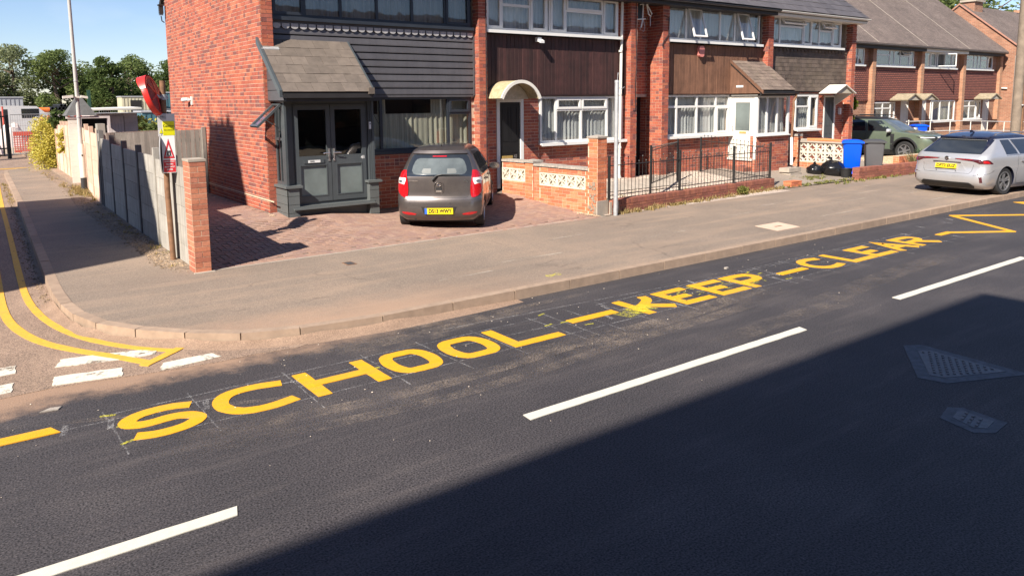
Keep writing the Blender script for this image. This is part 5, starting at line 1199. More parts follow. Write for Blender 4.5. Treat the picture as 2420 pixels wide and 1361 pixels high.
for x, lab in ((36.85,'mossy pitched door canopy, leftmost of the pair on the far row'),(38.35+.15,'mossy pitched door canopy, right hand one of the pair on the far row'),(45.9,'mossy pitched door canopy next to the tall brick gable')):
    cp = thing('door_canopy', lab, 'canopy', (x,18,2.4), group='pitched canopies of the far row')
    for s in (-1,1):
        b = MB(); b.add([(x,17.6,2.58),(x+s*.72,17.6,2.30),(x+s*.72,FC,2.30),(x,FC,2.58),(x,17.6,2.63),(x+s*.74,17.6,2.35),(x+s*.74,FC,2.35),(x,FC,2.63)], [(0,1,2,3),(4,7,6,5),(0,4,5,1),(1,5,6,2),(2,6,7,3)]); obj('roof_slope', b, MT['mossy_canopy'], cp)
    b = MB(); b.prism([(x-.66,17.66,2.32),(x+.66,17.66,2.32),(x,17.66,2.56)], (0,.03,0)); obj('gable_panel', b, MT['canopy_under'], cp)
# taller brick house turned gable end to us
G_ = thing('brick_house', 'taller brown brick house with its gable end and chimney beside the far row', 'house', (56,18,.1))
b = MB(); gx = 48.6
b.box(gx,17.6,0,gx+.3,24.4,5.05); b.prism([(gx,17.6,5.05),(gx,24.4,5.05),(gx,20.95,7.75)],(.3,0,0)); b.box(gx+.3,17.62,0,76,17.9,5.0); b.box(gx+.3,24.1,0,76,24.38,5.0); obj('wall', b, MT['far_brickwork'], G_)
b = MB(); b.prism([(gx-.06,17.2,4.86),(gx-.06,20.95,7.86),(gx-.06,24.8,4.86),(gx-.06,24.8,4.78),(gx-.06,20.95,7.76),(gx-.06,17.2,4.78)],(28,0,0)); rf = obj('roof', b, MT['far_roof_tiles'], G_)
b = MB(); b.obox((gx-.10,17.2,4.80),(.04,0,0),(0,3.75,3.0),(0,0,.10)); b.obox((gx-.10,20.95,7.80),(.04,0,0),(0,3.85,-3.0),(0,0,.10)); obj('bargeboard', b, MT['old_bargeboard'], rf)
b = MB(); b.box(49.2,20.4,7.2,50.3,21.1,8.0); ch = obj('chimney', b, MT['far_brickwork'], rf)
b = MB(); b.box(49.1,20.3,8.0,50.4,21.2,8.12); obj('chimney_cap', b, MT['concrete'], rf); b = MB(); b.cyl((49.7,20.7,8.12),(49.7,20.7,8.32),.14,10); obj('chimney_pot', b, MT['terracotta'], rf)
b = MB(); b.box(57.2,20.5,7.3,58.6,21.3,8.05); obj('chimney', b, MT['far_orange_brickwork'], rf)
b = MB(); b.tube([(58.8,20.7,7.9),(59,20.5,8.4)],.03,5); b.tube([(56.0,20.6,8.3),(62.5,20.8,8.5)],.035,5); b.tube([(50.6,20.6,8.0),(50.6,20.6,8.6),(51.2,20.5,8.6)],.02,5)
for i in range(9): b.tube([(57+i*.55,20.3,8.35+i*.02),(57+i*.55,21.1,8.36+i*.02)],.02,4)
obj('aerial', b, MT['galvanised'], rf)
b = MB(); b.tube([(48.5,17.75,4.7),(48.5,17.75,.3)],.045,8); b.tube([(48.52,18.1,2.9),(48.52,19.0,2.95),(48.52,19.0,.6)],.05,8); obj('drainpipe', b, MT['white_paint'], G_)
b = MB(); b.box(50.4,17.55,2.7,51.6,17.6,3.6); obj('window', b, MT['white_upvc'], G_); b = MB(); b.box(50.5,17.54,2.8,51.5,17.56,3.5); obj('pane', b, MT['car_glass'], G_)
# ================================================================== houses over the road, behind the camera, whose shadows or reflections fall in the picture
O_ = thing('tall_terrace', 'tall brick terrace across the road whose shadow falls over the near lane', 'building', (-25,-6,0))
b = MB(); b.box(-55,-12.5,0,-3.25,-2.2,11.95); obj('wall', b, brickblock('reflection_dark_brickwork', (.10,.06,.045), (.07,.045,.035), (.12,.1,.08), 'x'), O_); b = MB(); b.box(-55.2,-12.7,11.95,-3.05,-2.0,12.2); obj('roof', b, MT['coping_stone'], O_)  # brick colour darkened so the porch glass reflects it near black
O3 = thing('reflection_terrace', 'long dark terrace added further back across the road, seen only as reflections', 'building', (40,-17,0))
b = MB(); b.box(3,-21,0,95,-13.5,5.2); b.prism([(3,-21.3,5.2),(3,-13.2,5.2),(3,-17.2,8.2)],(92,0,0)); obj('wall', b, MT['reflection_dark_brickwork'], O3)  # terrace added out of view to darken reflections in glass and cars
for i in range(14): b = MB(); b.box(6+i*6,-13.5,1.0,8+i*6,-13.46,2.3); b.box(6+i*6,-13.5,3.4,8+i*6,-13.46,4.6); obj('window', b, MT['car_glass'], O3)
O2 = thing('gabled_house', 'gabled brick house across the side road with a four pot chimney', 'building', (-10,13,0))
b = MB(); b.prism([(-7.5,8.45,0),(-7.5,17.5,0),(-7.5,17.45,9.3),(-7.5,15.7,9.6),(-7.5,15.6,10.5),(-7.5,14.6,11.1),(-7.5,12.76,11.2),(-7.5,12.72,11.7),(-7.5,10.15,11.7),(-7.5,10.0,10.9),(-7.5,9.8,10.5),(-7.5,9.0,9.4),(-7.5,8.45,9.0)], (-9,0,0)); obj('wall', b, MT['far_brickwork'], O2)
b = MB(); b.prism([(-7.5,10.16,11.65),(-7.5,12.70,11.65),(-7.5,12.5,13.2),(-7.5,10.75,13.2),(-7.5,10.7,12.9)], (-.8,0,0)); obj('chimney', b, MT['far_brickwork'], O2)
for y, hh in ((12.35,13.50),(11.85,13.48),(11.45,13.52),(11.02,13.60)): b = MB(); b.tube([(-7.8,y,13.1),(-7.8,y,hh-.1),(-7.8,y,hh)], [.14,.12,.06], 10); obj('chimney_pot', b, MT['terracotta'], O2)
b = MB(); b.tube([(-7.8,12.45,12.8),(-7.8,12.45,14.0)],.02,5); obj('aerial', b, MT['galvanised'], O2)
# ================================================================== garden walls, fences, railings
def stone_cap(parent, x0, y0, x1, y1, z, name='pier_cap', over=.03, t=.045):
    b = MB(); b.add([(x0-over,y0-over,z),(x1+over,y0-over,z),(x1+over,y1+over,z),(x0-over,y1+over,z),(x0-over,y0-over,z+t),(x1+over,y0-over,z+t),(x1+over,y1+over,z+t),(x0-over,y1+over,z+t),((x0+x1)/2,(y0+y1)/2,z+t+.035)],
      [(0,3,2,1),(0,1,5,4),(1,2,6,5),(2,3,7,6),(3,0,4,7),(4,5,8),(5,6,8),(6,7,8),(7,4,8)]); return obj(name, b, MT['coping_stone'], parent)
def block4(P, mb, x0, y0, x1, y1, z0, z1, hdr=.1, faces='wsne', off=0.):
    mb.box(x0,y0,z0-.1,x1,y1,z1)
    if 'w' in faces: brickface(P, (x0,y1,0), (0,-1,0), (-1,0,0), [(0,y1-y0,z0,z1)], z0=z0, hdr=hdr, off=off)
    if 's' in faces: brickface(P, (x0,y0,0), (1,0,0), (0,-1,0), [(0,x1-x0,z0,z1)], z0=z0, hdr=hdr, off=off)
    if 'e' in faces: brickface(P, (x1,y0,0), (0,1,0), (1,0,0), [(0,y1-y0,z0,z1)], z0=z0, hdr=hdr)
    if 'n' in faces: brickface(P, (x1,y1,0), (-1,0,0), (0,1,0), [(0,x1-x0,z0,z1)], z0=z0, hdr=hdr)
# single pillar at the end of the concrete fence
t = thing('brick_pillar', 'slim red brick pillar at the street end of the concrete fence', 'pillar', (2.75,11.15,PZ))
P = Pieces(); mb = MB(); block4(P, mb, 2.645,11.02,2.862,11.35,PZ,PZ+1.575, off=0.)
obj('core', mb, MT['garden_mortar'], t); P.done(t, 'brick', 'bricks_far', MT['pillar_brick'], 300)
b = MB(); b.box(2.635,11.01,PZ+1.565,2.872,11.36,PZ+1.60); obj('mortar_cap', b, MT['concrete'], t)
b = MB(); b.box(2.62,10.96,PZ-.05,2.90,11.02,PZ+.012); obj('foot', b, MT['concrete'], t)
# pierced wall between the drives
t = thing('garden_wall', 'orange brick garden wall with pierced concrete blocks beside the grey hatchback', 'wall', (10.7,12.8,PZ))
P = Pieces(); mb = MB(); DD = Vector((-.0995,.995,0)); EE = Vector((.995,.0995,0)); OO = Vector((10.60,11.34,0))
def wp(a, c, z=0): return OO+DD*a+EE*c+Vector((0,0,z))
def wbox(mb, a0, a1, c0, c1, z0, z1): mb.obox(wp(a0,c0,z0), EE*(c1-c0), DD*(a1-a0), (0,0,z1-z0))
def wface(P, a0, a1, c0, c1, z0, z1, holes=(), off=0., ends=True, hdr=.2):
    rs = cuts((-a1,-a0,z0,z1), [(-h[1],-h[0],h[2],h[3]) for h in holes]); O = wp(0,c0); brickface(P, (O.x,O.y,0), -DD, -EE, rs, z0=z0, hdr=hdr, off=off)
    O = wp(0,c1); brickface(P, (O.x,O.y,0), DD, EE, [(-q,-p,u,v) for p,q,u,v in rs], z0=z0)
    if ends: O = wp(a0,c0); brickface(P, (O.x,O.y,0), EE, -DD, [(0,c1-c0,z0,z1)], z0=z0, hdr=.3); O = wp(a1,c1); brickface(P, (O.x,O.y,0), -EE, DD, [(0,c1-c0,z0,z1)], z0=z0)
    for p, q, u, v in rs: wbox(mb, -q, -p, c0+.002, c1-.002, u-(.1 if u == z0 else 0), v)
wface(P, .0,.26,.0,.29,PZ,1.71,off=.0); wface(P, .26,1.90,.03,.25,PZ,1.03,holes=[(.36,1.72,.62,.905)],ends=False); wface(P, 1.90,2.15,.0,.27,PZ,1.10); wface(P, 2.15,2.96,.03,.25,PZ,1.08,holes=[(2.20,2.96,.66,.945)],ends=False)
obj('core', mb, MT['garden_mortar'], t); P.done(t, 'brick', 'bricks_far', MT['garden_brick'], 300)
def wcap(a0, a1, c0, c1, z, th=.045, o=.03):
    b = MB(); q = [wp(a0-o,c0-o,z),wp(a0-o,c1+o,z),wp(a1+o,c1+o,z),wp(a1+o,c0-o,z)]; q2 = [v+Vector((0,0,th)) for v in q]; b.add(q+q2+[wp((a0+a1)/2,(c0+c1)/2,z+th+.035)], [(0,1,2,3),(0,1,5,4),(1,2,6,5),(2,3,7,6),(3,0,4,7),(4,5,8),(5,6,8),(6,7,8),(7,4,8)]); obj('pier_cap', b, MT['coping_stone'], t)
wcap(0,.26,0,.29,1.71,.03,.02); wcap(1.90,2.15,0,.27,1.10)
for a0, a1, z in ((.27,1.12,1.035),(1.13,1.89,1.04),(2.16,2.95,1.085)): b = MB(); wbox(b, a0, a1, .0, .28, z, z+.05); obj('coping', b, MT['coping_stone'], t)
b = MB()
for i in range(26): a = random.uniform(0,.17); z = random.uniform(0,.62); w_ = random.uniform(.03,.08); wbox(b, a, a+w_, -.014-random.random()*.004, .01, PZ+z, PZ+z+random.uniform(.03,.09))
obj('broken_render', b, MT['rubble'], t)
b = MB(); wbox(b, -.03,.0,-.03,.32,PZ-.05,PZ+.30); b.box(10.9,11.27,PZ-.05,11.16,11.30,PZ+.26); obj('render_foot', b, MT['concrete'], t)
def pierced(w, h, t_=.09):     # classic screen block: frame, four quarter circles meeting in a star
    b = MB(); e = .028
    b.box(0,-t_/2,0,w,t_/2,e); b.box(0,-t_/2,h-e,w,t_/2,h); b.box(0,-t_/2,e,e,t_/2,h-e); b.box(w-e,-t_/2,e,w,t_/2,h-e)
    r1, r0 = w*.50, w*.50-.026
    for cx, cz, a0 in ((0,0,0),(w,0,90),(w,h,180),(0,h,270)):
        n = 6
        for k in range(n):
            p, q = R_(a0+5+80*k/n), R_(a0+5+80*(k+1)/n)
            pts = [(cx+r*math.cos(a),-t_/2+.006,cz+r*math.sin(a)) for r, a in ((r0,p),(r1,p),(r1,q),(r0,q))]; b.prism(pts, (0,t_-.012,0))
    return b
def flower(w, h, t_=.09):      # leaf block: four petals crossing in the middle
    b = MB(); e = .026
    b.box(0,-t_/2,0,w,t_/2,e); b.box(0,-t_/2,h-e,w,t_/2,h); b.box(0,-t_/2,e,e,t_/2,h-e); b.box(w-e,-t_/2,e,w,t_/2,h-e)
    for s in (1,-1):
        for sg in (1,-1):
            n = 8; prev = None
            for k in range(n+1):
                u = k/n; bow = .040*math.sin(math.pi*u*2)*sg
                x = lerp(.02,w-.02,u); z = lerp(.02,h-.02,u) if s > 0 else lerp(h-.02,.02,u)
                q = (x-bow*.7, z+bow*.7*s)
                if prev:
                    dx, dz = q[0]-prev[0], q[1]-prev[1]; l = math.hypot(dx,dz); nx, nz = -dz/l*.010, dx/l*.010
                    b.prism([(prev[0]+nx,-t_/2+.008,prev[1]+nz),(prev[0]-nx,-t_/2+.008,prev[1]-nz),(q[0]-nx,-t_/2+.008,q[1]-nz),(q[0]+nx,-t_/2+.008,q[1]+nz)], (0,t_-.016,0))
                prev = q
    b.box(w/2-.008,-t_/2+.008,e,w/2+.008,t_/2-.008,h-e)
    return b
def place_blocks(parent, mesh, pts, ang=-90):
    og = Vector(ORG[parent.name])
    for p in pts:
        o = bpy.data.objects.new('pierced_block', mesh); COL.objects.link(o); o.parent = parent
        o.matrix_basis = Matrix.Translation(Vector(p)-og) @ Matrix.Rotation(R_(ang), 4, 'Z')
bm_ = flower(.270,.285).mesh('pierced_block', MT['breeze_block'])
place_blocks(t, bm_, [wp(1.715-i*.272,.07,.62) for i in range(5)]+[wp(2.96-i*.255,.07,.66) for i in range(3)], -90+5.71)
# low walls with railings
def lowwall(name, label, pts, z0, z1, seg, mat, w=.215, toothed=False):
    (xa,ya),(xb,yb) = pts; t = thing(name, label, 'wall', ((xa+xb)/2,(ya+yb)/2,z0)); d = Vector((xb-xa,yb-ya,0)); L = d.length; d.normalize(); nn = Vector((d.y,-d.x,0))
    mb = MB(); mb.obox(Vector((xa,ya,z0-.15))-nn*(w-.01)+d*.01, d*(L-.02), nn*(w-.02), (0,0,z1-.11-z0+.15)); obj('core', mb, MT['garden_mortar'], t)
    P = Pieces(); brickface(P, (xa,ya,0), d, nn, [(0,L,z0,z1-.105)], z0=z0, hdr=.05)
    Pb = Vector((xa,ya,0))-nn*w; brickface(P, (Pb.x,Pb.y,0), d, nn, [(0,.0,z0,z1)], z0=z0)
    u = 0
    while u < L-.05:      # brick on edge coping
        o = Vector((xa,ya,z1-.103))+d*(u+.004)+nn*.008; P.add(o, d*.065, -nn*(w+.01), Vector((0,0,.103+random.uniform(-.002,.002)))); u += .075
    brickface(P, (xa,ya,0), -nn, -d, [(0,w,z0,z1-.105)], z0=z0); e = Vector((xb,yb,0))-nn*w; brickface(P, (e.x,e.y,0), nn, d, [(0,w,z0,z1-.105)], z0=z0)
    P.done(t, 'brick', 'bricks_far', MT[mat], 300); return t
W1 = lowwall('low_wall', 'low dark brick wall under the black railings', ((10.95,11.27),(17.25,11.72)), PZ-.02, .41, 0, 'dark_brick')
W2 = lowwall('low_wall', 'low brick wall with broken toothed end in front of the bins', ((20.98,11.48),(26.8,11.22)), PZ-.02, .47, 0, 'dark_brick')
# railings on the low wall
rt = thing('railings', 'black iron railings on the low brick wall', 'railing', (14,11.4,.41))
def rail_pt(u): return Vector((10.98+u*6.2, 11.39+u*.44, 0))
b = MB(); 
for z in (.50,1.12): b.tube([rail_pt(0)+Vector((0,0,z)), rail_pt(1)+Vector((0,0,z))], .011, 6)
obj('rail', b, MT['black_iron'], rt)
def bar_mesh(h, knob=True):
    b = MB(); b.cyl((0,0,0),(0,0,h),.0065,5)
    if knob: b.lathe([(.0001,h-.018),(.013,h-.008),(.017,h+.004),(.012,h+.016),(.0001,h+.022)], 6, ax='z')
    return b.mesh('bar', MT['black_iron'])
barA, barB = bar_mesh(.86), bar_mesh(.76)
n = 52; og = Vector(ORG[rt.name])
for i in range(n+1):
    p = rail_pt(i/n)+Vector((0,0,.41)); o = bpy.data.objects.new('bar', barA if i % 2 else barB); COL.objects.link(o); o.parent = rt; o.location = p-og
for u in (.0,.385,.735,1.0):
    p = rail_pt(u); b = MB(); b.box(p.x-.022,p.y-.022,.40,p.x+.022,p.y+.022,1.33); b.box(p.x-.05,p.y-.05,.405,p.x+.05,p.y+.05,.42); obj('post', b, MT['black_iron'], rt)
# return railing along the drive side and the open gate inside
rt2 = thing('iron_gate', 'black iron gate standing open across the dark passage', 'gate', (14.2,13.2,.4)); og = Vector(ORG[rt2.name])
b = MB(); b.tube([(13.2,12.3,1.28),(15.4,13.4,1.36)],.011,6); b.tube([(13.2,12.3,.52),(15.4,13.4,.55)],.011,6); b.box(13.18,12.28,.2,13.22,12.32,1.42); b.box(15.38,13.38,.3,15.42,13.42,1.45); obj('frame', b, MT['black_iron'], rt2)
for i in range(20): o = bpy.data.objects.new('bar', barA); COL.objects.link(o); o.parent = rt2; o.location = Vector((13.2+2.2*i/20,12.3+1.1*i/20,.5))-og
rt3 = thing('railings', 'short black railing returning beside the flagged drive', 'railing', (17.2,12.6,.3)); og = Vector(ORG[rt3.name])
b = MB(); b.tube([(17.18,11.83,1.20),(17.3,14.2,1.30)],.011,6); b.tube([(17.18,11.83,.42),(17.3,14.2,.55)],.011,6); b.box(17.28,14.18,.3,17.32,14.22,1.4); b.box(17.16,11.80,.1,17.20,11.84,1.34); obj('rail', b, MT['black_iron'], rt3)
for i in range(18): o = bpy.data.objects.new('bar', barA); COL.objects.link(o); o.parent = rt3; o.location = Vector((17.18+.12*i/18,11.9+2.3*i/18,.42+.01*i))-og
# pierced block wall between houses 3 and 4
t = thing('pierced_block_wall', 'screen wall of cream pierced blocks behind the black bags', 'wall', (21.5,13.3,.25)); P = Pieces(); mb = MB()
block4(P, mb, 21.40,13.74,21.63,13.98,.2,1.28); mb.box(21.43,12.4,.1,21.60,13.74,.50); brickface(P, (21.43,13.74,0), (0,-1,0), (-1,0,0), [(0,1.34,.2,.5)], z0=.2)
obj('core', mb, MT['garden_mortar'], t); P.done(t, 'brick', 'bricks_far', MT['garden_brick'], 120)
bm2 = pierced(.29,.295).mesh('pierced_block', MT['breeze_block'])
place_blocks(t, bm2, [(21.50,13.73-i*.292,z) for i in range(5) for z in (.51,.81)])
b = MB(); b.box(21.42,12.28,1.11,21.62,13.74,1.16); obj('coping', b, MT['concrete'], t)
b = MB(); b.tube([(21.5,13.5,1.19),(21.52,12.9,1.20),(21.5,12.35,1.19)],[.05,.055,.04],8); o = obj('clay_ridge_piece', b, MT['terracotta']); tag(o, 'long orange clay piece lying on top of the pierced wall', 'clay piece')
for i, (y, s) in enumerate(((13.86,.13),(13.62,.06),(13.52,.05))):
    b = MB(); b.box(21.5-s,y-s,1.29 if i == 0 else 1.165,21.5+s,y+s,1.36 if i == 0 else 1.22); o = obj('loose_stone', b, MT['coping_stone']); tag(o, ['grey pier stone on the end pier of the pierced wall','first small loose stone on the pierced wall top, nearest the pier','second small loose stone on the pierced wall top, nearer the orange clay piece'][i], 'stone')
t = thing('brick_stump', 'block of two orange bricks left on the ground at the drive mouth', 'bricks', (18.2,11.75,PZ)); P = Pieces(); mb = MB(); block4(P, mb, 17.92,11.66,18.40,11.90,PZ,PZ+.15); obj('core', mb, MT['garden_brick'], t); P.done(t, 'brick', 'bricks_far', MT['garden_brick'], 30)
b = MB(); b.box(17.91,11.65,PZ+.142,18.41,11.91,PZ+.152); obj('top', b, MT['garden_brick'], t)
t = thing('planter_wall', 'low orange planter wall below the green car', 'wall', (28,12.8,.2)); P = Pieces(); mb = MB(); block4(P, mb, 25.8,12.75,30.2,12.95,.12,.50); obj('core', mb, MT['garden_mortar'], t); P.done(t, 'brick', 'bricks_far', MT['garden_brick'], 160)
# ------------------------------------------------------------------ concrete panel fence
FXp = lambda y: tab([(11.3,2.73),(16,2.79),(21.5,2.90),(23.5,3.02),(31.5,3.14)], y)
ft = thing('concrete_fence', 'grey concrete panel and post fence along the side pavement', 'fence', (2.8,16,PZ)); ft2 = thing('concrete_fence', 'pinkish painted far stretch of concrete panel fence behind the lamp post', 'fence', (3,26,PZ))
posts = [11.42,13.62,15.13,16.65,18.19,19.75,20.05]
def fence_run(t, ys, panel_mat, post_mat, ztops, courses):
    pp, PP = Pieces(), Pieces()
    for i, y in enumerate(ys):
        x = FXp(y); zt = ztops(y); pp.add((x-.05,y-.05,PZ-.1), (.10,0,0), (0,.10,0), (0,0,zt+.10-PZ+.1), .5)
    for y0, y1 in zip(ys, ys[1:]):
        xa, xb = FXp(y0), FXp(y1); zt = min(ztops(y0), ztops(y1)); n = courses; h = (zt-PZ)/n
        for k in range(n):
            PP.add((xa-.018,y0+.052,PZ-.02+k*h), (xb-xa,y1-y0-.104,0), (.036,0,0), (0,0,h-.007))
    pp.done(t, 'post', 'posts_far', MT[post_mat], 40, taper=.004); PP.done(t, 'panel', 'panels_far', MT[panel_mat], 80, taper=.003)
zt_ = lambda y: tab([(11.3,1.58),(12.2,1.60),(13.6,1.66),(15,1.66),(16.7,1.68),(18.2,1.74),(20,1.80),(23,1.86),(26,1.86),(31,1.80)], y)
fence_run(ft, [11.42,12.32,13.62], 'fence_concrete', 'fence_concrete', zt_, 5); 
fence_run(ft, posts[1:], 'fence_concrete', 'fence_post_dark', lambda y: zt_(y)-.02, 5)
fence_run(ft2, [20.3,21.5,22.9,24.4,25.9,27.4,28.3,29.3,30.6,31.3], 'fence_pink', 'fence_pink', zt_, 5)
b = MB(); b.box(2.84,20.02,PZ,3.0,20.30,2.02); b.box(2.83,19.94,1.62,2.93,20.06,1.80); obj('end_post', b, MT['fence_concrete'], ft)
# timber fences: boards seen between fence and gable
tf = thing('timber_fence', 'weathered grey timber board fence joining the concrete fence to the gable wall', 'fence', (3.7,18.4,.2)); P = Pieces(); x = 2.95
while x < 4.80:
    P.add((x,18.42,.15), (.093,0,0), (0,.018,0), (0,0,1.70+.05*(x-2.9)*.3)); x += .10 if x > 3.95 else .095
P.done(tf, 'board', 'boards_far', MT['weathered_wood'], 60)
b = MB(); b.box(2.9,18.44,.5,4.82,18.48,.58); b.box(2.9,18.44,1.6,4.82,18.48,1.68); b.box(4.74,18.36,.1,4.82,18.44,1.93); obj('rail', b, MT['weathered_wood'], tf)
tf = thing('timber_fence', 'weathered board fence behind the concrete posts, in front of the shed', 'fence', (3.3,21,.2)); P = Pieces(); 
for i in range(17): u = i/17; P.add((lerp(3.08,4.8,u),lerp(20.5,20.9,u),.15), (.095,.02,0), (-.004,.018,0), (0,0,1.64+.03*u))
P.done(tf, 'board', 'boards_far', MT['weathered_wood'], 40)
# ================================================================== vehicles
class Car:
    """Body as a stack of horizontal contours. Local axes: y forward from the rear bumper, x to the right, z up."""
    def __init__(s, tabs, bul=.05, nr=8, ns=16):
        s.T = tabs; s.bul = bul; s.nr = nr; s.ns = ns; s._c = {}
    def g(s, k, z): return s.T[k](z) if callable(s.T[k]) else tab(s.T[k], z)
    def cont(s, z):
        z = round(z, 4)
        if z in s._c: return s._c[z]
        w, yr, yf, r, rf = (s.g(k, z) for k in ('w','yr','yf','r','rf')); r = min(r, w*.8, (yf-yr)*.4); rf = min(rf, w*.9, (yf-yr)*.45); bu = s.bul
        P = []
        for i in range(s.nr): x = (w-r)*i/s.nr; P.append((x, yr+bu*(x/w)**2))
        y0 = yr+bu*((w-r)/w)**2
        for i in range(7): a = math.pi/2*i/6; P.append((w-r+r*math.sin(a), y0+r*(1-math.cos(a))))
        ya, yb = y0+r, yf-rf*1.15
        for i in range(1, s.ns): u = i/s.ns; P.append((w-s.g('tuck', z)*(abs(2*u-1)**3)*0-s.g('nose', z)*max(0,(u-.72)/.28)**2, lerp(ya,yb,u)))
        xe = w-s.g('nose', z)
        for i in range(7): a = math.pi/2*i/6; P.append((xe-rf+rf*math.cos(a), yb+rf*1.15*math.sin(a)))
        for i in range(1, s.nr+1): x = (xe-rf)*(1-i/s.nr); P.append((x, yf+.06*(1-(x/max(.01,xe))**2)*1.0))
        L = [0]
        for a, b in zip(P, P[1:]): L.append(L[-1]+math.hypot(b[0]-a[0], b[1]-a[1]))
        s._c[z] = (P, L); return s._c[z]
    def C(s, t, z):
        P, L = s.cont(z); t = max(0, min(L[-1]-1e-6, t)); lo = 0
        import bisect
        lo = max(0, bisect.bisect_right(L, t)-1); k = (t-L[lo])/max(1e-9, L[lo+1]-L[lo]); a, b = P[lo], P[min(lo+1,len(P)-1)]
        return Vector((a[0]+(b[0]-a[0])*k, a[1]+(b[1]-a[1])*k, z))
    def sx(s, x, z):         # along the rear
        P, L = s.cont(z)
        for i in range(len(P)-1):
            if P[i+1][0] >= x > P[i][0]-1e-9: return L[i]+(x-P[i][0])/max(1e-9,P[i+1][0]-P[i][0])*(L[i+1]-L[i])
            if i > s.nr+5: break
        return L[s.nr+6]
    def sy(s, y, z):         # along the side
        P, L = s.cont(z)
        for i in range(s.nr, len(P)-1):
            if P[i+1][1] >= y: return L[i]+max(0,(y-P[i][1]))/max(1e-9,P[i+1][1]-P[i][1])*(L[i+1]-L[i])
        return L[-1]
    def nrm(s, t, z):
        d = .01; a = s.C(t+d,z)-s.C(max(0,t-d),z); b = s.C(t,z+d)-s.C(t,z-d); n = a.cross(b); return n.normalized() if n.length > 1e-9 else Vector((1,0,0))
    def body(s, zs, ztop, crown=.03, matf=None):
        b = MB(); rings = []
        for z in zs:
            P, _ = s.cont(z); ring = [(x,y,z) for x, y in P]+[(-x,y,z) for x, y in reversed(P[1:-1])]; rings.append(ring)
        n = len(rings[0])
        for r in rings: b.v += r
        for i in range(len(rings)-1):
            for k in range(n):
                b.f.append((i*n+k, i*n+(k+1)%n, (i+1)*n+(k+1)%n, (i+1)*n+k)); b.r.append(0); b.m.append(0)
        top = rings[-1]; last = (len(rings)-1)*n; cx = 0; cy = sum(p[1] for p in top)/n; base = last
        for q, dz in ((.75,crown*.5),(.45,crown*.85),(.15,crown)):
            st = len(b.v); b.v += [(p[0]*q, cy+(p[1]-cy)*q, p[2]+dz) for p in top]
            for k in range(n): b.f.append((base+k, base+(k+1)%n, st+(k+1)%n, st+k)); b.r.append(0); b.m.append(0)
            base = st
        b.f.append(tuple(base+k for k in range(n))); b.r.append(0); b.m.append(0)
        b.f.append(tuple(range(n-1,-1,-1))); b.r.append(0); b.m.append(0)
        if matf:
            for i, f in enumerate(b.f):
                c = [sum(b.v[j][a] for j in f)/len(f) for a in range(3)]; b.m[i] = matf(*c)
        return b
    def patch(s, rows, n=8, off=.004, side=1, b=None, rim=.006):
        """rows: (z, s0, s1) from bottom to top"""
        b = b or MB(); V = []; m = len(rows)
        for z, a, c in rows:
            for i in range(n+1): t = lerp(a,c,i/n); p = s.C(t,z)+s.nrm(t,z)*off; V.append((p.x*side,p.y,p.z))
        F = [(j*(n+1)+i, j*(n+1)+i+1, (j+1)*(n+1)+i+1, (j+1)*(n+1)+i) for j in range(m-1) for i in range(n)]
        # rim back to the body
        per = [i for i in range(n+1)]+[j*(n+1)+n for j in range(1,m)]+[(m-1)*(n+1)+i for i in range(n-1,-1,-1)]+[j*(n+1) for j in range(m-2,0,-1)]
        st = len(V); q = len(per)
        for j in per:
            r, i = divmod(j, n+1); z, a, c = rows[r]; t = lerp(a,c,i/n); p = s.C(t,z)-s.nrm(t,z)*rim; V.append((p.x*side,p.y,p.z))
        F += [(per[k], st+k, st+(k+1)%q, per[(k+1)%q]) for k in range(q)]
        if side < 0: F = [f[::-1] for f in F]
        b.add(V, F); return b
    def seam(s, pts, r=.004, side=1, b=None):      # pts in (s, z)
        b = b or MB(); Q = []
        for (a, z0), (c, z1) in zip(pts, pts[1:]):
            for k in range(6): t = lerp(a,c,k/6); z = lerp(z0,z1,k/6); p = s.C(t,z); Q.append((p.x*side,p.y,p.z))
        p = s.C(pts[-1][0], pts[-1][1]); Q.append((p.x*side,p.y,p.z)); b.tube(Q, r, 5); return b
def arches(body_mb, mats, wheels, R, w, name):
    me = body_mb.mesh(name, mats, smooth=40); o = bpy.data.objects.new(name, me); COL.objects.link(o); cs = []
    for (y, z) in wheels:
        for s in (1,-1):
            c = MB(); n = 28; xs = (s*(w-.30), s*(w+.15))
            vs = [(x, y+R*math.cos(2*math.pi*k/n), z+R*math.sin(2*math.pi*k/n)) for x in xs for k in range(n)]
            c.add(vs, [(k,(k+1)%n,n+(k+1)%n,n+k) for k in range(n)]+[tuple(range(n-1,-1,-1)), tuple(range(n,2*n))], 0, 1)
            cm = c.mesh('cut', mats); bmx = bmesh.new(); bmx.from_mesh(cm); bmesh.ops.recalc_face_normals(bmx, faces=bmx.faces); bmx.to_mesh(cm); bmx.free()
            co = bpy.data.objects.new('cut', cm); COL.objects.link(co); cs.append(co)
    bmx = bmesh.new(); bmx.from_mesh(me); bmesh.ops.recalc_face_normals(bmx, faces=bmx.faces); bmx.to_mesh(me); bmx.free()
    for c in cs: md = o.modifiers.new('b', 'BOOLEAN'); md.operation = 'DIFFERENCE'; md.object = c; md.solver = 'EXACT'
    dg = bpy.context.evaluated_depsgraph_get(); dg.update(); nm = bpy.data.meshes.new_from_object(o.evaluated_get(dg))
    o.modifiers.clear(); o.data = nm; nm.polygons.foreach_set('use_smooth', [True]*len(nm.polygons)); nm.set_sharp_from_angle(angle=R_(32))
    for c in cs: bpy.data.objects.remove(c)
    return o
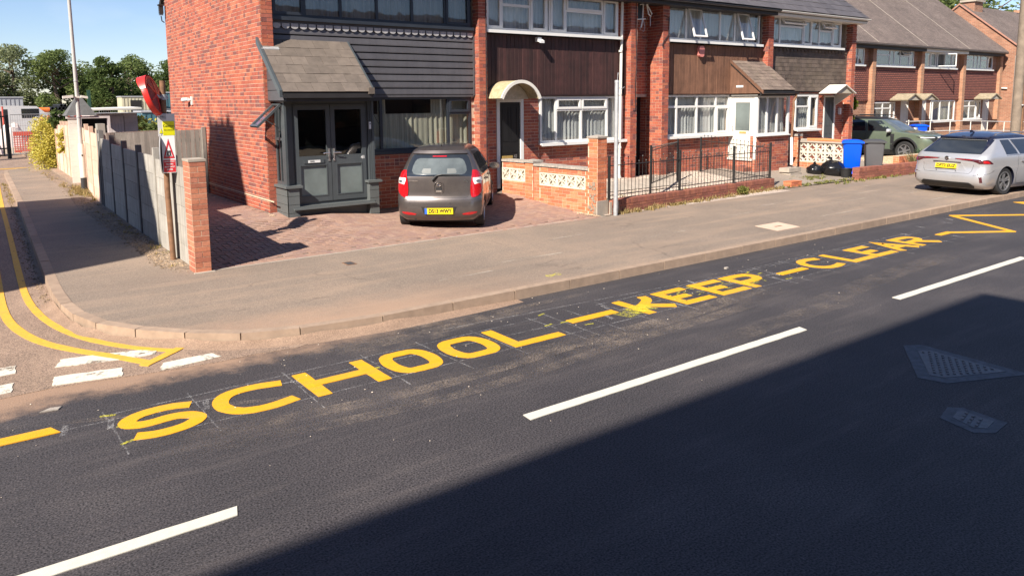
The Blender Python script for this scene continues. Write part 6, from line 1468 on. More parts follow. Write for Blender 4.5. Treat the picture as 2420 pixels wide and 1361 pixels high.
def wheel(parent, x, y, r, wd, side, spokes=5, rimmat='alloy', rr=None, twin=False):
    rr = rr or r*.66; b = MB(); h = wd/2
    b.lathe([(rr,-h*.9),(r*.93,-h),(r*.985,-h*.8),(r,-h*.4),(r,h*.4),(r*.985,h*.8),(r*.93,h),(rr,h*.9),(rr,-h*.9)], 32, (x,y,r)); w_ = obj('wheel', b, MT['rubber'], parent, smooth=30)
    b = MB(); xo = x+side*h*.72
    b.lathe([(rr*1.0,side*h*.9-0),(rr*.93,side*h*.92),(rr*.90,side*h*.3),(.001,side*h*.25)], 28, (x,y,r)); obj('rim_dish', b, MT['alloy_dark'], w_, smooth=30)
    b = MB(); b.lathe([(rr*1.0,side*h*.88),(rr*1.0,side*h*.97),(rr*.91,side*h*.95),(rr*.90,side*h*.8)], 28, (x,y,r))
    for k in range(spokes):
        for dt in ((-.16,.16) if twin else (0,)):
            a = 2*math.pi*k/spokes+.3; a2 = a+dt; t = .030 if twin else .05
            p0 = Vector((0,math.cos(a)*rr*.14,math.sin(a)*rr*.14)); p1 = Vector((0,math.cos(a2)*rr*.95,math.sin(a2)*rr*.95)); d = (p1-p0).normalized(); nn = Vector((0,-d.z,d.y))
            q = [p0-nn*t*.7, p0+nn*t*.7, p1+nn*t*.5, p1-nn*t*.5]; X0_, X1_ = xo-side*.02, xo+side*.008
            b.prism([(X0_,v.y+y,v.z+r) for v in q], (X1_-X0_,0,0))
    b.lathe([(rr*.22,-side*.01),(rr*.22,side*.012),(.001,side*.016)], 12, (xo,y,r)); obj('rim', b, MT[rimmat], w_, smooth=30)
    return w_
def plate(parent, txt, x0, x1, y, z0, z1, tilt, blue=True):
    # a plate on the rear, leaning forward by tilt
    Mx = Matrix.Translation((0,y,(z0+z1)/2)) @ Matrix.Rotation(-tilt, 4, 'X'); h = (z1-z0)/2
    b = MB(); b.box(x0,-.006,-h,x1,0.004,h); p = obj('number_plate', b.xform(Mx), MT['plate_yellow'], parent)
    bl = .0
    if blue: b = MB(); b.box(x0,-.0085,-h,x0+.045,-.0062,h); obj('blue_band', b.xform(Mx), MT['plate_blue'], p); bl = .045
    mb = text_mb(txt, .092, .003, .0035, sx=1.06)
    xs = [v[0] for v in mb.v]; wd = max(xs)-min(xs); k = (x1-x0-bl-.05)/wd
    mb.v = [(v[0]*k, v[1]*1.12, v[2]) for v in mb.v]
    mb.xform(Mx @ frame_m(Vector(((x0+bl+x1)/2,-.0085,0)), (1,0,0), (0,0,1))); obj('registration', mb, MT['sign_black'], p); return p
def mirror(parent, x, y, z, side, mat, s=1.):
    b = MB(); vs = []; n = 10
    for i, (dy, r) in enumerate(((-.02,.93),(0,1.),(.06,.9),(.10,.55))):
        for k in range(n):
            a = 2*math.pi*k/n; c, q = math.cos(a), math.sin(a); ex = abs(c)**.6*(1 if c > 0 else -1); ez = abs(q)**.6*(1 if q > 0 else -1)
            vs.append((x+side*(.13+.105*s*r*ex), y+dy, z+.065*s*r*ez))
    fs = [(i*n+k, i*n+(k+1)%n, (i+1)*n+(k+1)%n, (i+1)*n+k) for i in range(3) for k in range(n)]+[tuple(range(n)), tuple(3*n+k for k in range(n))]; b.add(vs, fs); m = obj('door_mirror', b, MT[mat], parent, smooth=45)
    b = MB(); b.tube([(x-side*.02,y+.03,z-.06),(x+side*.08,y+.03,z-.03)], .022, 6); obj('mirror_arm', b, MT['black_plastic'], m)
    b = MB(); b.add([(x+side*(.13+.095*s*math.cos(a)), y-.022, z+.055*s*math.sin(a)) for a in [2*math.pi*k/12 for k in range(12)]], [tuple(range(12))]); obj('mirror_glass', b, MT['chrome'], m); return m
# ------------------------------------------------------------------ small grey hatchback on the drive
T1 = thing('parked_car', 'small dark grey hatchback with registration DS13 WWY parked on the paved drive', 'car', (7.10,11.80,.135), 0, world=False)
HD = R_(-39.0); T1.rotation_euler = (R_(.8),0,HD)
c = Car(dict(w=[(.17,.70),(.26,.775),(.42,.795),(.62,.797),(.80,.788),(.93,.765),(1.02,.735),(1.18,.665),(1.34,.59),(1.43,.53),(1.485,.44)],
    yr=[(.17,.12),(.24,.03),(.34,.0),(.46,.0),(.56,.02),(.62,.055),(.80,.07),(.95,.085),(1.02,.10),(1.22,.22),(1.38,.32),(1.44,.36),(1.485,.55)],
    yf=[(.17,3.44),(.30,3.55),(.5,3.565),(.66,3.54),(.76,3.44),(.84,3.25),(.90,3.02),(.95,2.82),(1.0,2.70),(1.2,2.38),(1.38,2.06),(1.45,1.88),(1.485,1.7)],
    r=[(.17,.2),(.4,.24),(.62,.22),(.9,.20),(1.0,.18),(1.2,.16),(1.4,.16),(1.485,.12)], rf=[(.17,.3),(.6,.42),(.85,.45),(1.0,.35),(1.485,.3)], nose=[(.17,.12),(.6,.10),(.9,.06),(1.0,0),(1.5,0)], tuck=[(0,0),(2,0)]), bul=.10)
zs = [.17,.21,.26,.34,.42,.50,.56,.60,.64,.72,.80,.88,.93,.97,1.01,1.08,1.15,1.22,1.29,1.35,1.40,1.44,1.465,1.485]
bo = arches(c.body(zs, 1.485, .03), [MT['paint_grey'], MT['black_plastic']], [(.58,.285),(2.96,.285)], .325, .80, 'body'); bo.parent = T1; ORG[bo.name] = (0,0,0)
sx, sy = c.sx, c.sy
# rear glass: dark band right across the tailgate with the clear pane inside it
rg = c.patch([(z, 0, sx(x, z)) for z, x in ((.985,.60),(1.02,.615),(1.10,.60),(1.22,.565),(1.32,.52),(1.365,.48))], 10, .004); c.patch([(z, 0, sx(x, z)) for z, x in ((.985,.60),(1.02,.615),(1.10,.60),(1.22,.565),(1.32,.52),(1.365,.48))], 10, .004, -1, rg); rgo = obj('rear_window', rg, MT['car_glass'], T1, smooth=50)
rg = MB(); rows = [(z, 0, sx(x, z)) for z, x in ((1.015,.42),(1.03,.47),(1.08,.505),(1.16,.49),(1.24,.455),(1.28,.42),(1.30,.36))]
for sd_ in (1,-1): c.patch(rows, 10, .0065, sd_, rg)
obj('clear_pane', rg, MT['car_glass_clear'], rgo, smooth=50)
for sd_ in (1,-1):     # head restraints seen through the glass
    rg = MB(); c.patch([(z, sx(.15+.0, z), sx(.33-abs(z-1.07)*.8, z)) for z in (1.035,1.06,1.10,1.12)], 4, .0078, sd_, rg, rim=0); obj('head_restraint', rg, MT['grey_panel'], rgo)
rg = MB(); c.patch([(1.325,0,sx(.13,1.325)),(1.345,0,sx(.13,1.345))], 4, .008, 1, rg); c.patch([(1.325,0,sx(.13,1.325)),(1.345,0,sx(.13,1.345))], 4, .008, -1, rg); obj('brake_light', rg, MT['lamp_red'], rgo)
rg = MB(); c.patch([(1.37,0,sx(.50,1.37)),(1.405,0,sx(.47,1.405))], 8, .03, 1, rg, .03); c.patch([(1.37,0,sx(.50,1.37)),(1.405,0,sx(.47,1.405))], 8, .03, -1, rg, .03); obj('spoiler', rg, MT['paint_grey'], T1, smooth=50)
for sd_ in (1,-1):
    zr = [(.60,.600,.66),(.625,.585,.725),(.68,.575,.80),(.74,.570,.85),(.80,.572,.88),(.86,.578,.90),(.90,.585,.895),(.94,.592,.88),(1.0,.598,.83),(1.05,.615,.775),(1.09,.63,.70)]
    def lrows(z0, z1, sh=0): 
        zz = sorted({z0,z1}|{q[0] for q in zr if z0 < q[0] < z1}); return [(z, sx(min(.60,tab([(q[0],q[1]) for q in zr],z)),z)+sh, sx(.6,z)+tab([(q[0],q[2]-.6) for q in zr],z)-.012) for z in zz]
    lo = obj('tail_light', c.patch(lrows(.60,1.09), 8, .010, sd_), MT['lamp_red'], T1, smooth=50)
    obj('reversing_lens', c.patch([(z, sx(.6,z)+.015+max(0,(z-.91)*-.4), sx(.6,z)+w2) for z, w2 in ((.835,.06),(.85,.19),(.90,.25),(.94,.245),(.955,.20))], 6, .0135, sd_), MT['lamp_white'], lo, smooth=50)
    obj('lamp_bezel', c.patch([(z, sx(.60,z)+a_, sx(.60,z)+b_) for z, a_, b_ in ((.868,.10,.16),(.89,.07,.18),(.915,.10,.16))], 4, .0155, sd_), MT['silver'], lo, smooth=50)
    obj('reflector', c.patch([(.285,sx(.44,.285),sx(.58,.285)),(.305,sx(.42,.305),sx(.66,.305)),(.325,sx(.50,.325),sx(.69,.325)),(.34,sx(.60,.34),sx(.69,.34))], 6, .006, sd_), MT['lamp_red'], T1, smooth=50)
    for nm_, y0, y1, y0t, y1t in (('side_window',.52,.98,.62,.98),('side_window',1.03,1.72,1.03,1.66),('side_window',1.79,2.62,1.74,2.12)):
        obj(nm_, c.patch([(z, sy(lerp(y0,y0t,u), z), sy(lerp(y1,y1t,u), z)) for z, u in ((.955,0),(1.05,.25),(1.15,.5),(1.26,.78),(1.345,1))], 8, .004, sd_), MT['car_glass'], T1, smooth=50)
    b = MB()
    for yy in (1.0,1.76): c.seam([(sy(yy-.0,.30),.30),(sy(yy,.9),.9),(sy(yy-.02,1.36),1.36)], .004, sd_, b)
    c.seam([(sy(2.66,.30),.30),(sy(2.70,.7),.7),(sy(2.6,.93),.93)], .004, sd_, b); c.seam([(sy(.95,.30),.30),(sy(2.66,.28),.28)], .004, sd_, b); obj('door_seam', b, MT['sign_black'], T1)
    for yy in (1.12,1.88):
        b = MB(); p = c.C(sy(yy,.84),.84); b.tube([(sd_*(p.x+.01),yy-.08,.84),(sd_*(p.x+.03),yy-.05,.845),(sd_*(p.x+.03),yy+.05,.85),(sd_*(p.x+.01),yy+.08,.85)], .012, 6); obj('door_handle', b, MT['paint_grey'], T1)
    for y in (.58,2.96): wheel(T1, sd_*.70, y, .285, .175, sd_, 7)
    mirror(T1, sd_*.74, 2.30, .97, sd_, 'paint_grey', 1.05)
    b = MB(); c.patch([(.885,sy(2.75,.885)+.02,sy(3.1,.885)+.05),(.80,sy(2.95,.8),sy(3.4,.8)),(.70,sy(3.1,.7),sy(3.5,.7))][::-1], 5, .006, sd_, b); obj('headlight', b, MT['lamp_white'], T1, smooth=50)
b = MB(); p = lambda x, z: (sx(x,z), z)
for sd_ in (1,-1): c.seam([(0,.60),p(.50,.60),p(.575,.64),p(.565,.75),p(.575,.90),p(.60,.98)], .0045, sd_, b)
obj('tailgate_seam', b, MT['sign_black'], T1)
b = MB()
for sd_ in (1,-1): c.seam([(0,.555),p(.55,.555),(sx(.6,.57)+.2,.57)], .003, sd_, b)
obj('bumper_seam', b, MT['sign_black'], T1)
b = MB()
for sd_ in (1,-1): c.patch([(.292,0,sx(.26,.292)),(.34,0,sx(.29,.34)),(.42,0,sx(.32,.42)),(.436,0,sx(.33,.436))], 8, .003, sd_, b)
obj('plate_recess', b, MT['black_plastic'], T1, smooth=50)
plate(T1, 'DS13 WWY', -.26, .26, -.008, .305, .416, R_(-3))
b = MB(); yy = c.C(0,1.0).y
b.tube([(-.12,.065,.92),(-.07,.060,.975),(-.03,.075,1.005)], [.026,.020,.014], 8); b.tube([(-.03,.075,1.005),(.05,.080,1.02),(.38,.115,1.015)], [.012,.010,.006], 6); obj('rear_wiper', b, MT['black_plastic'], T1)
b = MB()
for r_, y_ in ((.105,.052),): 
    P_ = [(.085*abs(math.cos(a))**.6*(1 if math.cos(a) > 0 else -1), 0.062, .775+.105*abs(math.sin(a))**.6*(1 if math.sin(a) > 0 else -1)) for a in [2*math.pi*k/24 for k in range(24)]]; b.tube(P_+[P_[0]], .008, 5)
hb = obj('boot_handle', b, MT['paint_grey'], T1)
b = MB(); b.box(-.055,.058,.735,.055,.066,.785); obj('recess', b, MT['sign_black'], hb); b = MB(); b.box(-.05,.053,.70,.05,.062,.735); obj('chrome_strip', b, MT['chrome'], hb)
b = MB(); P_ = [(.045*math.cos(a), .056, .835+.026*math.sin(a)) for a in [2*math.pi*k/20 for k in range(21)]]; b.tube(P_, .005, 5); b.tube([(-.022,.054,.818),(-.010,.054,.852)],.005,4); b.tube([(.010,.054,.818),(.024,.054,.852)],.005,4); b.tube([(-.016,.054,.832),(.016,.054,.840)],.004,4); obj('emblem', b, MT['chrome'], T1)
qb = c.C(sx(.50,.895),.895); put_text(T1, 'model_badge', 'i10', .062, (.49,qb.y-.012,.895), (1,.17,0), (0,0,1), 'chrome', bold=.002, sx=1.3); put_text(T1, 'maker_badge', 'HYUNDAI', .030, (-.48,qb.y-.012,.90), (1,-.17,0), (0,0,1), 'chrome', bold=.001, sx=1.3)
for x in (-.55,-.21,.21,.55): b = MB(); t_ = sx(abs(x),.50); q = c.C(t_,.50); b.lathe([(.014,-.004),(.014,.003)], 10, (q.x*(1 if x > 0 else -1),q.y-.002,.50), 'y'); obj('parking_sensor', b, MT['silver'], T1)
b = MB(); b.tube([(0,.55,1.50),(0,.50,1.56)], .006, 5); obj('antenna', b, MT['black_plastic'], T1)
b = MB(); b.box(-.62,.25,.13,.62,3.3,.30); b.tube([(-.45,.12,.20),(-.45,.5,.20)], .025, 8); obj('underside', b, MT['black_plastic'], T1)
# ------------------------------------------------------------------ silver estate parked on the pavement
T2 = thing('parked_car', 'silver estate car with black roof and registration DF73 EUZ parked half on the pavement', 'car', (19.55,8.53,PZ), 0, world=False)
T2.rotation_euler = (0,0,R_(-98))
c = Car(dict(w=[(.16,.82),(.26,.89),(.45,.925),(.66,.93),(.86,.915),(.95,.895),(1.02,.865),(1.18,.775),(1.32,.69),(1.40,.62),(1.44,.53)],
    yr=[(.16,.20),(.24,.06),(.34,.0),(.50,.0),(.56,.035),(.70,.075),(.82,.06),(.90,.07),(.99,.14),(1.06,.28),(1.20,.50),(1.32,.66),(1.38,.70),(1.44,.95)],
    yf=[(.16,4.45),(.30,4.60),(.55,4.62),(.72,4.55),(.82,4.3),(.90,3.9),(.96,3.6),(1.0,3.45),(1.2,3.0),(1.34,2.65),(1.40,2.4),(1.44,2.2)],
    r=[(.16,.2),(.4,.26),(.7,.24),(.9,.22),(1.0,.2),(1.2,.17),(1.44,.12)], rf=[(.17,.4),(.6,.55),(.85,.5),(1.0,.35),(1.5,.3)], nose=[(.17,.12),(.6,.10),(.9,.06),(1.0,0),(1.5,0)], tuck=[(0,0),(2,0)]), bul=.10, ns=22)
zs = [.16,.20,.26,.34,.42,.50,.54,.58,.64,.70,.76,.82,.86,.90,.94,.98,1.02,1.06,1.12,1.18,1.24,1.30,1.34,1.38,1.41,1.44]
bo = arches(c.body(zs, 1.44, .06, matf=lambda x, y, z: 1 if z > 1.335 else 0), [MT['paint_silver'], MT['paint_black']], [(.96,.33),(3.64,.33)], .37, .92, 'body'); bo.parent = T2; ORG[bo.name] = (0,0,0)
sx, sy = c.sx, c.sy; p = lambda x, z: (sx(x,z), z)
def both(rows, n=8, off=.004, rim=.006):
    b = MB()
    for q in (1,-1): c.patch(rows, n, off, q, b, rim)
    return b
rgo = obj('rear_window', both([(z, 0, sx(x, z)) for z, x in ((1.00,.70),(1.05,.69),(1.15,.655),(1.25,.61),(1.31,.56))], 10), MT['car_glass'], T2, smooth=50)
b = both([(1.315,0,sx(.585,1.315)),(1.36,0,sx(.60,1.36))], 8, .05, .05); obj('spoiler', b, MT['paint_black'], T2, smooth=50)
for q in (1,-1):
    b = MB(); c.patch([(z, sx(a, z), sx(.62,z)+.10) for z, a in ((1.0,.70),(1.10,.66),(1.20,.62),(1.30,.58),(1.37,.52))], 4, .005, q, b); obj('rear_pillar_trim', b, MT['paint_black'], T2, smooth=50)
    lo = obj('tail_light', c.patch([(.775,sx(.66,.775)+.09,sx(.66,.775)+.43),(.80,sx(.66,.80)+.04,sx(.66,.80)+.40),(.825,sx(.62,.825),sx(.66,.825)+.36),(.85,sx(.36,.85),sx(.66,.85)+.32),(.87,sx(.20,.87),sx(.66,.87)+.27),(.885,sx(.19,.885),sx(.5,.885))], 10, .008, q), MT['lamp_dark'], T2, smooth=50)
    obj('lit_lens', c.patch([(.79,sx(.66,.79)+.18,sx(.66,.79)+.33),(.845,sx(.66,.845)+.16,sx(.66,.845)+.26)], 4, .012, q), MT['lamp_red'], lo, smooth=50)
    obj('light_bar', c.patch([(.862,sx(.24,.862),sx(.60,.862)),(.872,sx(.24,.872),sx(.60,.872))], 6, .011, q), MT['lamp_red'], lo, smooth=50)
    obj('reflector', c.patch([(.335,sx(.66,.335)+.14,sx(.66,.335)+.20),(.43,sx(.66,.43)+.13,sx(.66,.43)+.19),(.53,sx(.66,.53)+.08,sx(.66,.53)+.15)], 3, .006, q), MT['lamp_dark'], T2, smooth=50)
    for (y0,y1,y0t,y1t) in ((.98,1.48,.98,1.35),(1.56,2.28,1.43,2.12),(2.34,3.32,2.18,2.66)):
        obj('side_window', c.patch([(z, sy(lerp(y0,y0t,u), z), sy(lerp(y1,y1t,u), z)) for z, u in ((.975,0),(1.05,.2),(1.15,.5),(1.25,.8),(1.315,1))], 8, .004, q), MT['car_glass'], T2, smooth=50)
    b = MB()
    for a, d, e in ((1.45,1.50,1.40),(2.30,2.31,2.15)): c.seam([(sy(a,.28),.28),(sy(d,.95),.95),(sy(e,1.33),1.33)], .004, q, b)
    c.seam([(sy(3.30,.28),.28),(sy(3.36,.95),.95)], .004, q, b); c.seam([(sy(1.45,.26),.26),(sy(3.3,.26),.26)], .004, q, b); c.seam([p(.66,.50),(sx(.66,.5)+.35,.55),(sx(.66,.5)+.5,.62)], .004, q, b); obj('door_seam', b, MT['sign_black'], T2)
    b = MB(); c.seam([(sy(.98,.955),.955),(sy(2.0,.96),.96),(sy(3.4,.96),.96)], .008, q, b); obj('window_trim', b, MT['silver'], T2)
    for yy in (1.68,2.5): b = MB(); P_ = c.C(sy(yy,.80),.80); b.tube([(q*(P_.x+.01),yy-.10,.80),(q*(P_.x+.035),yy-.06,.805),(q*(P_.x+.035),yy+.06,.81),(q*(P_.x+.01),yy+.10,.81)], .013, 6); obj('door_handle', b, MT['silver'], T2)
    for y in (.96,3.64): wheel(T2, q*.79, y, .33, .22, q, 5, twin=True, rr=.235)
    mirror(T2, q*.87, 3.1, 1.0, q, 'paint_black')
    b = MB(); b.tube([(q*.57,1.0,1.41),(q*.60,1.1,1.47),(q*.60,1.8,1.49),(q*.58,2.5,1.44),(q*.56,2.6,1.40)], .013, 6); obj('roof_rail', b, MT['silver'], T2)
obj('plate_recess', both([(z, 0, sx(x, z)) for z, x in ((.60,.47),(.66,.44),(.74,.38),(.79,.33))], 8, .003, 0), MT['paint_silver'], T2, smooth=50)
b = MB(); b.box(-.34,.052,.785,.34,.075,.80); obj('plate_lip', b, MT['black_plastic'], T2)
plate(T2, 'DF73 EUZ', -.26, .26, .030, .64, .75, R_(12), blue=False)
b = both([(.18,0,sx(.62,.18)),(.24,0,sx(.66,.24)),(.30,0,sx(.60,.30)),(.32,0,sx(.56,.32))], 8, .008); obj('diffuser', b, MT['black_plastic'], T2, smooth=50)
b = MB()
for q in (1,-1): c.seam([(0,.535),p(.55,.535),p(.60,.60),p(.62,.75)], .004, q, b)
obj('tailgate_seam', b, MT['sign_black'], T2)
b = MB(); b.lathe([(.052,-.006),(.052,.004),(.044,.006),(.044,-.006)], 24, (0,.055,.88), 'y'); e_ = obj('emblem', b, MT['chrome'], T2); b = MB(); b.lathe([(.045,-.004),(.001,-.006)], 20, (0,.055,.88), 'y'); obj('emblem_ground', b, MT['sign_black'], e_)
b = MB(); b.prism([(-.040,.045,.892),(-.012,.045,.892),(.016,.045,.870),(.020,.045,.842),(.004,.045,.850),(-.010,.045,.868),(-.024,.045,.874)], (0,-.004,0)); b.prism([(.0,.045,.905),(.030,.045,.900),(.036,.045,.885),(.022,.045,.878),(.012,.045,.892)], (0,-.004,0)); obj('griffin_mark', b, MT['chrome'], e_)
for i, l in enumerate('ASTRA'): put_text(T2, 'badge_letter', l, .045, (-.24+i*.12,c.C(0,.575).y+.004,.575), (1,0,0), (0,.25,1), 'sign_black', bold=.001, sx=1.3)
b = MB(); b.prism([(0-.01,.95,1.47),(0-.01,1.15,1.47),(0-.01,1.0,1.54),(0-.01,.96,1.54)], (.02,0,0)); obj('antenna_fin', b, MT['paint_black'], T2)
b = MB(); b.box(-.03,.66,1.36,.03,.72,1.40); obj('washer_jet', b, MT['black_plastic'], T2)
b = MB(); b.tube([(0,.42,1.12),(-.02,.30,1.04),(-.28,.27,1.01)], .008, 5); obj('rear_wiper', b, MT['black_plastic'], T2)
b = MB(); b.box(-.7,.3,.13,.7,4.3,.28); obj('underside', b, MT['black_plastic'], T2)
# ------------------------------------------------------------------ green four wheel drive on the far drive
T3 = thing('parked_car', 'sage green off road car with black roof parked on a drive of the far row', 'car', (30.75,18.05,.03), 0, world=False)
T3.rotation_euler = (0,0,R_(-182))
c = Car(dict(w=[(.20,.82),(.32,.88),(.60,.90),(.90,.895),(1.05,.88),(1.12,.86),(1.35,.78),(1.52,.70),(1.60,.60),(1.64,.5)],
    yr=[(.2,.2),(.35,.02),(.6,.0),(.95,.03),(1.1,.08),(1.4,.28),(1.58,.36),(1.64,.5)], yf=[(.2,4.35),(.35,4.5),(.7,4.55),(.88,4.5),(1.0,4.30),(1.06,3.9),(1.10,3.45),(1.14,3.2),(1.35,2.85),(1.52,2.55),(1.60,2.3),(1.64,2.1)],
    r=[(.2,.2),(.5,.25),(1.1,.22),(1.64,.14)], rf=[(.2,.35),(.6,.45),(1.0,.4),(1.2,.3),(1.64,.25)], nose=[(.2,.10),(.9,.08),(1.1,0),(1.7,0)], tuck=[(0,0),(2,0)]), bul=.06, ns=20)
zs = [.20,.26,.32,.42,.52,.62,.72,.82,.90,.97,1.03,1.07,1.10,1.14,1.20,1.28,1.36,1.44,1.52,1.57,1.61,1.64]
bo = arches(c.body(zs, 1.64, .03, matf=lambda x, y, z: 1 if (z > 1.575 or z < .40) else 0), [MT['paint_green'], MT['black_plastic']], [(.86,.37),(3.56,.37)], .46, .90, 'body'); bo.parent = T3; ORG[bo.name] = (0,0,0)
sx, sy = c.sx, c.sy
Lc = lambda z: c.cont(z)[1][-1]

b = MB()
for q in (1,-1): c.patch([(z, Lc(z)-a, Lc(z)-.001) for z, a in ((1.15,.70),(1.25,.66),(1.38,.62),(1.50,.56),(1.56,.50))], 8, .005, q, b)
obj('windscreen', b, MT['car_glass_clear'], T3, smooth=50)
for q in (1,-1):
    for (y0,y1,y0t,y1t) in ((.45,1.0,.55,.95),(1.15,1.95,1.10,1.80),(2.06,3.05,1.92,2.45)):
        obj('side_window', c.patch([(z, sy(lerp(y0,y0t,u), z), sy(lerp(y1,y1t,u), z)) for z, u in ((1.11,0),(1.25,.35),(1.4,.7),(1.52,1))], 8, .004, q), MT['car_glass'], T3, smooth=50)
    b = MB()
    for yy in (.86,3.56): 
        P_ = [(q*(.915 if yy < 2 else .90), yy+.50*math.cos(a), .37+.50*math.sin(a)) for a in [math.pi*k/14 for k in range(15)]]; b.tube(P_, .045, 6)
    obj('arch_trim', b, MT['black_plastic'], T3)
    obj('headlight', c.patch([(.86,Lc(.86)-.95,Lc(.86)-.30),(.90,Lc(.90)-1.05,Lc(.90)-.25),(.935,Lc(.935)-1.10,Lc(.935)-.30)], 8, .008, q), MT['black_plastic'], T3, smooth=50)
    obj('lamp_strip', c.patch([(.885,Lc(.885)-.98,Lc(.885)-.45),(.91,Lc(.91)-1.0,Lc(.91)-.45)], 6, .013, q), MT['lamp_white'], T3, smooth=50)
    obj('grille_bar', c.patch([(.89,Lc(.89)-.30,Lc(.89)-.01),(.915,Lc(.915)-.30,Lc(.915)-.01)], 4, .013, q), MT['sign_white'], T3, smooth=50)
    b = MB(); c.patch([(.45,sy(3.0,.45),sy(3.14,.45)),(.9,sy(3.0,.9),sy(3.14,.9)),(.98,sy(2.92,.98),sy(3.14,.98)),(1.02,sy(2.9,1.02),sy(3.14,1.02))], 3, .008, q, b); obj('wing_vent', b, MT['alloy_dark'], T3)
    for y in (.86,3.56): wheel(T3, q*.77, y, .37, .22, q, 6)
    mirror(T3, q*.87, 2.95, 1.14, q, 'galvanised', 1.2)
    b = MB(); b.tube([(q*.62,.6,1.66),(q*.64,.8,1.72),(q*.62,2.2,1.72),(q*.60,2.4,1.66)], .018, 6); obj('roof_rail', b, MT['black_plastic'], T3)
    b = MB(); c.seam([(sy(1.05,.4),.4),(sy(1.08,1.5),1.5)], .005, q, b); c.seam([(sy(2.0,.4),.4),(sy(2.0,1.1),1.1),(sy(1.86,1.5),1.5)], .005, q, b); c.seam([(sy(3.1,.95),.95),(sy(3.1,.5),.5)], .005, q, b); obj('door_seam', b, MT['sign_black'], T3)
obj('grille', both([(.74,Lc(.74)-.6,Lc(.74)-.001),(.84,Lc(.84)-.7,Lc(.84)-.001)], 6, .006), MT['black_plastic'], T3, smooth=50)
# ------------------------------------------------------------------ covered car at the right edge
T4 = thing('covered_car', 'car under a dark purple cloth cover at the right photo edge', 'car', (46.6,15.6,.12), 0, world=False); T4.rotation_euler = (0,0,R_(-88))
b = MB()
def cov(u, v):
    y = 4.6*u; x = .95*(2*v-1); top = tab([(0,.45),(.05,.95),(.2,1.12),(.32,1.62),(.6,1.70),(.85,1.1),(.95,.9),(1,.4)], u); k = 1-abs(2*v-1)**3.5
    return (x*(1+.03*math.sin(9*y)*(1-k)), y, .08+top*k+.02*math.sin(7*y+5*x))
b.grid(cov, 40, 24); obj('cloth', b, MT['cover_cloth'], T4, smooth=60)
for y in (.9,3.6):
    for q in (1,-1): b = MB(); b.lathe([(.001,-.1),(.32,-.1),(.33,0),(.32,.1),(.001,.1)], 20, (q*.8,y,.33)); obj('wheel', b, MT['rubber'], T4)
# ================================================================== street furniture and loose things
def wheeliebin(loc, rz, mat, lid, label, h=1.03):
    t = thing('wheelie_bin', label, 'bin', loc, rz, 'wheelie bins', world=False); h = 1.10; w, d = .56, .58
    b = MB(); z0, z1 = .07, h-.10; bw, bd = .205, .22; tw, td = .27, .30
    n = 6; rings = []
    for z, a, c in ((z0,bw,bd),(z0+.02,bw+.01,bd+.01),(z1-.10,tw-.012,td-.015),(z1-.05,tw,td),(z1,tw+.012,td+.012)):
        P = []
        for cx, cy, a0 in ((1,1,0),(-1,1,90),(-1,-1,180),(1,-1,270)):
            for k in range(n): q = R_(a0+90*k/(n-1)); r = .04; P.append((cx*(a-r)+r*math.cos(q), cy*(c-r)+r*math.sin(q), z))
        rings.append(P)
    m = len(rings[0]); b.v = [q for r in rings for q in r]
    for i in range(len(rings)-1):
        for k in range(m): b.f.append((i*m+k,i*m+(k+1)%m,(i+1)*m+(k+1)%m,(i+1)*m+k))
    b.f += [tuple(range(m-1,-1,-1)), tuple((len(rings)-1)*m+k for k in range(m))]; b.r = [0]*len(b.f); b.m = [0]*len(b.f)
    obj('body', b, MT[mat], t, smooth=30)
    b = MB(); b.grid(lambda u, v: ((2*u-1)*.30, (2*v-1)*.325-.01, z1+.012+.055*(1-abs(2*u-1)**4)*(1-abs(2*v-1)**6)), 12, 12); b.box(-.30,-.335,z1-.025,.30,-.325,z1+.02); b.box(-.30,.305,z1-.02,.30,.32,z1+.02); b.box(-.30,-.325,z1-.02,-.29,.31,z1+.015); b.box(.29,-.325,z1-.02,.30,.31,z1+.015); b.box(-.31,-.35,z1-.03,-.20,-.325,z1+.0); b.box(.20,-.35,z1-.03,.31,-.325,z1+.0); obj('lid', b, MT[lid], t, smooth=35)
    b = MB(); b.tube([(-.22,.31,z1-.02),(-.22,.39,z1-.0),(.22,.39,z1-.0),(.22,.31,z1-.02)], .015, 6); obj('handle', b, MT[lid], t)
    for s in (-1,1): b = MB(); b.lathe([(.001,-.03),(.09,-.03),(.10,-.01),(.10,.01),(.09,.03),(.001,.03)], 16, (s*.25,.20,.10)); obj('wheel', b, MT['rubber'], t)
    b = MB(); b.box(-.10,-.235,.05,.10,-.20,.11); obj('foot', b, MT[mat], t)
    return t
wheeliebin((21.72,12.15,.17), R_(-56), 'bin_blue', 'bin_blue', 'bright blue wheelie bin beside a grey one behind the low wall')
wheeliebin((22.30,11.78,.17), R_(-56), 'bin_grey', 'bin_lid_grey', 'dark grey wheelie bin to the right of the blue bin')
wheeliebin((34.8,16.4,.2), R_(-40), 'bin_blue', 'bin_blue', 'far blue bin of which only the lid shows over the green car')
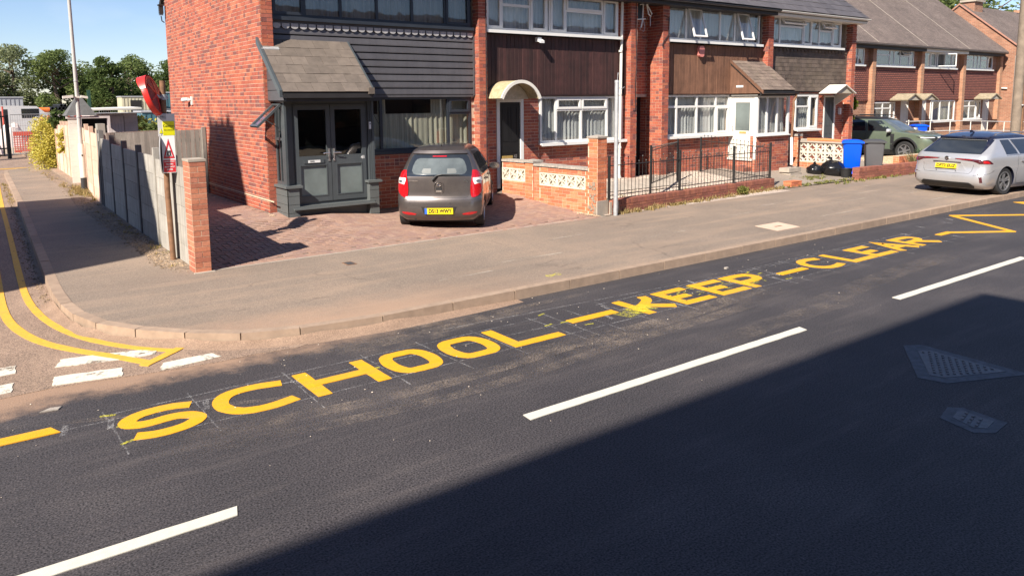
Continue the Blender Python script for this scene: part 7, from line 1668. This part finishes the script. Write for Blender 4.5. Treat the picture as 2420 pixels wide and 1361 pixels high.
def bag(loc, sx_, sy_, sz_, seed, label):
    t = thing('rubbish_bag', label, 'rubbish bag', loc, seed, 'black rubbish bags', world=False); b = MB(); rn = random.Random(seed)
    def f(u, v):
        a = 2*math.pi*u; p = math.pi*(v-.5); d = Vector((math.cos(a)*math.cos(p), math.sin(a)*math.cos(p), math.sin(p)))
        k = 1+.13*mnoise.noise(d*1.8+Vector((seed,0,0)))+.09*mnoise.noise(d*5+Vector((0,seed,0)))+.05*abs(mnoise.noise(d*11))
        z = max(-.72, d.z*k); return (d.x*k*sx_, d.y*k*sy_, (z+.72)*sz_)
    b.grid(f, 40, 22); obj('bag', b, MT['bag_plastic'], t, smooth=60)
    b = MB(); b.tube([(0,0,sz_*1.6),(.02,.01,sz_*1.85),(.05,.0,sz_*2.0)], [.03,.02,.05], 7); obj('knot', b, MT['bag_plastic'], t)
bag((20.88,12.80,.18), .27, .24, .19, 3, 'left hand black rubbish bag in front of the pierced wall')
bag((21.15,12.42,.16), .36, .30, .27, 8, 'larger shiny black rubbish bag leaning by the blue bin')
t = thing('black_bucket', 'black plastic tub between the bags and the blue bin', 'tub', (21.15,11.98,.13), world=False); b = MB(); b.lathe([(.001,.0),(.13,.0),(.17,.26),(.185,.27),(.185,.29),(.16,.29),(.12,.02),(.001,.02)], 20, ax='z'); obj('tub', b, MT['black_plastic'], t, smooth=30)
# grey steel post
t = thing('steel_post', 'galvanised grey steel post standing on the pavement before the railings', 'post', (10.92,11.13,PZ), world=False)
b = MB(); b.cyl((0,0,-.05),(.015,.01,2.72),.044,14); obj('tube', b, MT['galvanised'], t, smooth=40); b = MB(); b.lathe([(.001,2.755),(.046,2.75),(.048,2.70)], 14, (.015,.01,0), 'z'); obj('cap', b, MT['galvanised'], t)
b = MB(); b.tube([(0,-.02,2.72),(0,-.03,2.86),(.02,-.02,2.90)], .006, 5); b.tube([(.04,0,2.60),(.14,0,2.58),(.24,.02,2.62)], .006, 5); obj('loose_wire', b, MT['galvanised'], t)
# lamp column
t = thing('lamp_post', 'tall pale grey street lamp column with white sleeve and black foot', 'lamp post', (2.87,23.2,PZ), world=False)
b = MB(); b.tube([(0,0,1.25),(-.0,0,1.36),(.0,0,2.7),(-.01,0,7.6)], [.07,.052,.048,.036], 14); obj('shaft', b, MT['pole_grey'], t, smooth=30)
b = MB(); b.tube([(0,0,.40),(0,0,1.22),(0,0,1.30)], [.076,.076,.070], 16); obj('sleeve', b, MT['white_paint'], t, smooth=30); b = MB(); b.tube([(0,0,-.05),(0,0,.40)], .077, 16); obj('foot', b, MT['pole_black'], t, smooth=30)
b = MB(); b.cyl((0,-.074,1.0),(0,-.082,1.0),.025,10); obj('lock', b, MT['pole_black'], t)
b = MB(); b.tube([(-.01,0,7.5),(-.4,0,7.9),(-1.1,0,8.0)], [.04,.035,.03], 8); b.box(-1.7,-.12,7.93,-1.0,.12,8.05); obj('lantern', b, MT['galvanised'], t)
b = MB(); b.obox((-.34,-.10,2.50),(.24,0,.03),(0,.12,0),(0,0,.07)); b.obox((.08,-.10,2.53),(.16,0,-.03),(0,.12,0),(0,0,.06)); b.box(-.12,-.06,2.52,.12,.06,2.56); obj('sensor_box', b, MT['white_paint'], t)
b = MB(); b.tube([(0,0,2.0),(0,0,2.03)],.058,12); b.tube([(0,0,2.95),(0,0,2.98)],.055,12); obj('clamp', b, MT['galvanised'], t)
# wooden pole by the silver car
t = thing('telegraph_pole', 'weathered wooden telegraph pole behind the silver estate car', 'pole', (26.15,9.45,PZ), world=False)
b = MB(); b.tube([(0,0,-.1),(.0,0,3),(.02,0,8.2)], [.135,.13,.115], 16); obj('shaft', b, MT['wood_pole'], t, smooth=40)
b = MB(); b.box(.07,-.15,1.2,.13,-.10,2.9); obj('cable_guard', b, MT['rust_brown'], t); b = MB(); b.box(-.06,-.165,2.08,.05,-.145,2.11); b.box(.02,-.16,3.15,.08,-.145,3.35); obj('plate', b, MT['sign_white'], t)
# rusty post with the traffic mirror and the two signs
t = thing('sign_post', 'rusty brown steel post beside the brick pillar at the corner', 'post', (2.63,12.2,PZ))
b = MB(); b.tube([(2.62,12.2,PZ-.05),(2.60,12.2,1.2),(2.63,12.2,2.82)], .041, 14); obj('tube', b, MT['rust_brown'], t, smooth=40)
t = thing('traffic_mirror', 'round red backed traffic mirror with a hood, seen from behind on the rusty post', 'traffic mirror', (2.49,12.2,2.60), world=False)
bk = Vector((.84,-.46,.28)).normalized(); upv = (Vector((0,0,1))-bk*bk.z).normalized(); rtv = upv.cross(bk).normalized()
Mx = Matrix((rtv, upv, bk)).transposed().to_4x4()
RM = .30; b = MB(); b.lathe([(.001,.055),(RM*.5,.05),(RM*.86,.03),(RM*.88,.012)], 32, ax='z'); obj('back_shell', b.xform(Mx), MT['mirror_dark_red'], t, smooth=40)
b = MB(); b.lathe([(RM*.86,.012),(RM*.88,.036),(RM*.97,.036),(RM,.02),(RM,-.04),(RM*.97,-.045),(RM*.9,-.04)], 36, ax='z'); obj('rim', b.xform(Mx), MT['mirror_red'], t, smooth=40)
b = MB(); n = 22
b.grid(lambda u, v: (RM*1.01*math.cos(R_(20+140*u)), RM*1.01*math.sin(R_(20+140*u)), lerp(.03,-.04-.07*math.sin(math.pi*u)**.7,v)), n, 3); b.grid(lambda u, v: (RM*1.03*math.cos(R_(20+140*u)), RM*1.03*math.sin(R_(20+140*u)), lerp(.03,-.04-.07*math.sin(math.pi*u)**.7,v)), n, 3); obj('hood', b.xform(Mx), MT['mirror_red'], t, smooth=60)
b = MB()
for k in range(6): a = math.pi/3*k+.3; b.prism([(RM*.08*math.cos(a+1.2),RM*.08*math.sin(a+1.2),.052),(RM*.80*math.cos(a+.04),RM*.80*math.sin(a+.04),.034),(RM*.80*math.cos(a-.04),RM*.80*math.sin(a-.04),.034),(RM*.08*math.cos(a-1.2),RM*.08*math.sin(a-1.2),.052)], (0,0,.012))
obj('rib', b.xform(Mx), MT['mirror_red'], t)
b = MB(); b.lathe([(RM*.9,-.03),(RM*.6,-.05),(.001,-.065)], 28, ax='z'); obj('mirror_face', b.xform(Mx), MT['chrome'], t, smooth=40)
b = MB(); b.tube([tuple(bk*.05),(.08,-.02,-.02),(.135,0,-.04)], .018, 8); b.tube([(.14,0,-.06),(.14,0,.02)], .047, 12); b.box(.18,-.02,-.05,.205,.02,.0); obj('bracket', b, MT['galvanised'], t, smooth=40)
# caution board: white board with a yellow panel
sn = Vector((-.10,-1,0)).normalized(); su = Vector((1,-.10,0)).normalized(); 
def signboard(name, label, O, w, h, U, mat, t_=.006):
    t = thing(name, label, 'sign', tuple(O)); U = Vector(U).normalized(); V = Vector((0,0,1)); W = U.cross(V)
    b = MB(); b.obox(Vector(O)-U*w/2-V*h/2-W*t_, U*w, V*h, W*t_); obj('board', b, MT[mat], t); return t, U, V, W
def rect_on(t, name, O, U, V, W, x0, x1, z0, z1, mat, d=.003):
    b = MB(); b.obox(Vector(O)+U*x0+V*z0, U*(x1-x0), V*(z1-z0), W*d); return obj(name, b, MT[mat], t)
O1 = Vector((2.635,12.135,2.17)); t, U, V, W = signboard('caution_sign', 'white and yellow Caution board strapped to the rusty post', O1, .245, .335, (1,.10,0), 'sign_white')
rect_on(t, 'yellow_panel', O1, U, V, W, -.055,.11,-.155,.055, 'sign_yellow'); rect_on(t, 'grey_tab', O1, U, V, W, -.085,.0,.08,.165, 'sign_grey')
put_text(t, 'word', 'Caution', .052, O1+U*.028+V*(-.015)+W*.004, U, V, 'sign_black', .001); put_text(t, 'word', 'Site entrance', .027, O1+U*.028+V*(-.075)+W*.004, U, V, 'sign_black', .001)
put_text(t, 'word', 'HILL', .04, O1+U*(-.042)+V*.12+W*.004, U, V, 'sign_black', .001)
b = MB(); b.prism([O1+U*x+V*z+W*.001 for x, z in ((-.105,-.12),(-.062,-.12),(-.0835,-.05))], W*.003); obj('warning_triangle', b, MT['sign_yellow'], t)
O2_ = Vector((2.625,12.06,1.74)); t, U, V, W = signboard('warning_sign', 'white and red construction warning board with triangle below the Caution board', O2_, .18, .55, (1,-.16,0), 'sign_white')
b = MB(); pts = [(-.075,-.06),(.075,-.06),(0,.23)]; inn = [(-.048,-.035),(.048,-.035),(0,.155)]
for k in range(3): a, c = pts[k], pts[(k+1)%3]; e, f = inn[k], inn[(k+1)%3]; b.prism([O2_+U*x+V*z+W*.001 for x, z in (a,c,f,e)], W*.003)
obj('red_triangle', b, MT['sign_red'], t)
b = MB()
for s in (-1,1):
    x = s*.013; b.tube([O2_+U*x+V*.045+W*.004, O2_+U*x+V*.055+W*.004], .010, 6); b.tube([O2_+U*x+V*.04+W*.003, O2_+U*(x*1.2)+V*.005+W*.003], .008, 5); b.tube([O2_+U*(x*1.2)+V*.005+W*.003, O2_+U*(x*1.2-.014)+V*(-.03)+W*.003], .005, 5); b.tube([O2_+U*(x*1.2)+V*.005+W*.003, O2_+U*(x*1.2+.014)+V*(-.028)+W*.003], .005, 5)
obj('children_figures', b, MT['sign_black'], t); rect_on(t, 'red_panel', O2_, U, V, W, -.082,.082,-.265,-.085, 'sign_red')
for i, wd in enumerate(('CONSTRUCTION','TRAFFIC','MUST NOT','ENTER')): put_text(t, 'word', wd, .027 if i else .018, O2_+V*(-.108-i*.040)+W*.004, U, V, 'sign_white', .001, .001)
t = thing('round_sign', 'black back of an oval sign on the far side of the rusty post', 'sign', (2.56,12.16,1.75)); Ub = Vector((.40,.92,0)).normalized(); Wb = Ub.cross(Vector((0,0,1)))
b = MB(); Oc = Vector((2.555,12.15,1.74)); b.prism([Oc+Ub*.17*math.cos(a)+Vector((0,0,1))*.29*math.sin(a) for a in [2*math.pi*k/32 for k in range(32)]], -Wb*.01); obj('disc', b, MT['sign_black'], t)
b = MB(); b.tube([Oc+Ub*.17*math.cos(a)+Vector((0,0,1))*.29*math.sin(a) for a in [2*math.pi*k/32 for k in range(33)]], .007, 5); obj('rim', b, MT['sign_grey'], t)
# low post box on the fence top
# ------------------------------------------------------------------ sheds
t = thing('garden_shed', 'pale pinkish painted timber shed with a flat roof behind the fence', 'shed', (4.2,26,.2)); P = Pieces()
sy_ = 25.9
for k in range(14): 
    P.add((3.50,sy_,.3+k*.135), (.30,0,0), (0,.02,0), (0,0,.13)); P.add((4.42,sy_,.3+k*.135), (.36,0,0), (0,.02,0), (0,0,.13))
for i in range(7): P.add((3.82+i*.085,sy_-.02,.3), (.081,0,0), (0,.02,0), (0,0,1.80))
for k in range(14): pass
P.done(t, 'board', 'boards_far', MT['shed_paint'], 80)
b = MB(); b.box(3.50,sy_+.025,.2,4.80,27.6,2.18); obj('box', b, MT['shed_paint'], t)
b = MB(); b.obox((3.44,25.5,2.28),(1.42,0,.03),(0,1.6,.02),(0,0,.05)); rf = obj('roof', b, MT['white_paint'], t); b = MB(); b.box(3.79,sy_-.026,.3,3.815,sy_-.001,2.10); b.box(4.40,sy_-.026,.3,4.425,sy_-.001,2.10); b.box(3.83,sy_-.05,.95,3.87,sy_-.021,1.02); obj('door_edge', b, MT['weathered_wood'], t)
t = thing('play_shed', 'small shed with a steep grey felt hipped roof and open front', 'shed', (3.2,24.6,.2))
b = MB(); cx_, cy_ = 3.13, 24.5; b.add([(cx_-.46,cy_-.45,2.16),(cx_+.30,cy_-.45,2.16),(cx_+.30,cy_+.4,2.16),(cx_-.46,cy_+.4,2.16),(cx_-.09,cy_-.05,2.76),(cx_-.06,cy_-.05,2.76)], [(0,1,5,4),(1,2,5),(2,3,4,5),(3,0,4),(0,3,2,1)]); obj('roof', b, MT['felt'], t)
P = Pieces()
for k in range(12): P.add((cx_-.42,cy_-.40,.3+k*.15), (.27,0,0), (0,.02,0), (0,0,.145))
P.done(t, 'board', 'boards_far', MT['white_paint'], 30); b = MB(); b.box(cx_-.46,cy_-.42,2.08,cx_+.62,cy_-.34,2.14); b.box(cx_+.56,cy_-.42,.3,cx_+.62,cy_-.34,2.08); b.box(cx_-.15,cy_-.42,.3,cx_-.09,cy_-.36,2.08); obj('frame', b, MT['shed_paint'], t)
b = MB(); b.box(cx_-.09,cy_+.2,.3,cx_+.62,cy_+.24,2.08); obj('inside', b, MT['room_dark'], t); b = MB(); b.obox((3.42,24.2,1.5),(.28,0,-.32),(0,.02,0),(.05,0,.05)); b.obox((3.50,24.2,1.52),(.2,0,-.32),(0,.02,0),(.03,0,.03)); o = obj('leaning_boards', b, MT['weathered_wood']); tag(o, 'pale loose timbers leaning in the open shed front', 'timber')
# ------------------------------------------------------------------ building yard beyond the side road
t = thing('palisade_gate', 'black palisade steel gate at the end of the side road', 'gate', (1.2,40,.05)); og = Vector(ORG[t.name]); P = Pieces()
for i in range(11): P.add((.02+i*.20,40.0+i*.16,.12), (.075,0,0), (0,.01,0), (0,0,2.05))
P.done(t, 'pale', 'pales_far', MT['palisade_black'], 30); b = MB(); b.obox((-.1,40.02,.45),(2.4,1.76,0),(0,.04,0),(0,0,.06)); b.obox((-.1,40.02,1.90),(2.4,1.76,0),(0,.04,0),(0,0,.06)); b.box(2.18,41.7,.0,2.34,41.86,2.25); b.box(-.22,39.8,0,-.1,39.92,3.2); b.box(.02,39.9,.1,.08,39.96,3.3); b.box(1.82,41.4,.1,1.88,41.46,3.4); obj('rail', b, MT['palisade_black'], t)
def heras(x, y, dx, dy, label):
    t = thing('mesh_fence_panel', label, 'fence panel', (x,y,.05), group='mesh fence panels'); b = MB(); A = Vector((x,y,.15)); D = Vector((dx,dy,0)); H = Vector((0,0,1.85))
    b.tube([A,A+H,A+H+D,A+D,A], .025, 6); obj('frame', b, MT['mesh_wire'], t); b = MB()
    for i in range(1,24): p_ = A+D*(i/24); b.tube([p_,p_+H], .006, 3)
    for i in range(1,7): p_ = A+H*(i/7); b.tube([p_,p_+D], .006, 3)
    obj('mesh', b, MT['mesh_wire'], t)
heras(2.45,42.5,2.3,.2,'wire mesh fence panel right of the black palisade gate'); heras(4.8,43,3.4,.1,'wire mesh fence panel in the yard behind the yellow hedge'); heras(3,60,3.5,0,'far wire mesh panel in front of the pipe stack'); heras(9,62,3.5,0,'far wire mesh panel right of the steep shed roof'); heras(12.6,62,3.5,0,'far wire mesh panel nearest the brick gable')
t = thing('barrier', 'red plastic works barrier with netting behind the mesh fence', 'barrier', (3.6,44,.1)); b = MB(); b.box(2.6,44,.95,5.4,44.1,1.15); b.box(2.6,44,.15,5.4,44.1,.25); obj('bar', b, MT['barrier_red'], t); b = MB()
for i in range(26): b.box(2.62+i*.108,44.03,.25,2.66+i*.108,44.06,.95)
for i in range(6): b.box(2.6,44.025,.3+i*.11,5.4,44.055,.33+i*.11)
obj('netting', b, MT['barrier_red'], t)
def simplebox(name, label, cat, x0, y0, z0, x1, y1, z1, mat, extra=None, group=None):
    t = thing(name, label, cat, ((x0+x1)/2,(y0+y1)/2,z0), group=group); b = MB(); b.box(x0,y0,z0,x1,y1,z1); bd = obj('body', b, MT[mat], t)
    nb = int((x1-x0)/.25); b = MB()
    for i in range(nb): b.box(x0+i*.25+.05,y0-.03,z0+.1,x0+i*.25+.16,y0-.002,z1-.1)
    obj('ribs', b, MT[mat], t); b = MB(); b.box(x0-.05,y0-.06,z1,x1+.05,y1+.05,z1+.08); obj('roof', b, MT['container_grey'], t); return t
simplebox('site_cabin', 'pale grey site cabin at the left edge of the yard', 'cabin', -3,62,.5,4.4,65,2.9,'container_grey')
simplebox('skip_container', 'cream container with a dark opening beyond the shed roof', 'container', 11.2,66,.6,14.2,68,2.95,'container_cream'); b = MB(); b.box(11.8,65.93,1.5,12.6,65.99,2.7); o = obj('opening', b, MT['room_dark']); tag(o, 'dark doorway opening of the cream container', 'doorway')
simplebox('green_cabin', 'small green cabin behind the cream container', 'cabin', 13.9,68.5,.6,15.4,70,3.3,'container_teal')
for i, lab in enumerate(('blue green container left of the rusty post sign','blue green container just right of the shed')): simplebox('blue_container', lab, 'container', 8.2+i*1.3,43,.1,9.35+i*1.3,45,2.0,'container_teal')
simplebox('pallet_stack', 'white stacked barriers in the yard behind the hedge', 'stack', 4.2,50,.2,7.6,51,1.7,'barrier_white')
for i in range(10): b = MB(); x = 4.3+i*.33; b.box(x,49.85,1.0,x+.10,49.93,1.85); o = obj('red_stripe_board', b, MT['barrier_red']); tag(o, 'red stripe boards standing on the white stack in the yard', 'board', 'red stripe boards')
t = thing('orange_pipe', 'big orange pipe lying in the building yard', 'pipe', (5.5,56,1.8)); b = MB(); b.tube([(4.05,56,2.10),(5.35,56.1,2.12)], .14, 14); obj('pipe', b, MT['orange_pipe'], t, smooth=40); b = MB(); b.box(4.0,55.6,.3,5.4,56.8,1.92); obj('pallets', b, MT['barrier_white'], t)
for i in range(12):
    r, k = divmod(i, 5) if i < 10 else (2, i-8); x = 5.42+k*.20+r*.10; z = 2.02+r*.17; b = MB()
    b.lathe([(.095,0),(.095,4),(.078,4),(.078,0),(.095,0)], 12, (x,56,z), 'y'); o = obj('black_pipe', b, MT['black_plastic']); tag(o, 'black corrugated pipe in the stack on the yard', 'pipe', 'black pipes stacked in the yard')
b = MB(); b.box(5.35,55.8,.3,6.5,59,1.91); o = obj('pipe_pallet', b, MT['barrier_white']); tag(o, 'pallet base under the stack of black pipes', 'pallet')
def van(x, y, label, s=1):
    t = thing('parked_van', label, 'van', (x,y,.3), group='white vans in the yard'); b = MB(); b.prism([(x,y,.7),(x+4.6,y,.7),(x+4.6,y,1.5),(x+4.0,y,1.7),(x+3.3,y,2.35),(x,y,2.45)], (0,1.8,0)); obj('body', b, MT['van_white'], t)
    b = MB(); b.box(x+2.5,y-.01,1.65,x+3.4,y,2.2); obj('window', b, MT['car_glass'], t)
    for dx in (.9,3.6): b = MB(); b.lathe([(.001,-.1),(.33,-.1),(.33,.1),(.001,.1)], 14, (x+dx,y+.05,.68), 'y'); obj('wheel', b, MT['rubber'], t)
van(1.2,54,'white van parked in the yard behind the black gate'); van(-4,57,'white van at the left photo edge behind the gate')
for i, (x, y, c_) in enumerate(((2.9,50,'barrier_white'),(.5,43.5,'barrier_red'),(1.3,44.5,'barrier_white'),(2.6,52,'barrier_red'),(5.9,47.5,'sand_heap'),(8,48,'sand_heap'))):
    b = MB(); b.grid(lambda u, v: (x+.9*(2*u-1), y+.7*(2*v-1), .1+(1.25 if c_ != 'barrier_white' else 1.6)*max(0,1-abs(2*u-1)**2.2)*max(0,1-abs(2*v-1)**2.5)*(.8+.3*mnoise.noise(Vector((u*5,v*5,i))))), 12, 8); o = obj('bulk_bag', b, MT[c_]); tag(o, ['pale bulk bag behind the mesh panel','red bulk bag behind the gate pales at the left edge','white bulk bag behind the gate pales','red bulk bag beside the white van','heaped pale sand bag behind the hedge','heaped sand beyond the shed'][i], 'bulk bag')
for i in range(2): b = MB(); x = 2.15+i*.4; b.tube([(x-.12,52,.3),(x-.12,52,2.35),(x+.12,52,2.35),(x+.12,52,.3)], .05, 6); o = obj('red_hoop', b, MT['barrier_red']); tag(o, ['left red hoop standing above the gate','right red hoop standing above the gate'][i], 'hoop', 'red hoops')
b = MB(); b.box(8.05,60,.5,8.25,60.2,3.4); o = obj('green_post', b, MT['dark_green']); tag(o, 'dark green post standing beyond the shed roof', 'post')
b = MB(); b.box(14.9,52,.1,20,52.3,3.0); o = obj('far_wall', b, MT['far_brickwork']); tag(o, 'far brick wall beside the gable edge', 'wall')
# white tube railing in front of the far row
t = thing('white_railing', 'white tubular railing in front of the far row', 'railing', (38,15.5,.1)); b = MB()
for z in (1.42,.98): b.tube([(31.8,15.5,z+.05),(35.7,15.5,z),(44,15.5,z-.26),(50,15.5,z-.4)], .02, 6)
obj('rail', b, MT['white_paint'], t)
for x in (32.0,33.9,35.75,37.8,39.6,41.5,43.6): b = MB(); b.cyl((x,15.5,.05),(x,15.5,1.42-(x-35.7)*.03),.02,6); obj('post', b, MT['white_paint'], t)
b = MB(); b.box(31.6,15.9,.1,52,16.05,.85); o = obj('far_garden_wall', b, MT['far_orange_brickwork']); tag(o, 'low orange garden wall behind the white railing', 'wall')
# ================================================================== trees, hedges, weeds
def leaf_cloud(b, centers, n, size, rnd, flat=.55, dens=None):
    for i in range(n):
        c, r = rnd.choice(centers) if dens is None else rnd.choices(centers, dens)[0]
        a, ph = rnd.uniform(0,2*math.pi), math.acos(rnd.uniform(-1,1)); q = rnd.random()**.38
        d = Vector((math.sin(ph)*math.cos(a), math.sin(ph)*math.sin(a), math.cos(ph)*.85)); p = Vector(c)+d*r*q
        s = size*rnd.uniform(.6,1.3); u = Vector((rnd.gauss(0,1),rnd.gauss(0,1),rnd.gauss(0,flat))).normalized(); w_ = u.cross(Vector((rnd.gauss(0,1),rnd.gauss(0,1),rnd.gauss(0,1)))).normalized()
        b.add([p-u*s, p+w_*s*.45, p+u*s, p-w_*s*.45], [(0,1,2,3)], min(1,max(0,rnd.gauss(.5,.24))))
def tree(name, label, x, y, h, w, mat, seed, n=5200, size=.17, base=.28, group=None):
    rn = random.Random(seed); t = thing(name, label, 'tree', (x,y,0), group=group); b = MB()
    tp = [(x,y,-.2),(x+rn.uniform(-.2,.2),y,h*.25),(x+rn.uniform(-.4,.4),y,h*.5),(x+rn.uniform(-.5,.5),y,h*.8)]; b.tube(tp, [h*.032,h*.026,h*.018,h*.006], 8); cs = []
    for i in range(11):
        z = h*rn.uniform(.25,.75); a = rn.uniform(0,6.28); L = w*rn.uniform(.25,.45); p0 = Vector((x,y,z)); p2 = p0+Vector((math.cos(a)*L,math.sin(a)*L,h*rn.uniform(.08,.2))); b.tube([p0,(p0+p2)/2+Vector((0,0,-.1*L)),p2], [h*.011,h*.007,h*.003], 5); cs.append((p2, w*rn.uniform(.16,.26)))
    obj('trunk', b, MT['bark'], t)
    for i in range(26):
        a = rn.uniform(0,6.28); u = rn.random(); z = h*lerp(base,.93,u); rr = w*.5*math.sin(math.pi*min(1,.18+u*.78))**.7*rn.uniform(.45,1.0); cs.append((Vector((x+rr*math.cos(a),y+rr*math.sin(a)*.8,z)), w*rn.uniform(.09,.19)))
    b = MB(); leaf_cloud(b, cs, n, size, rn); obj('crown', b, MT[mat], t); return t
TG = 'trees behind the building yard'
for i, (x, y, h, w, m_, lab) in enumerate(((1.6,72,6.3,4.6,'leaf_willow','grey green willow at the left edge of the photo behind the yard'),(4.6,74,7.2,5.2,'leaf_willow','tallest pale willow, left of the lamp post'),(7.7,72,6.9,4.4,'leaf_green','rounded green tree just left of the lamp post'),
    (10.9,70,6.3,3.8,'leaf_dark','dark green tree right of the lamp post'),(13.2,74,6.7,4.0,'leaf_green','pale topped green tree above the shed'),(16.0,70,6.1,3.8,'leaf_dark','dark tree behind the red mirror'),(18.4,74,5.9,4.2,'leaf_green','green tree touching the gable edge'),(-2.2,70,6.0,5,'leaf_green','green tree beyond the left photo edge'))):
    tree('tree', lab, x, y, h, w, m_, 20+i, 9500, .12, .10, TG)
for i, (x, y, h, w, m_, lab) in enumerate(((9.2,77,5.2,5.0,'leaf_dark','darker tree filling the gap behind the lamp post'),(12.0,78,5.0,6,'leaf_dark','dark tree low behind the shed'),(3.0,78,5.4,6,'leaf_dark','dark tree low behind the left willows'),(15.6,78,5.0,6,'leaf_dark','dark tree low behind the mirror'))):
    tree('tree', lab, x, y, h, w, m_, 40+i, 8000, .15, .0, TG)
tree('tree', 'leafy tree top showing above the far brown roofs', 66, 30, 11.5, 9, 'leaf_green', 61, 6000, .22, .3); tree('tree', 'second tree top above the far roofs nearest the right edge', 74, 31, 12.2, 10, 'leaf_green', 62, 6000, .22, .3)
# golden hedge at the fence end
t = thing('hedge', 'golden yellow privet hedge spilling over the far end of the fence', 'hedge', (2.9,32,.1)); rn = random.Random(5); b = MB()
cs = [(Vector((2.95+rn.uniform(-.35,.35), 32.0+rn.uniform(-.5,.8), z)), rn.uniform(.28,.42)) for z in [.3+.065*k for k in range(24)] for _ in range(3)]
leaf_cloud(b, cs, 12000, .042, rn); obj('leaves', b, MT['leaf_gold'], t); b = MB()
for i in range(6): b.tube([(2.9+rn.uniform(-.2,.2),32+rn.uniform(-.3,.5),.1),(2.9+rn.uniform(-.3,.3),32+rn.uniform(-.3,.5),1.5)], .02, 5)
obj('stems', b, MT['bark'], t)
def bush(name, label, cx, cy, cz, rx, rz, n, size, mat, seed):
    t = thing(name, label, 'bush', (cx,cy,.1)); rn = random.Random(seed); b = MB(); cs = [(Vector((cx+rn.uniform(-rx,rx)*.7, cy+rn.uniform(-rx,rx)*.5, cz+rn.uniform(-rz,rz)*.8)), rx*rn.uniform(.3,.5)) for _ in range(14)]
    leaf_cloud(b, cs, n, size, rn); obj('leaves', b, MT[mat], t); b = MB(); b.tube([(cx,cy,.05),(cx+.03,cy,cz)], .03, 5); obj('stem', b, MT['bark'], t)
bush('ivy', 'yellowish creeper draped over the far fence panels', 3.1,28.6,1.35,.30,.55,1500,.045,'leaf_gold',7)
bush('garden_bush', 'dark leafy shrub between the hedge and the steep shed roof', 3.3,30.6,1.95,.42,.3,1500,.06,'leaf_dark',8)
bush('garden_bush', 'green and gold shrub right of the painted shed', 5.6,27.2,1.65,.8,.35,2400,.06,'leaf_gold',9)
bush('garden_bush', 'green shrub just behind the yellow caution board', 4.9,24.6,1.7,.35,.25,900,.05,'leaf_green',10)
bush('conifer', 'bright yellow green conifer at the right end of the near row', 26.15,14.9,1.75,.50,.75,3600,.075,'leaf_conifer',11)
bush('conifer', 'dark conifer in shade against the last brick pier', 25.9,15.6,1.5,.5,1.0,2600,.08,'leaf_dark',12)
def tuft(b, x, y, z, n, h, spread, rn, wd=.008):
    for i in range(n):
        a = rn.uniform(0,6.28); L = h*rn.uniform(.5,1.1); s = spread*rn.uniform(.2,1); p0 = Vector((x+rn.gauss(0,.03),y+rn.gauss(0,.03),z)); p1 = p0+Vector((math.cos(a)*s*.5,math.sin(a)*s*.5,L*.7)); p2 = p0+Vector((math.cos(a)*s,math.sin(a)*s,L)); q = Vector((-math.sin(a),math.cos(a),0))*wd
        b.add([p0-q,p0+q,p1+q*.8,p2,p1-q*.8], [(0,1,2,4),(4,2,3)], rn.random())
def weeds(label, pts, h, mat, seed, n=14, spread=.10):
    rn = random.Random(seed); b = MB()
    for x, y, z in pts: tuft(b, x, y, z, n, h*rn.uniform(.6,1.3), spread, rn)
    o = obj('weeds', b, MT[mat]); tag(o, label, kind='stuff')
rn = random.Random(4)
weeds('dry grass and weeds along the foot of the railing wall', [(x, 11.25+(x-10.95)*.0714-.03-abs(rn.gauss(0,.05)), PZ) for x in [rn.uniform(11,17.6) for _ in range(110)]], .10, 'dry_grass', 2, 10)
weeds('green weeds in the drive joint and along the second low wall', [(rn.uniform(19.5,27), 11.42-abs(rn.gauss(0,.10)), PZ) for _ in range(70)]+[(rn.uniform(17.4,21), 11.68+rn.gauss(0,.03), PZ) for _ in range(50)]+[(rn.gauss(20.0,.35), 12.35+rn.gauss(0,.12), .16) for _ in range(50)], .08, 'grass', 3, 10)
weeds('grass and weeds growing round the lamp post foot', [(2.85+rn.gauss(0,.16), 23.0+rn.gauss(0,.8), PZ) for _ in range(90)], .13, 'dry_grass', 5, 12, .14)
weeds('thin weeds along the fence foot', [(rn.uniform(2.5,2.74), rn.uniform(11.6,31), PZ) for _ in range(70)], .05, 'dry_grass', 6, 7)
weeds('grass in the gutter of the side road', [(tab([(12.4,.94),(21.6,1.24),(31,1.5)], y)-.05-rn.random()*.1, y, .01) for y in [rn.uniform(22,29) for _ in range(40)]], .05, 'dry_grass', 8, 7)
weeds('weeds in the gravel behind the railings', [(rn.uniform(11,17), rn.uniform(11.5,14.2), .2) for _ in range(60)], .09, 'grass', 9, 8)
def spikyplant(label, x, y, z, n, L, mat, seed):
    t = thing('spiky_plant', label, 'plant', (x,y,z)); rn = random.Random(seed); b = MB(); tuft(b, x, y, z, n, L*.75, L, rn, .012); obj('leaves', b, MT[mat], t); b = MB(); b.cyl((x,y,z-.15),(x,y,z+.04),.05,7); obj('stem', b, MT['bark'], t)
spikyplant('spiky buff coloured cordyline on the golden gravel', 25.9,12.3,.18,110,.62,'spiky',1); spikyplant('smaller blue green spiky plant behind the silver car', 28.3,13.2,.28,70,.5,'spiky_blue',2)
t = thing('weed', 'leafy green weed clump against the railing wall', 'plant', (15.7,11.5,PZ)); rn = random.Random(12); b = MB(); leaf_cloud(b, [(Vector((15.65+rn.uniform(-.12,.12),11.5,PZ+.09+rn.uniform(-.05,.1))), .09) for _ in range(8)], 420, .028, rn); obj('leaves', b, MT['grass'], t)
spikyplant('small spiky plant behind the steel post', 11.25,12.6,.25,40,.3,'grass',5)
